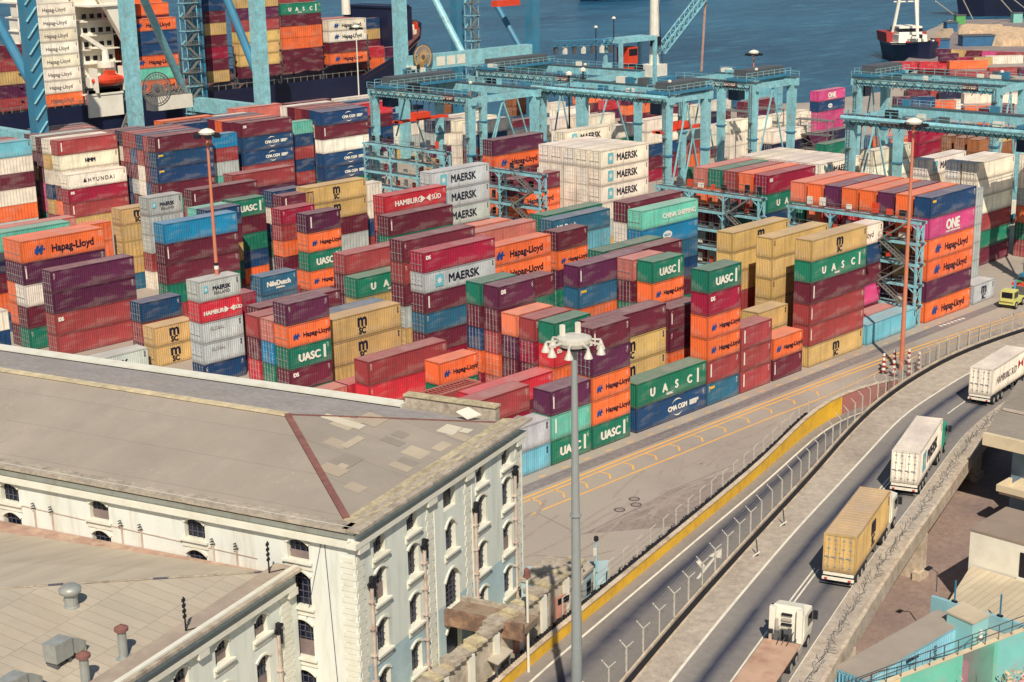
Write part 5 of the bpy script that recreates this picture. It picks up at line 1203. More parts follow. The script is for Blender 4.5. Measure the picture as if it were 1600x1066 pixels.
def window(parent, fr, h, seed=0, grille=True, ears=True):
    a, b, c, d, r = h; rr = random.Random(seed); m = MB()
    m.poly([fr(a,c,.40), fr(b,c,.40), fr(b,d,.40), fr(a,d,.40)], PANE); w = m.build('window', parent)
    if grille:
        m = MB(); n_ = 4
        def bar(p, q, s): m.bar(fr(*p,.34), fr(*q,.34), s, s, GRILLE)
        for i in range(1, n_): bar((a+(b-a)*i/n_, c), (a+(b-a)*i/n_, d-.1), .05)
        k = int((d-c)/.55)
        for i in range(1, k+1): bar((a, c+(d-c-r)*i/(k+.5)), (b, c+(d-c-r)*i/(k+.5)), .05)
        m.build('bars', w)
        if rr.random() < .18:
            m = MB(); zz = c+(d-c)*rr.uniform(.3,.5); m.poly([fr(a+.06,c+.02,.30), fr(b-.06,c+.02,.30), fr(b-.06,zz,.30), fr(a+.06,zz,.30)], surf('dull_board', rgb(128,112,108), .8, .2, 1)); m.build('board', w)
    m = MB(); n_ = 10; ww = b-a; t = .13
    arc = [(a+ww*i/n_, d-r*(2*i/n_-1)**2) for i in range(n_+1)]; outr = [(a-t+(ww+2*t)*i/n_, d+t*1.1-r*(2*i/n_-1)**2) for i in range(n_+1)]
    for i in range(n_):
        P = [arc[i], arc[i+1], outr[i+1], outr[i]]
        m.hexa([fr(*P[0],0), fr(*P[1],0), fr(*P[2],0), fr(*P[3],0), fr(*P[0],-.1), fr(*P[1],-.1), fr(*P[2],-.1), fr(*P[3],-.1)], TRIM)
    if ears and False:
        for s in (a-t-.12, b+.0): m.hexa([fr(s,d-r-.25,0), fr(s+t+.12,d-r-.25,0), fr(s+t+.12,d-r+.12,0), fr(s,d-r+.12,0), fr(s,d-r-.25,-.16), fr(s+t+.12,d-r-.25,-.16), fr(s+t+.12,d-r+.12,-.16), fr(s,d-r+.12,-.16)], TRIM)
    m.build('frame', w)
    m = MB(); s0, s1 = a-.25, b+.25
    m.hexa([fr(s0,c-.62,0), fr(s1,c-.62,0), fr(s1,c-.02,0), fr(s0,c-.02,0), fr(s0,c-.62,-.1), fr(s1,c-.62,-.1), fr(s1,c-.02,-.1), fr(s0,c-.02,-.1)], TRIM)
    m.hexa([fr(s0-.05,c-.16,-.101), fr(s1+.05,c-.16,-.101), fr(s1+.05,c-.0,-.101), fr(s0-.05,c-.0,-.101), fr(s0-.05,c-.16,-.3), fr(s1+.05,c-.16,-.3), fr(s1+.05,c-.0,-.3), fr(s0-.05,c-.0,-.3)], TRIM)
    m.build('sill', w); return w
def box_fr(m, fr, u0, u1_, z0, z1, d0, d1, mat):
    m.hexa([fr(u0,z0,d0), fr(u1_,z0,d0), fr(u1_,z1,d0), fr(u0,z1,d0), fr(u0,z0,d1), fr(u1_,z0,d1), fr(u1_,z1,d1), fr(u0,z1,d1)], mat)
def quoin(m, fr, u0, u1_, z0, z1, mat, h=.42):
    k = int((z1-z0)/h)
    for i in range(k):
        s = .0 if i % 2 else .16; box_fr(m, fr, u0+s, u1_-s, z0+i*h+.03, z0+(i+1)*h-.03, 0, -.05, mat)
def cornice(parent, fr, u0, u1_, zt, bl=TRIM):
    m = MB(); box_fr(m, fr, u0, u1_, zt-.2, zt, .5, -.85, DIRTY); m.build('cornice', parent)
    m = MB(); box_fr(m, fr, u0+.3, u1_-.3, zt-.5, zt-.201, .3, -.16, TRIM); box_fr(m, fr, u0+.15, u1_-.15, zt-1.5, zt-1.12, .3, -.42, TRIM); m.build('moulding', parent)
def downpipe(parent, fr, u, z0, z1, hopper=True):
    m = MB(); m.tube(fr(u,z0,-.22), fr(u,z1,-.22), .13, .13, PIPE, 8)
    for k in range(int((z1-z0)/2)): box_fr(m, fr, u-.2, u+.2, z0+k*2+.8, z0+k*2+.9, 0, -.38, PIPE)
    if hopper:
        m.bar(fr(u,z1-.2,-.2), fr(u+.05,z1+.6,-.25), .3, .3, DARK); m.bar(fr(u-.5,z1+.15,-.25), fr(u+.5,z1+.35,-.25), .16, .16, DARK); m.bar(fr(u+.15,z1-.9,-.3), fr(u+.2,z1+.1,-.3), .2, .2, DARK)
    m.build('downpipe', parent)
w1 = empty('warehouse', (-61.27, -27.18, 0), math.radians(17.5), 'large old plastered warehouse with grey hipped roof and arched windows', 'warehouse')
WI = .55; UL = 25.65; VL = 72
fr_f = lambda u, z, d: (u, WI+d, z); fr_l = lambda v, z, d: (WI+d, v, z)
rows = [(12.1,13.6,.3),(8.7,11.2,.35),(4.9,7.4,.35),(1.2,3.6,.35)]
cols_ = [3.6, 8.0, 18.35, 22.6]
fh = [(c-.74, c+.74, a, b, r) for c in cols_ for a, b, r in rows]
mid_h = [(12.7, 14.2, 8.5, 11.0, .6), (12.4, 14.6, 3.9, 7.1, .9), (12.3, 14.7, .02, 2.9, .8), (12.5, 14.3, 11.9, 13.5, .1)]
m = MB(); holes_wall(m, fr_f, WI, UL-WI, 0, 14.6, fh+mid_h, PLASTER_B, 4.6, BAND); m.build('front_wall', w1)
lv = [5.1, 13.8, 22.45, 31.1, 39.8, 48.5, 57.2]
lh = [(c-.88, c+.88, a, b, r) for c in lv for a, b, r in [(12.1,13.6,.35),(8.7,11.3,.4),(4.9,7.7,.4),(1.2,3.9,.4)]]
fr_l2 = lambda v, z, d: (WI+d, v, z)
m = MB(); holes_wall(m, fr_l2, WI, VL, 0, 14.6, lh, PLASTER); m.build('side_wall', w1)
m = MB(); m.poly([(UL-WI,WI,0),(UL-WI,VL,0),(UL-WI,VL,14.6),(UL-WI,WI,14.6)], PLASTER); m.poly([(WI,VL,0),(WI,VL,14.6),(UL-WI,VL,14.6),(UL-WI,VL,0)], PLASTER); m.build('rear_wall', w1)
for i, h in enumerate(fh): window(w1, fr_f, h, i)
for i, h in enumerate(mid_h):
    if i < 3: window(w1, fr_f, h, i+50, ears=True, grille=i < 2)
    else:
        m = MB(); m.poly([fr_f(h[0],h[2],.4), fr_f(h[1],h[2],.4), fr_f(h[1],h[3],.4), fr_f(h[0],h[3],.4)], PANE); m.build('window', w1)  # blind niche without glazing: dark sheet stands in for its shadow
for i, h in enumerate(lh):
    if h[0] < 35 and (h[2] > 8 or h[0] < 6): window(w1, fr_l2, h, i+100, ears=False)
m = MB(); quoin(m, fr_f, WI+.02, 1.6, 0, 13.4, TRIM); m.build('quoin', w1)
m = MB(); quoin(m, fr_l2, WI+.02, 1.7, 0, 13.4, TRIM); m.build('quoin', w1)
for a in (9.9, 15.6, 24.0):
    m = MB(); quoin(m, fr_f, a, a+1.0, 0, 13.5, TRIM); box_fr(m, fr_f, a+1.15, a+1.32, 0, 13.5, 0, -.06, TRIM); m.build('quoin', w1)
m = MB()
for u0 in (.6, 9.8, 15.5, 24.0): box_fr(m, fr_f, u0, u0+1.25, 13.3, 13.79, 0, -.38, TRIM)
m.build('bracket', w1)
cornice(w1, fr_f, -.08, UL+.08, H1); cornice(w1, fr_l, .64, VL, H1)
for u in (2.1, 9.2, 17.0, 23.7): downpipe(w1, fr_f, u, .4, 10.5 if u < 20 else 11.2)
m = MB()
for v in (10.2, 12.2, 18.6, 20.4, 27.0, 28.7):
    m.bar(fr_l2(v,8.9,-.1), fr_l2(v,12.1,-.1), .09, .09, PIPE)
    for k in range(3): m.bar(fr_l2(v-.16+.08*k,12.1+.18*k,-.1), fr_l2(v+.16,12.0+.2*k,-.24), .06, .06, DARK)
m.build('cable_bracket', w1)
m = MB(); m.bar(fr_l2(8.5,11.6,-.05), fr_l2(34,12.1,-.05), .05, .05, PIPE); m.bar(fr_l2(2.9,14.2,-.05), fr_l2(2.4,3,-.05), .04, .04, GRILLE); m.bar(fr_l2(3.1,13.9,-.05), fr_l2(4.9,7,-.05), .03, .03, GRILLE); m.build('wall_cable', w1)
# parapet top and hipped roof
ez = 14.95; rz_ = 17.5; ap = (12.85, 14.2)
m = MB()
E1, E2 = (.95, .95), (UL-.95, .95)
m.poly([(*E1,ez),(*E2,ez),(ap[0],ap[1],rz_)], ROOF1)
m.poly([(*E1,ez),(ap[0],ap[1],rz_),(ap[0],VL,rz_+.3),(.95,VL,ez)], ROOF1)
m.poly([(*E2,ez),(UL-.95,VL,ez),(ap[0],VL,rz_+.3),(ap[0],ap[1],rz_)], surf('felt_roof', rgb(166,158,152), .9, .1, .3, stain=rgb(168,154,138), stain_scale=.2, stain_amt=.5, fine=2)); roof1 = m.build('roof', w1)
m = MB(); m.bar((E1[0]+.2,E1[1]+.2,ez+.1), (ap[0],ap[1],rz_+.08), .5, .12, RUST); m.build('hip_cap', roof1)
m = MB(); m.bar((E2[0]-.2,E2[1]+.2,ez+.08), (ap[0],ap[1],rz_+.06), .14, .08, RUST); m.build('hip_cap', roof1)
m = MB(); m.bar((ap[0],ap[1],rz_+.06), (ap[0],VL,rz_+.36), .7, .12, surf('lichen_ridge', rgb(206,190,154), .95, .2, 1.0, stain=rgb(160,144,122), stain_scale=1.1, stain_amt=.6)); m.build('ridge_cap', roof1)
PALE = surf('new_sheet', rgb(206,196,174), .7, .05, .5)
def on_front(u, v): return ez+(rz_-ez)*(v-.95)/(ap[1]-.95)
for (u0, v0, u1_, v1_) in ((14.6,8.9,15.3,12.2),(19.0,3.3,20.6,4.6),(20.2,2.6,20.9,3.4)): m = MB(); m.poly([(u0,v0,on_front(0,v0)+.03),(u1_+.3,v0,on_front(0,v0)+.03),(u1_,v1_,on_front(0,v1_)+.03),(u0-.3,v1_,on_front(0,v1_)+.03)], PALE); m.build('replaced_sheet', roof1)
rr = random.Random(77); tans = [surf('tan_sheet', rgb(172,158,138), .9, .06, .6), surf('dark_sheet', rgb(146,136,124), .9, .06, .6), surf('buff_sheet', rgb(182,168,146), .9, .06, .6)]
for i in range(16):
    v0 = rr.uniform(1.8, 9.5); half = 12.85*(1-(v0-.95)/(ap[1]-.95)); u0 = 12.85+rr.uniform(-half*.8, half*.55); w_, h_ = rr.uniform(.9,2.6), rr.uniform(.6,1.9)
    m = MB(); m.poly([(u0,v0,on_front(0,v0)+.012+i*.0015),(u0+w_,v0,on_front(0,v0)+.012+i*.0015),(u0+w_,v0+h_,on_front(0,v0+h_)+.012+i*.0015),(u0,v0+h_,on_front(0,v0+h_)+.012+i*.0015)], tans[i%3]); m.build('replaced_sheet', roof1)
LICH = surf('lichen_parapet', rgb(190,176,142), .95, .22, .9, stain=rgb(140,124,104), stain_scale=1.0, stain_amt=.6, fine=3)
m = MB(); m.hexa([(.55,.5,ez-.2),(UL-.5,.5,ez-.2),(UL-.9,2.0,ez-.2),(1.4,2.0,ez-.2),(.55,.3,H1+.02),(UL-.5,.3,H1+.02),(UL-.9,1.9,ez+.28),(1.4,1.9,ez+.28)], LICH); m.build('parapet', w1)
m = MB(); m.hexa([(.4,.9,ez-.2),(1.2,1.6,ez-.2),(1.2,VL,ez-.2),(.4,VL,ez-.2),(.3,.6,H1+.015),(1.25,1.7,ez+.2),(1.25,VL,ez+.2),(.3,VL,H1+.015)], TRIM); m.build('parapet', w1)
m = MB(); m.box(UL-.75, 2.6, 14, UL-.05, 11.0, 15.95, DIRTY); m.box(UL-.9, 2.5, 15.951, UL+.05, 11.1, 16.1, LICH); m.build('raised_parapet', w1)
m = MB(); m.box(UL-1.5, 11.2, ez-.1, UL-1.2, VL, ez+.12, DARK); m.box(UL-1.19, 11.2, 13, UL, VL, ez+.3, TRIM); m.build('gutter', w1)
m = MB(); m.hexa([(22.6,3.9,15.5),(24.0,3.4,15.5),(24.2,4.7,15.9),(22.8,5.0,15.9),(22.6,3.9,15.6),(24.0,3.4,15.6),(24.2,4.7,16.0),(22.8,5.0,16.0)], WHITE_M); m.build('roof_hatch', roof1)
# annex in front-left
w2 = empty('annex_building', (-61.27, -27.18, 0), math.radians(17.5), 'lower warehouse annex with tan sheet roof, vents and matching cornice', 'warehouse')
AF = 4.8; ZA = 11.82; fr_a = lambda u, z, d: (u, AF+WI+d, z)
ah = [(c-.72, c+.72, a, b, .35) for c in (-3.75,-7.9,-12.0,-20.5,-25) for a, b in ((8.35,9.9),(4.4,6.9),(.9,3.2))]
m = MB(); holes_wall(m, fr_a, -45, .4, 0, ZA-.6, ah, PLASTER_B); m.build('front_wall', w2)
for i, h in enumerate(ah): window(w2, fr_a, h, i+200)
cornice(w2, fr_a, -45, .02, ZA)
m = MB(); quoin(m, fr_a, -1.6, -.3, 0, ZA-1.4, TRIM); m.build('quoin', w2); m = MB(); quoin(m, fr_a, -16.6, -15.4, 0, ZA-1.4, TRIM); m.build('quoin', w2)
downpipe(w2, fr_a, -2.2, .3, 8.0); downpipe(w2, fr_a, -14.6, .3, 8.0)
m = MB(); box_fr(m, fr_a, -.9, .1, ZA-2.0, ZA-1.51, 0, -.4, TRIM); box_fr(m, fr_a, -10.6, -9.6, ZA-2.0, ZA-1.51, 0, -.4, TRIM); m.build('bracket', w2)
m = MB(); m.box(-45, AF+.2, ZA-.5, -.02, AF+1.75, ZA+.02, surf('parapet_felt', rgb(164,148,132), .9, .1, .5, stain=rgb(190,176,154), stain_scale=.5, stain_amt=.4)); m.box(-45, AF-.05, ZA+.021, -.02, AF+.3, ZA+.16, TRIM); m.build('parapet', w2)
m = MB(); zr = 13.6
m.poly([(-1.0,AF+1.76,ZA-.3),(-17,22.5,zr),(-45,22.5,zr),(-45,AF+1.76,ZA-.3)], ROOF2)
m.poly([(-1.0,AF+1.76,ZA-.3),(-.9,40,9.9),(-17,40,zr-.2),(-17,22.5,zr)], surf('roof_fibre_sheet_worn', rgb(186,174,154), .9, .08, .3, stain=rgb(164,148,128), stain_scale=.4, stain_amt=.5, stretch=(.25, 2.5, 1)))
m.poly([(-17,22.5,zr),(-17,60,zr),(-45,60,zr),(-45,22.5,zr)], ROOF2); r2 = m.build('roof', w2)
m = MB(); m.hexa([(-1.15,9,9.6),(.5,9,9.6),(.5,40,9.0),(-1.15,40,9.0),(-1.1,7.6,10.75),(.5,7.6,10.75),(.5,40,10.35),(-1.1,40,10.35)], surf('brick_coping', rgb(170,138,120), .95, .2, 1.0, stain=rgb(206,188,160), stain_scale=.8, stain_amt=.6)); m.build('coping', w2)
m = MB(); a = Vector((-1.0,AF+1.76,ZA-.22)); b = Vector((-17,22.5,zr+.06)); rr = random.Random(9)
for i in range(24):
    p, q = a.lerp(b, i/24), a.lerp(b, (i+1)/24); m.bar(p+Vector((0,0,rr.uniform(-.02,.04))), q, .12, .08, DIRTY if i % 7 else GRILLE)
m.build('ridge_cap', r2)
# roof furniture (things standing on the annex roof)
ca, sa = math.cos(math.radians(17.5)), math.sin(math.radians(17.5))
def W1(u, v): return (-61.27+u*ca-v*sa, -27.18+u*sa+v*ca)
def roofz(v): return ZA-.3+(zr-ZA+.3)*(v-AF-1.76)/(22.5-AF-1.76)
GREYM = surf('zinc_vent', rgb(168, 172, 166), .5, .12, 1.0, metallic=.3, stain=rgb(140,120,104), stain_scale=1.5, stain_amt=.35)
def vent_pipe(u, v, h, label, cap=RUST):
    x, y = W1(u, v); g = empty('roof_vent', (x, y, roofz(v)), label=label, cat='roof vent')
    m = MB(); m.lathe((0,0,0), [(.55,-.2),(.55,.03),(.27,.05),(.27,h)], GREYM, 12); m.build('pipe', g)
    m = MB(); m.lathe((0,0,h), [(.27,0),(.42,.02),(.42,.2),(.05,.42)], cap, 12); m.build('cap', g)
vent_pipe(-14.9, 7.1, 1.75, 'slim roof vent pipe with rusty cap, standing alone near the cornice')
vent_pipe(-18.4, 6.9, 1.7, 'slim roof vent pipe with rusty cap beside the double vent box')
vent_pipe(-21.6, 12.4, 1.6, 'short roof vent pipe at the left picture edge', GREYM)
x, y = W1(-12.1, 13.6); g = empty('roof_cowl', (x, y, roofz(13.6)), label='round mushroom shaped ventilator on the annex roof', cat='roof ventilator')
m = MB(); m.lathe((0,0,0), [(.5,-.2),(.5,.05),(.42,.08),(.42,.8)], GREYM, 14); m.build('pipe', g)
m = MB(); m.lathe((0,0,.8), [(.42,0),(.68,.18),(.72,.42),(.5,.62),(.12,.7),(.02,.7)], GREYM, 16); m.build('cap', g, smooth=True)
def duct(u, v, label):
    x, y = W1(u, v); g = empty('vent_duct', (x, y, roofz(v)), math.radians(17.5), label, 'vent duct')
    m = MB(); m.box(-1.3,-.5,.35,.1,.5,1.5,GREYM); m.box(-1.2,-.4,-.2,-1.0,.4,.35,STEEL); m.box(-.2,-.4,-.2,0,.4,.35,STEEL); m.build('housing', g)
    m = MB(); m.hexa([(.1,-.4,.5),(.9,-.4,-.1),(.9,.4,-.1),(.1,.4,.5),(.1,-.4,1.4),(1.35,-.4,.7),(1.35,.4,.7),(.1,.4,1.4)], GREYM); m.hexa([(.62,-.35,-.4),(1.3,-.35,-.4),(1.3,.35,-.4),(.62,.35,-.4),(.9,-.35,-.1),(1.35,-.35,.6),(1.35,.35,.6),(.9,.35,-.1)], GREYM); m.build('elbow', g)
duct(-17.0, 9.6, 'angular zinc vent duct near the middle of the annex roof'); duct(-21.4, 8.9, 'angular zinc vent duct at the bottom left corner')
def antenna(u, v, zb, label, brace=True):
    x, y = W1(u, v); g = empty('roof_antenna', (x, y, zb), math.radians(17.5), label, 'antenna')
    m = MB(); m.tube((0,0,0), (0,0,2.3), .06, .05, DARK, 6)
    if brace: m.bar((0,0,.05), (.9,-.6,.05), .06, .06, DARK)
    m.build('mast', g); m = MB()
    for k in range(4): m.box(-.14,-.05,.9+k*.36,.12,.05,1.1+k*.36,DARK)
    m.build('element', g)
antenna(-10.9, 5.6, ZA, 'thin black antenna mast halfway along the annex cornice'); antenna(-1.6, 6.0, ZA, 'thin black antenna mast next to the tall warehouse wall')
# ------------------------------------------------------------------ old street wall, footbridge and huts beside the lower road
sw = empty('old_street_wall', label='crumbling whitewashed street wall between warehouse and yellow barrier', cat='wall')
m = MB(); rr = random.Random(21); x = -66.0
while x < -36.0:
    d = 1.5; h0 = 3.9+rr.uniform(-.1,.15); y = wall_y(x)+1.2; y2 = wall_y(x+d)+1.2
    m.hexa([(x,y,0),(x+d,y2,0),(x+d,y2+.8,0),(x,y+.8,0),(x,y,h0),(x+d,y2,h0),(x+d,y2+.8,h0),(x,y+.8,h0)], surf('whitewashed_masonry', rgb(206,194,172), .95, .12, .9, stain=rgb(140,116,98), stain_scale=.6, stain_amt=.6, fine=2)); x += d
m.build('masonry', sw); m = MB(); x = -66.0
while x < -36.0:
    y = wall_y(x)+1.0; h0 = 3.96
    m.box(x, y, h0+.09, x+.75, y+rr.uniform(1.0,1.5), h0+rr.uniform(.16,.5), LICH if rr.random() < .4 else DIRTY); x += .75
m.build('broken_coping', sw)
m = MB()
for x in (-60, -56.5, -53, -49.5, -46, -42.5, -39):
    y = wall_y(x)+.95; m.box(x-.25, y-.05, 0, x+.25, y+.3, 3.9, TRIM)
m.build('buttress', sw)
for xq, zq in ((-40.6, 1.9), (-46.8, 1.8)):
    m = MB(); y = wall_y(xq)+1.15; m.box(xq, y-.02, zq-.9, xq+1.3, y+.04, zq+.9, surf('faded_plank', rgb(196,140,120), .9, .15, .9)); m.box(xq+.3, y-.05, zq+.2, xq+1.6, y-.03, zq+.7, BLACK); m.build('boarded_opening', sw)
fb = empty('footbridge', (-61.27, -27.18, 0), math.radians(17.5), 'rusty old concrete footbridge from the arched warehouse door to the street wall', 'footbridge')
m = MB(); m.hexa([(12.3,-6.0,3.5),(14.6,-6.0,3.5),(14.9,.5,3.5),(12.0,.5,3.5),(12.3,-6.0,4.0),(14.6,-6.0,4.0),(14.9,.5,4.0),(12.0,.5,4.0)], surf('rusty_concrete', rgb(150,132,112), .95, .2, .8, stain=rgb(96,66,54), stain_scale=.8, stain_amt=.75)); m.build('deck', fb)
m = MB(); m.box(12.0,-6.0,3.1,12.35,.5,4.35,surf('rusty_beam', rgb(122,96,80), .95, .25, 1.0, stain=rgb(200,160,120), stain_scale=1.0, stain_amt=.5)); m.box(14.6,-6.0,3.1,14.9,.5,4.3,DIRTY); m.build('parapet', fb)
aw = empty('awning', (-61.27, -27.18, 0), math.radians(17.5), 'flat pale awning roof under the footbridge', 'awning')
m = MB(); m.hexa([(9.6,-5.2,2.15),(12.0,-5.2,2.15),(12.6,-2.4,2.35),(10.3,-2.4,2.35),(9.6,-5.2,2.25),(12.0,-5.2,2.25),(12.6,-2.4,2.45),(10.3,-2.4,2.45)], surf('awning_sheet', rgb(186,176,158), .8, .06, .6)); m.build('sheet', aw)
m = MB()
for q in ((9.8,-5.0),(11.8,-5.0),(10.5,-2.6),(12.4,-2.6)): m.box(q[0]-.05,q[1]-.05,0,q[0]+.05,q[1]+.05,2.15,STEEL)
m.build('post', aw)
m = MB(); m.hexa([(-61.27+ca*3+sa*1.2,-27.18+sa*3-ca*1.2,.02),(-61.27+ca*24+sa*1.2,-27.18+sa*24-ca*1.2,.02),(-61.27+ca*24,-27.18+sa*24,.02),(-61.27+ca*3,-27.18+sa*3,.02),(-61.27+ca*3+sa*1.2,-27.18+sa*3-ca*1.2,.5),(-61.27+ca*24+sa*1.2,-27.18+sa*24-ca*1.2,.5),(-61.27+ca*24,-27.18+sa*24,.5),(-61.27+ca*3,-27.18+sa*3,.5)], TRIM); m.build('pavement', kind='structure')
hut = empty('gatehouse', (-36.6, -19.6, 0), math.radians(17.5), 'small pale blue flat roofed hut at the warehouse corner', 'hut')
m = MB(); m.box(-3.2,-4.6,0,1.6,-.4,2.5,BAND); m.build('wall', hut); m = MB(); m.box(-3.35,-4.75,2.503,1.75,-.25,2.75,DIRTY); m.build('roof', hut)
m = MB(); m.box(.2,-4.64,.6,1.0,-4.602,1.8,BLACK); m.build('window', hut)
yw2 = empty('yard_wall', label='pale blue low wall from the warehouse corner towards the yellow barrier', cat='wall')
m = MB(); a = W1(25.6, .6); P = Vector((a[0]+.2, a[1], 0)); Q = Vector((-31.0, wall_y(-31.0)+1.6, 0)); m.bar(P+Vector((0,0,1.1)), Q+Vector((0,0,.9)), .3, 2.2, BAND); m.build('wall', yw2)
bd = empty('notice_board', label='white framed board leaning by the warehouse corner behind the footbridge', cat='notice board')
P = atp(806, 935, Vector((-40.5,-22.2,0)), Vector((.3,-.95,0))); m = MB(); m.box(-40.4,-22.3,.6,-38.3,-22.2,2.2,TRIM); m.box(-40.2,-22.33,.8,-38.5,-22.302,2.0,STEEL); m.build('panel', bd); m = MB(); m.box(-40.3,-22.29,0,-40.2,-22.21,.6,STEEL); m.box(-38.5,-22.29,0,-38.4,-22.21,.6,STEEL); m.build('leg', bd)
# ------------------------------------------------------------------ right hand side buildings beyond the viaduct
m = MB(); m.poly([(-120,-110,.005),(60,-110,.005),(60,-36,.005),(20,-28,.005),(-22,-37,.005),(-44,-46,.005),(-60,-52,.005),(-120,-80,.005)], LOWGROUND)
m.build('lower_yard', kind='structure')
ub = empty('office_building', label='taller building at the right edge with corrugated roof and cream ledges', cat='building')
ROOFG = sheets('grey_corrugated', rgb(150,140,126), .6, 9.0, rgb(120,108,98), .4, True)
FAS = surf('cream_fascia', rgb(216,198,164), .8, .06, .5, stain=rgb(180,160,130), stain_scale=.8, stain_amt=.4); SHADEW = surf('shaded_wall_blue_grey', rgb(120,142,158), .8, .08, .4, stain=rgb(96,110,122), stain_scale=.5, stain_amt=.5)  # SHADEW puts the shade below the roof edge into the wall colour
m = MB(); m.poly([(3.2,-38.4,8.0),(3.0,-70,8.0),(19,-70,8.3),(19,-33.6,8.3)], ROOFG); m.build('roof', ub)
m = MB(); m.box(2.7,-70,6.9,3.19,-38.35,8.02,FAS); m.poly([(3.2,-38.35,6.9),(19,-33.6,6.9),(19,-33.6,8.29),(3.2,-38.35,7.99)], FAS); m.build('fascia', ub)
m = MB(); m.hexa([(4.6,-70,0),(18,-70,0),(18,-36,0),(4.6,-40.4,0),(4.6,-70,6.9),(18,-70,6.9),(18,-36,6.9),(4.6,-40.4,6.9)], SHADEW); m.build('wall', ub)
m = MB(); m.box(.4,-70,3.6,4.59,-41.4,3.9,FAS); m.box(.2,-70,3.9,.5,-41.2,4.5,FAS); m.box(.5,-41.5,3.9,2.6,-41.2,4.5,FAS); m.build('balcony', ub)
m = MB(); m.box(3.9,-70,4.7,4.55,-42.6,6.0,WHITE_M); m.build('sun_blind', ub)
m = MB(); m.bar((5,-41.5,8.4),(12,-47,8.5),.16,.16,DARK); m.bar((5.4,-44,8.25),(6.6,-44.3,8.5),.2,.2,DARK); m.bar((9.5,-36.8,8.3),(9.6,-70,8.3),.2,.2,PIPE); m.build('roof_cable', ub)
wb = empty('white_building', label='plain cream building with flat brown roof beside the viaduct', cat='building')
m = MB(); m.box(-16.3,-64,0,-10.4,-47.4,7.0,WHITE_M); m.build('wall', wb); m = MB(); m.box(-16.4,-64.1,7.003,-10.3,-47.3,7.12,surf('brown_flat_roof', rgb(150,132,116), .9, .08, .3, stain=rgb(130,114,102), stain_scale=.4)); m.build('roof', wb)
m = MB(); m.box(-16.36,-55,4.3,-16.302,-51.6,6.3,BLACK)
for k in range(4): m.box(-16.42,-54.8+k*.8,4.4,-16.37,-54.7+k*.8,6.2,RAILM)
m.box(-16.5,-55.1,4.1,-16.301,-51.5,4.29,TRIM); m.build('window', wb)
m = MB(); m.box(-10.29,-60,0,-5,-48.2,5.2,FAS); m.box(-9.5,-60,5.203,-6.2,-48.6,6.9,WHITE_M); m.build('rear_block', wb)
m = MB(); m.lathe((-8.9,-47.9,5.25),[(.3,0),(.9,.1),(.95,.16)],STEEL,14); m.build('dish', wb)
cr = empty('corrugated_shed', label='low shed with pale corrugated roof below the cream building', cat='shed')
m = MB(); m.poly([(-16.45,-47.7,4.1),(-23.7,-49.6,3.9),(-23.4,-57.6,3.9),(-16.45,-59.2,4.1)], sheets('pale_corrugated', rgb(196,182,154), 20.0, .55, rgb(170,154,130), .4, False)); m.build('roof', cr)
m = MB(); m.poly([(-16.45,-47.75,0),(-23.6,-49.65,0),(-23.6,-49.65,3.88),(-16.45,-47.75,4.08)], surf('blue_shed_wall', rgb(60,130,164), .7, .1, .5)); m.poly([(-23.75,-49.6,.0),(-23.75,-57.5,.0),(-23.75,-57.5,3.88),(-23.75,-49.6,3.88)], BAND); m.build('wall', cr)
bw = empty('blue_yard_wall', label='tall light blue wall in front of the corrugated shed', cat='wall')
AQ = surf('aqua_wall_paint', rgb(140,188,196), .75, .06, .35, stain=rgb(116,166,182), stain_scale=.4, stain_amt=.5)
m = MB(); m.box(-24.2,-57.3,0,-23.9,-48.6,4.45,AQ); m.build('wall', bw)
m = MB()
for y in (-50.4,-54.0,-58.2): m.bar((-24.0,y,4.45),(-24.0,y,6.2),.1,.1,CRANE_D); m.box(-24.1,y-.2,4.46,-23.9,y+.2,4.6,DARK)
m.build('wire_post', bw)
pf = empty('raised_terrace', label='raised terrace with painted mural wall and iron railing, bottom right', cat='terrace')
TR = surf('terrace_concrete', rgb(198,182,154), .9, .08, .5, stain=rgb(170,150,126), stain_scale=.4)
m = MB(); m.poly([(-46,-52.35,3.4),(-24.3,-57.45,3.4),(-24.3,-50.1,3.4),(-36,-50.1,3.4)], TR); m.build('floor', pf)
a = Vector((-46,-52.4,0)); b = Vector((-12,-60.4,0)); d = (b-a).normalized(); q_ = Vector((-d.y*-1, -d.x, 0)); q_ = Vector((d.y, -d.x, 0))
cols_m = [((232,206,150),0,.23),((112,196,170),.23,.50),((212,140,156),.40,.49),((126,200,192),.50,.64),((96,112,140),.64,1.0)]
m = MB()
for c, s, e_ in cols_m:
    P0, P1 = a.lerp(b, s), a.lerp(b, e_); off = q_*(.02 if c == (206,110,150) else 0)
    if c == (206,110,150): m.poly([P0+off+Vector((0,0,2.0)), P1+off+Vector((0,0,1.4)), P1+off+Vector((0,0,5.0))], surf('mural_pink', rgb(*c), .8, .1, .6))
    else: m.poly([P0, P1, P1+Vector((0,0,5.2)), P0+Vector((0,0,5.2))], surf('mural_%d' % c[0], rgb(*c), .8, .1, .5, stain=rgb(190,150,150), stain_scale=.3, stain_amt=.3))
m.bar(a+Vector((0,0,5.25))-q_*.15, b+Vector((0,0,5.25))-q_*.15, .35, .1, FAS); m.build('mural_wall', pf)
m = MB(); rail(m, a+Vector((0,0,5.3)), b+Vector((0,0,5.3)), 1.1, STEEL, 1.3, .05); m.build('railing', pf)
m = MB(); rr = random.Random(31); BU = [surf('mottled_bush', rgb(178,128,128), .9, .35, 2.0), surf('olive_bush', rgb(128,128,96), .9, .4, 2.0), surf('tan_scrub', rgb(206,180,142), .9, .3, 2), surf('rose_bush', rgb(206,160,156), .9, .3, 2)]
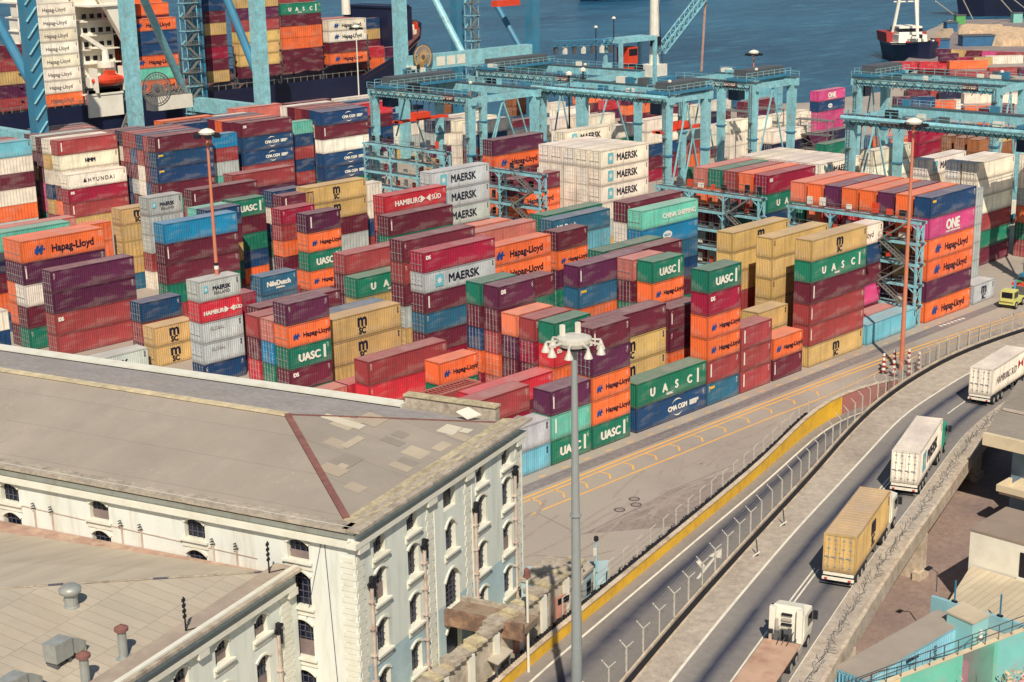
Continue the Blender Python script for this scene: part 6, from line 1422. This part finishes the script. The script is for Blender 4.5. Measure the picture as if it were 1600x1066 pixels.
for i in range(2600):      # leaf sized faces in clumps
    t = rr.uniform(.0,1.0); c0 = a.lerp(b, round(t*26)/26)+q_*(.7+1.3*((round(t*26)*7)%5)/4); P = c0+Vector((rr.gauss(0,.55), rr.gauss(0,.55), 1.2+abs(rr.gauss(0,.9)))); s_ = rr.uniform(.08,.22)
    d1 = Vector((rr.gauss(0,1),rr.gauss(0,1),rr.gauss(0,1))).normalized()*s_; d2 = Vector((rr.gauss(0,1),rr.gauss(0,1),rr.gauss(0,1))).normalized()*s_
    m.poly([P-d1, P-d2, P+d1, P+d2], BU[(round(t*26)+i%2)%4])
m.build('scrub', label='mottled pink and tan scrub growing along the mural wall foot', cat='scrub', kind='stuff')
st = empty('site_container', (-41.3,-53.5,3.42), math.radians(-2.8), 'long light blue box with grey roof on the terrace, bottom right', 'shipping container')
c_ = calb((136,192,204))
for me in (BODY[40], FRAME[40]):
    o = link(me.name.split('.')[0], me, st); o.color = c_
o = link('end_wall', BLANK, st); o.color = c_
m = MB(); m.box(.02,.02,2.585,12.17,2.42,2.64,surf('grey_felt', rgb(160,148,134), .9, .08, .6)); m.build('roof_cover', st)
put_text('TERMINAL', .34, DARK_INK, st, (4.6,-.03,2.05), bold=.01); link('code_plate', CODED[0], st, (8,-.02,2.0))
m = MB()
for k in range(9): m.box(-.03, .15+k*.27, .2, -.005, .22+k*.27, 2.4, CRANE_D)
m.build('end_grating', st)
tw = empty('stair_hut', label='small square light blue hut with pale roof beside the long blue box', cat='hut')
P = [atz(*q, 6.9) for q in ((1480,955),(1520,973),(1545,960),(1505,941))]
AQL = surf('light_aqua_paint', rgb(150,204,202), .7, .05, .5)
m = MB(); m.hexa([(p.x,p.y,3.4) for p in P]+[(p.x,p.y,6.75) for p in P], AQL); m.build('wall', tw)
cx_ = sum((p for p in P), Vector())/4; m = MB(); m.hexa([tuple(cx_+(p-cx_)*1.06+Vector((0,0,-.13))) for p in P]+[tuple(cx_+(p-cx_)*1.06) for p in P], TR); m.build('roof', tw)
dsh = empty('water_tank', tuple(Vector((atz(1496,1018,3.4).x, atz(1496,1018,3.4).y-.2, 3.4))), label='round tank on a dark stand beside the small blue hut', cat='tank')
m = MB(); m.lathe((0,0,.9), [(.02,0),(.65,0),(.78,.35),(.75,.85),(.4,1.05),(.02,1.08)], surf('tank_buff', rgb(186,172,152), .7, .1, 1), 16); m.build('vessel', dsh, smooth=True)
m = MB()
for k in range(4): t = k*math.pi/2+.4; m.bar((.55*math.cos(t),.55*math.sin(t),0),(.65*math.cos(t),.65*math.sin(t),1.3),.12,.12,DARK)
m.build('stand', dsh)
sl = empty('street_light', tuple(atz(1463,925,4.4)), label='curved arm light at the corner of the light blue wall', cat='street light')
m = MB(); m.tube((0,0,0),(0,0,1.6),.05,.05,STEEL,6); m.bar((0,0,1.6),(-.5,.3,2.0),.07,.07,STEEL); m.build('pole', sl); m = MB(); m.box(-1.0,.2,1.95,-.4,.55,2.1,DARK); m.build('lamp', sl)
vp = empty('utility_pole', tuple(atz(1512,1120,0)), label='leaning pale utility pole in front of the mural wall', cat='pole')
b0 = atz(1512,1120,0); tp = aty(1534, 985, b0.y+.0); m = MB(); m.tube((0,0,0), tp-b0, .17, .13, TRIM, 8)
for k in range(10): m.box((tp-b0).x*k/10-.2, (tp-b0).y*k/10-.2, (tp-b0).z*k/10, (tp-b0).x*k/10+.2, (tp-b0).y*k/10+.2, (tp-b0).z*k/10+.12, RAILM)
m.build('pole', vp)
m = MB(); rr = random.Random(41); a2 = tp-b0
for k in range(3):
    pts = [a2*(.62+.06*k)+Vector((i*1.1, -i*.35, -1.2*math.sin(math.pi*i/6)*(1+.3*k))) for i in range(7)]
    for p0, p1 in zip(pts, pts[1:]): m.bar(p0, p1, .05, .05, DARK)
m.build('cable', vp)
# ------------------------------------------------------------------ trucks on the viaduct
CHROME = surf('light_metal', rgb(206, 200, 188), .35, .08, 2.0, metallic=.5); LAMPR = surf('tail_lamp_red', rgb(190, 50, 50), .4, .1, 3)
def wheel(parent, x, y, r=.5, w=.32, name='wheel'):
    m = MB(); m.tube((x, y-w/2, r), (x, y+w/2, r), r, r, DARK, 16); o = m.build(name, parent)
    m = MB(); m.tube((x, y-w/2-.02, r), (x, y+w/2+.02, r), r*.55, r*.55, CHROME, 12); m.build('rim', o)
def trailer(parent, L_=12.4, flat_mat=None):
    m = MB()
    for y in (.55, 1.75): m.box(0, y-.08, .85, L_, y+.08, 1.15, STEEL)
    for k in range(8): m.box(.3+k*(L_-.6)/7, .1, .9, .42+k*(L_-.6)/7, W-.1, 1.1, STEEL)
    if flat_mat: m.box(-.1, 0, 1.151, L_+.1, W, 1.26, flat_mat)
    m.build('chassis', parent)
    m = MB(); m.box(-.22, .05, .62, -.05, W-.05, .82, WHITE_M); m.box(-.1, .1, .95, .1, W-.1, 1.14, WHITE_M)
    for y in (.25, W-.45): m.box(-.26, y, .66, -.221, y+.22, .78, LAMPR)
    m.build('bumper', parent)
    for x in (1.3, 2.65, 4.0):
        for y in (.22, W-.22): wheel(parent, x, y)
    m = MB(); m.box(8.3, .2, .3, 8.5, .4, .9, STEEL); m.box(8.3, W-.4, .3, 8.5, W-.2, .9, STEEL); m.build('landing_leg', parent)
def tractor(parent, x0, mat, deflector=True, detail=True):
    c = empty('tractor', (x0, 0, 0)); c.parent = parent
    m = MB(); m.box(0, .6, .6, 6.3, .78, .95, STEEL); m.box(0, W-.78, .6, 6.3, W-.6, .95, STEEL); m.lathe((1.4, W/2, .95), [(.02,0),(.55,0),(.55,.14),(.02,.16)], DARK, 14)
    m.box(2.6,.05,.4,3.7,.55,.95,CHROME); m.box(2.6,W-.55,.4,3.7,W-.05,.95,CHROME); m.build('chassis', c)
    m = MB(); X0, X1 = 4.0, 6.3; b = .12
    m.hexa([(X0,b,.75),(X1,b,.75),(X1,W-b,.75),(X0,W-b,.75),(X0,.02,1.4),(X1,.02,1.4),(X1,W-.02,1.4),(X0,W-.02,1.4)], mat)
    m.hexa([(X0,.02,1.4),(X1,.02,1.4),(X1,W-.02,1.4),(X0,W-.02,1.4),(X0,.06,2.8),(X1-.25,.06,2.8),(X1-.25,W-.06,2.8),(X0,W-.06,2.8)], mat)
    m.hexa([(X0,.06,2.8),(X1-.25,.06,2.8),(X1-.25,W-.06,2.8),(X0,W-.06,2.8),(X0+.1,.3,3.35),(X1-1.1,.4,3.2),(X1-1.1,W-.4,3.2),(X0+.1,W-.3,3.35)], mat); cb = m.build('cab', c)
    m = MB(); m.poly([(X1+.01,.2,1.65),(X1+.01,W-.2,1.65),(X1-.2,W-.25,2.65),(X1-.2,.25,2.65)], BLACK); m.build('windscreen', cb)
    for y, s in ((.0,-1),(W,1)):
        m = MB(); m.poly([(X0+.9,y-.004*s*-1,1.75),(X1-.15,y-.004*s*-1,1.75),(X1-.35,y+.0*s,2.55),(X0+.9,y,2.55)], BLACK, s > 0); m.build('side_window', cb)
        m = MB(); m.box(X1-.35, y+(.05 if s > 0 else -.35), 1.9, X1-.2, y+(.35 if s > 0 else -.05), 2.5, DARK); m.build('mirror', cb)
    m = MB(); m.box(X0-.35,.1,1.0,X0-.01,.5,3.3,mat); m.box(X0-.35,W-.5,1.0,X0-.01,W-.1,3.3,mat); m.build('side_fairing', cb)
    m = MB()
    for k in range(5): m.box(X0-.16,W/2-.35,1.3+k*.35,X0-.02,W/2+.35,1.45+k*.35,CHROME if k % 2 else DARK)
    m.tube((X0-.5,W/2+.55,.9),(X0-.5,W/2+.55,2.6),.12,.1,CHROME,8)
    for k in range(3): m.bar((X0-.1,W/2-.5+k*.4,1.6),(1.9,W/2-.4+k*.3,1.15),.05,.05,[DARK,STEEL,DARK][k])
    rr = random.Random(3)
    for k in range(22): x_ = X0-rr.uniform(.1,1.1); y_ = rr.uniform(.3,W-.3); m.box(x_, y_, .95, x_+rr.uniform(.1,.35), y_+rr.uniform(.1,.3), rr.uniform(1.1,2.1), rr.choice((DARK, STEEL, CHROME)))
    m.build('coupling_gear', c)
    for x in (.9, 2.2, 5.3):
        for y in (.2, W-.2): wheel(c, x, y)
def truck(P, az, slope, label, col=None, lg=' ', mat=WHITE_M, flat=None, h=2.9):
    r = empty('container_truck' if not flat else 'flatbed_truck', tuple(P), az, label, 'truck'); r.rotation_euler = (0, slope, az)
    trailer(r, 12.3, flat)
    if not flat:
        b = empty('container_load', (0,0,0)); b = empty('shipping_container', (P[0]-math.sin(az)*0, P[1], P[2]), az, label.replace('truck','')[:0] or None, None)
        b.rotation_euler = (0, slope, az); up = Matrix.Rotation(az,3,'Z') @ Matrix.Rotation(slope,3,'Y') @ Vector((0,0,1.18)); b.location = Vector(P)+up; b.scale = (1,1,h/H0)
        cc = calb(COLS[col][0])
        q = [link('body', BODY[40], b), link('frame', FRAME[40], b)]
        for y in (.13, W/2+.01): d = link('door', DOOR, b, (0,y,0)); q.append(d); q.append(link('locking_bar', BARS, d))
        for o in q:
            if o.name.startswith('locking'): continue
            o.color = cc
        if lg: decorate(b, col, lg, 40, random.Random(5))
        tractor(r, 9.6, mat); return r, b
    tractor(r, 9.4, mat); return r, None
def deckP(x, y): return Vector((x, y, deckz(x)+.015))
_, b = truck(deckP(-29.7, -45.4), math.radians(19.6), .055, 'truck hauling the yellow container along the viaduct', 'Y', 'm', WHITE_M); tag(b, 'yellow container with dark two line lettering riding on the viaduct truck', 'shipping container')
_, b = truck(deckP(-7.4, -37.8), math.radians(20.1), .05, 'green cabbed truck hauling a white container ahead of the yellow one', 'W', 'k', surf('green_cab', rgb(36,158,130), .4, .06, 1)); tag(b, 'dirty white container with faded lettering on the green cabbed truck', 'shipping container')
_, b = truck(deckP(24.6, -28.0), math.radians(9.5), .045, 'leading truck at right edge, partly hidden by the roof', 'W', '', WHITE_M); tag(b, 'clean cream container with red diamond mark at the right edge', 'shipping container')
T_('HAMBURG SÜD', 1.0, surf('faded_ink', rgb(120,112,110)), b, 1.5, .9, .0); E_(DIAMR, b, 9.0, 1.0, .9)
truck(deckP(-54.0, -53.3), math.radians(19.5), .045, 'white cabbed truck with empty rusty flatbed, nearest the camera', mat=WHITE_M, flat=surf('rusty_flatbed', rgb(196,160,134), .85, .12, .5, stain=rgb(150,96,74), stain_scale=.7, stain_amt=.5))
# motorcyclist at the kerb
def skin_person(name, joints, edges, radii, mat, parent=None, loc=(0,0,0), rz=0, **kw):
    me = bpy.data.meshes.new(name); me.from_pydata(joints, edges, []); me.materials.append(mat)
    o = bpy.data.objects.new(name, me); COL.objects.link(o); sk = o.modifiers.new('skin', 'SKIN'); o.modifiers.new('sub', 'SUBSURF').levels = 1
    o.modifiers['sub'].render_levels = 2
    for i, r in enumerate(radii): me.skin_vertices[0].data[i].radius = (r, r)
    me.skin_vertices[0].data[0].use_root = True
    if parent: o.parent = parent
    o.location = loc; o.rotation_euler = (0,0,rz); return tag(o, **kw) if kw else o
mp = Vector((-3.2, white_y(-3.2)-6.85, deckz(-3.2)+.01)); az = math.radians(19)
mc = empty('motorcycle', tuple(mp), az, 'dark motorcycle at the kerb beside the white container truck', 'motorcycle')
for x in (0, 1.35):
    m = MB()
    n_ = 16
    for i in range(n_):
        t, t2 = 2*math.pi*i/n_, 2*math.pi*(i+1)/n_; m.bar((x+.29*math.cos(t),0,.31+.29*math.sin(t)), (x+.29*math.cos(t2),0,.31+.29*math.sin(t2)), .09, .09, DARK)
    m.tube((x,-.05,.31),(x,.05,.31),.12,.12,CHROME,10); m.build('wheel', mc)
m = MB(); m.hexa([(.25,-.1,.35),(1.0,-.12,.3),(1.0,.12,.3),(.25,.1,.35),(.3,-.13,.72),(.95,-.14,.78),(.95,.14,.78),(.3,.13,.72)], DARK); m.hexa([(.6,-.13,.75),(1.05,-.1,.7),(1.05,.1,.7),(.6,.13,.75),(.68,-.1,.95),(1.0,-.08,.92),(1.0,.08,.92),(.68,.1,.95)], REDH); m.bar((1.0,0,.85),(1.35,0,.31),.07,.07,CHROME); m.bar((.3,0,.5),(0,0,.31),.07,.1,STEEL); m.build('body', mc)
m = MB(); m.bar((.98,-.33,1.02),(1.05,0,.95),.04,.04,STEEL); m.bar((.98,.33,1.02),(1.05,0,.95),.04,.04,STEEL); m.build('handlebar', mc); m = MB(); m.box(-.05,-.13,.73,.62,.13,.8,BLACK); m.build('seat', mc)
SKIN = surf('skin', rgb(196,146,118), .6, .04, 3); J = [(.35,0,.92),(.42,0,1.15),(.52,0,1.38),(.58,0,1.5),(.62,0,1.68),(.55,.19,1.4),(.72,.26,1.18),(.95,.28,1.06),(.55,-.19,1.4),(.72,-.26,1.18),(.95,-.28,1.06),(.42,.13,.88),(.82,.2,.72),(.72,.2,.32),(.86,.2,.27),(.42,-.13,.88),(.82,-.2,.72),(.72,-.2,.32),(.86,-.2,.27)]
E0 = [(0,1),(1,2),(2,3),(3,4),(2,5),(5,6),(6,7),(2,8),(8,9),(9,10),(0,11),(11,12),(12,13),(13,14),(0,15),(15,16),(16,17),(17,18)]
RD = [.15,.15,.16,.06,.1,.07,.05,.04,.07,.05,.04,.1,.075,.05,.045,.1,.075,.05,.045]
pn = skin_person('person', J, E0, RD, surf('dark_trousers', rgb(46,50,70), .8, .1, 3), None, tuple(mp), az, label='rider in a pink top and dark trousers sitting on the motorcycle', cat='person')
m = MB(); m.lathe((.44,0,.95), [(.17,0),(.19,.15),(.2,.38),(.12,.5),(.07,.55)], surf('pink_shirt', rgb(236,140,136), .8, .05, 3), 14)
for s in (-1,1): m.tube((.55,s*.18,1.42),(.72,s*.26,1.2),.085,.065,surf('pink_shirt', rgb(236,140,136)),10)
m.build('shirt', pn, smooth=True)
m = MB(); m.lathe((.62,0,1.58), [(.02,-.02),(.1,0),(.135,.1),(.13,.2),(.08,.28),(.01,.3)], surf('pink_helmet', rgb(226,120,120), .4, .05, 3), 14); m.build('helmet', pn, smooth=True)
m = MB(); m.lathe((.645,0,1.6), [(.01,0),(.085,.03),(.1,.1),(.095,.14)], SKIN, 12)
for s in (-1,1): m.box(.73,s*.035-.012,1.70,.75,s*.035+.012,1.715,DARK)
m.box(.735,-.012,1.66,.765,.012,1.69,SKIN); m.build('face', pn)
# green and yellow reach truck / service vehicle at the right edge of the lane
P = atz(1582, 478, 0); sv = empty('terminal_tractor', (P.x, P.y, 0), math.radians(8), 'yellow and green terminal tractor on the lane at the right edge', 'tractor')
OLV = surf('olive_yellow', rgb(206,204,120), .5, .12, 1.0); m = MB(); m.box(-2.2,-1.0,.6,3.6,1.2,1.1,OLV); m.box(-2.4,-.9,1.1,-.6,1.0,2.6,OLV); m.box(2.4,-.8,1.1,3.4,1.0,2.1,STEEL); m.build('body', sv)
m = MB(); m.box(-2.44,-.7,1.6,-2.402,.8,2.4,BLACK); m.box(-2.2,-.94,1.6,-.8,-.902,2.4,BLACK); m.build('window', sv)
m = MB(); m.bar((0,0,1.1),(2.0,.4,3.2),.3,.3,CRANE_D); m.bar((2.0,.4,3.2),(4.0,.2,2.6),.25,.25,surf('green_sheet', rgb(90,160,90))); m.box(3.2,-1,2.2,4.6,1.4,2.5,ORANGE_M); m.build('lifting_arm', sv)
for x in (-1.6, 1.2, 2.9):
    for y in (-.9, 1.1): wheel(sv, x, y, .55, .35)
# yard vehicles far off
for i, (px, py, l, c) in enumerate(((852,176,'pale blue yard tractor among the gantry legs',CRANE_D),(690,208,'blue yard tractor under the leftmost gantry',CRANE_D),(884,190,'teal topped loader between the crane legs',CRANE))):
    P = atz(px, py, 9 if i == 2 else 0); g = empty('yard_tractor', (P.x, P.y, 0), .3, l, 'tractor')
    m = MB(); m.box(0,0,.6,6,2.4,1.2,c); m.box(0,0,1.2,1.8,2.4,3.2,WHITE_M); m.box(-.03,.2,2,0,2.2,3,BLACK); m.build('body', g)
    for x in (.8, 4.2, 5.4):
        for y in (.1, 2.3): wheel(g, x, y, .5)
# ------------------------------------------------------------------ lamp masts
def lamp_cluster(parent, h, r, n_, mat, bells=True):
    m = MB(); m.lathe((0,0,h), [(.3,-.5),(r*.55,-.35),(r*.62,-.1),(r*.62,.15),(r*.45,.25),(.2,.3),(.02,.3)], mat, 20); m.lathe((0,0,h-.55), [(.25,0),(r*.5,.02),(r*.5,.2),(.25,.22)], DARK, 16); m.build('ring', parent)
    for k in range(n_):
        t = 2*math.pi*k/n_+.2; c, s = math.cos(t), math.sin(t); m = MB()
        m.bar((c*r*.55,s*r*.55,h-.05),(c*r,s*r,h-.15),.12,.1,mat); m.lathe((c*r,s*r,h-.75), [(.28,0),(.25,.1),(.12,.4),(.08,.55),(.02,.57)], mat, 12); m.poly([(c*r+.26*math.cos(a*.7854),s*r+.26*math.sin(a*.7854),h-.74) for a in range(8)][::-1], CHROME); m.build('lamp', parent)
MASTG = surf('galvanised_mast', rgb(156, 162, 160), .5, .1, .5, metallic=.2, stain=rgb(120,128,128), stain_scale=.5, stain_amt=.4)
lm = empty('lamp_mast', (-54.8, -40.7, 0), label='tall grey foreground lamp mast crowned with bell shaped lamps', cat='lamp mast')
m = MB(); m.tube((0,0,0),(0,0,29.0),.42,.17,MASTG,16)
for z in (9,18): m.tube((0,0,z),(0,0,z+.12),.36,.36,MASTG,16)
m.build('pole', lm)
lamp_cluster(lm, 29.3, 1.7, 9, surf('lamp_grey_white', rgb(206,202,188), .5, .1, 2.0, stain=rgb(160,150,134), stain_scale=2.0))
m = MB()
for t in (.4, 2.2): m.box(math.cos(t)*.7-.12,math.sin(t)*.7-.12,29.5,math.cos(t)*.7+.12,math.sin(t)*.7+.12,30.2,WHITE_M)
m.build('hoist_block', lm)
TERR = surf('orange_pole_paint', rgb(204, 122, 92), .6, .1, .4, stain=rgb(190,150,120), stain_scale=.5, stain_amt=.5)
def pole(x, y, h, label, r0=.3, r1=.14, band=False, mat=TERR):
    g = empty('light_pole', (x, y, 0), label=label, cat='light pole', group='thin painted light poles across the terminal'); m = MB(); m.tube((0,0,0),(0,0,h),r0,r1,mat,12); m.build('pole', g)
    if band:
        for z in band: m = MB(); m.tube((0,0,z),(0,0,z+.45),r0*.95,r0*.95,WHITE_M,10); m.tube((0,0,z+.46),(0,0,z+.8),r0*.97,r0*.97,DARK,10); m.build('band', g)
    m = MB(); m.lathe((0,0,h), [(.1,-.3),(.9,-.2),(1.0,.05),(.6,.35),(.05,.5)], WHITE_M, 12); m.build('head', g)
    for k in range(6):
        t = k*math.pi/3; m = MB(); m.box(1.3*math.cos(t)-.3,1.3*math.sin(t)-.3,h-.6,1.3*math.cos(t)+.3,1.3*math.sin(t)+.3,h-.2,DARK); m.bar((0,0,h-.3),(1.3*math.cos(t),1.3*math.sin(t),h-.3),.1,.1,DARK); m.build('lamp', g)
pole(39.3, -8.9, 30.0, 'orange light pole rising from the ring of striped cones'); 
P = atz(323, 207, 30); pole(P.x, P.y, 30, 'orange light pole with white and dark bands, left part of the yard', band=(13.5,))
P = atz(1178, 82, 28); pole(P.x, P.y, 28, 'orange light pole near the scaffold towers in the distance', .25, .12)
P = atz(556, 42, 30); pole(P.x, P.y, 30, 'slim light pole standing in front of the two white ship boxes', .22, .12, mat=TRIM)
for i, (px, py, h) in enumerate(((931,44,20),(959,30,24),(889,118,26),(911,112,26))):
    P = atz(px, py, h); g = empty('light_pole', (P.x, P.y, 0), label=f'dark slim light pole, {["first","second","third","fourth"][i]} from left near the loading frame', cat='light pole', group='dark slim poles by the loading frame'); m = MB(); m.tube((0,0,0),(0,0,h),.22,.14,DARK,8); m.build('pole', g); m = MB(); m.lathe((0,0,h),[(.1,0),(.6,.1),(.6,.5),(.05,.8)],WHITE_M,8); m.build('lamp', g)
P = atz(932, 942, 0); g = empty('signal_post', (P.x, P.y, 0), label='thin light blue post with dark tip beside the yellow barrier', cat='post'); m = MB(); m.tube((0,0,0),(0,0,5.4),.09,.08,CRANE,8); m.build('post', g); m = MB(); m.lathe((0,0,5.4),[(.08,0),(.2,.05),(.2,.35),(.05,.45)],DARK,10); m.box(-.25,-.1,4.2,-.05,.1,4.8,WHITE_M); m.build('beacon', g)
P = Vector((-52.6, wall_y(-52.6)+2.0, 0)); 
for i, (px, py, h) in enumerate(((826, 1050, 7.5),)):
    P = atz(px, py, 0); g = empty('white_post', (P.x, P.y, 0), label='slim white post rising behind the old street wall', cat='post'); m = MB(); m.tube((0,0,0),(0,0,h),.11,.09,TRIM,8); m.build('post', g); m = MB(); m.lathe((0,0,h),[(.1,0),(.28,.1),(.2,.7),(.05,.8)],RUST,8); m.build('cap', g)
# striped cones round the orange pole
cb = None
ck = surf('cone_red', rgb(150,44,50), .6, .08, 3)
for i in range(8):
    t = 2*math.pi*i/8+.3; x, y = 39.3+2.3*math.cos(t)*1.25, -8.9+2.0*math.sin(t)
    if i == 0:
        cb = empty('striped_bollard', (x,y,0), label='red and white striped bollards in a ring round the orange pole, all alike', cat='bollard', group='striped bollards round the orange pole')
        m = MB(); m.box(-.42,-.42,0,.42,.42,.1,DARK); m.build('base', cb)
        for k in range(6):
            m = MB(); m.tube((0,0,.1+k*.3),(0,0,.4+k*.3),.27-k*.022,.25-k*.022,ck if k % 2 == 0 else WHITE_M,12); m.build('band', cb)
    else: c = copy_tree(cb); c.location = (x,y,0)
# ------------------------------------------------------------------ fences
FPOST = surf('fence_post_paint', rgb(196,190,176), .6, .1, 1.5)
def y_post(m, p, h, arm, side):
    m.bar(p, p+Vector((0,0,h)), .09, .09, FPOST)
    for s in side: m.bar(p+Vector((0,0,h)), p+Vector((-.2*s,.4*s,h+.48)), .06, .06, FPOST)
mf = empty('median_fence', label='tall wire fence with forked white arms between the two roads', cat='fence')
x = -70
while x < 62:
    p = Vector((x, black_y(x)+.35, deckz(x)-.2)); m = MB(); h = 2.5
    y_post(m, p, h, .5, (1,) if x > -26 else (1, -1)); m.build('post', mf); x += 2.9
wire = surf('fence_mesh_wire', rgb(150,146,138), .6, .1, 2.0, metallic=.3)
m = MB()
for a in XS[:-18]:
    if a < -70 or a > 58: continue
    c = a+3
    for z in (.3,.8,1.4,2.0,2.5): m.bar((a,black_y(a)+.35,deckz(a)+z-.2),(c,black_y(c)+.35,deckz(c)+z-.2),.02,.02,wire)
    for z in (2.7,2.95): m.bar((a,black_y(a)+.62,deckz(a)+z-.2),(c,black_y(c)+.62,deckz(c)+z-.2),.02,.02,wire)
    for k in range(10): xx = a+k*.3; m.bar((xx,black_y(xx)+.35,deckz(xx)),(xx,black_y(xx)+.35,deckz(xx)+2.3),.012,.012,wire)
m.build('wire_mesh', mf)
for x in (-22.2, -29.5):
    P = Vector((x, black_y(x)-1.0, deckz(x))); m = MB(); m.bar(P, P+Vector((.2,-.5,.5)), .12, .1, TRIM); m.bar(P+Vector((.5,-.1,0)), P+Vector((.4,0,1.3)), .08, .08, STEEL); m.build('road_stub', label=f'small broken post stub on the shoulder, {"farther" if x > -25 else "nearer"} one', cat='post')
yf = empty('barrier_fence', label='wire fence with slanted white arms behind the yellow barrier', cat='fence')
x = -40
while x < 40:
    y = wall_y(x)+.75 if x < 27 else black_y(x)+1.2; m = MB(); y_post(m, Vector((x, y, 0)), 2.3+wt(x)*.4, .5, (-1,) if x < 10 else ()); m.build('post', yf); x += 2.55
m = MB(); x = -40
while x < 58:
    f = (lambda x: wall_y(x)+.75) if x < 24 else (lambda x: max(black_y(x)+1.2, wall_y(min(x,33))+.75) if x < 34 else black_y(x)+1.2)
    for z in (.4,.9,1.4,1.9,2.4): m.bar((x,f(x),z),(x+2,f(x+2) if x < 22 or x >= 24 else f(x),z),.018,.018,wire)
    x += 2
m.build('wire_mesh', yf)
ff = empty('lane_fence', label='tall mesh fence panels along the far bend behind the striped bollards', cat='fence')
x = 24
while x < 78:
    y = black_y(x)+2.4+(x-24)*.02; m = MB(); m.bar((x,y,0),(x,y,2.8),.07,.07,RAILM); m.build('post', ff); x += 3.0
m = MB(); x = 24
while x < 76:
    f = lambda x: black_y(x)+2.4+(x-24)*.02
    for z in (.1,.7,1.3,2.0,2.7): m.bar((x,f(x),z),(x+3,f(x+3),z),.02,.02,wire)
    for k in range(8): m.bar((x+k*.37,f(x+k*.37),0),(x+k*.37,f(x+k*.37),2.7),.012,.012,wire)
    x += 3
m.build('wire_mesh', ff)
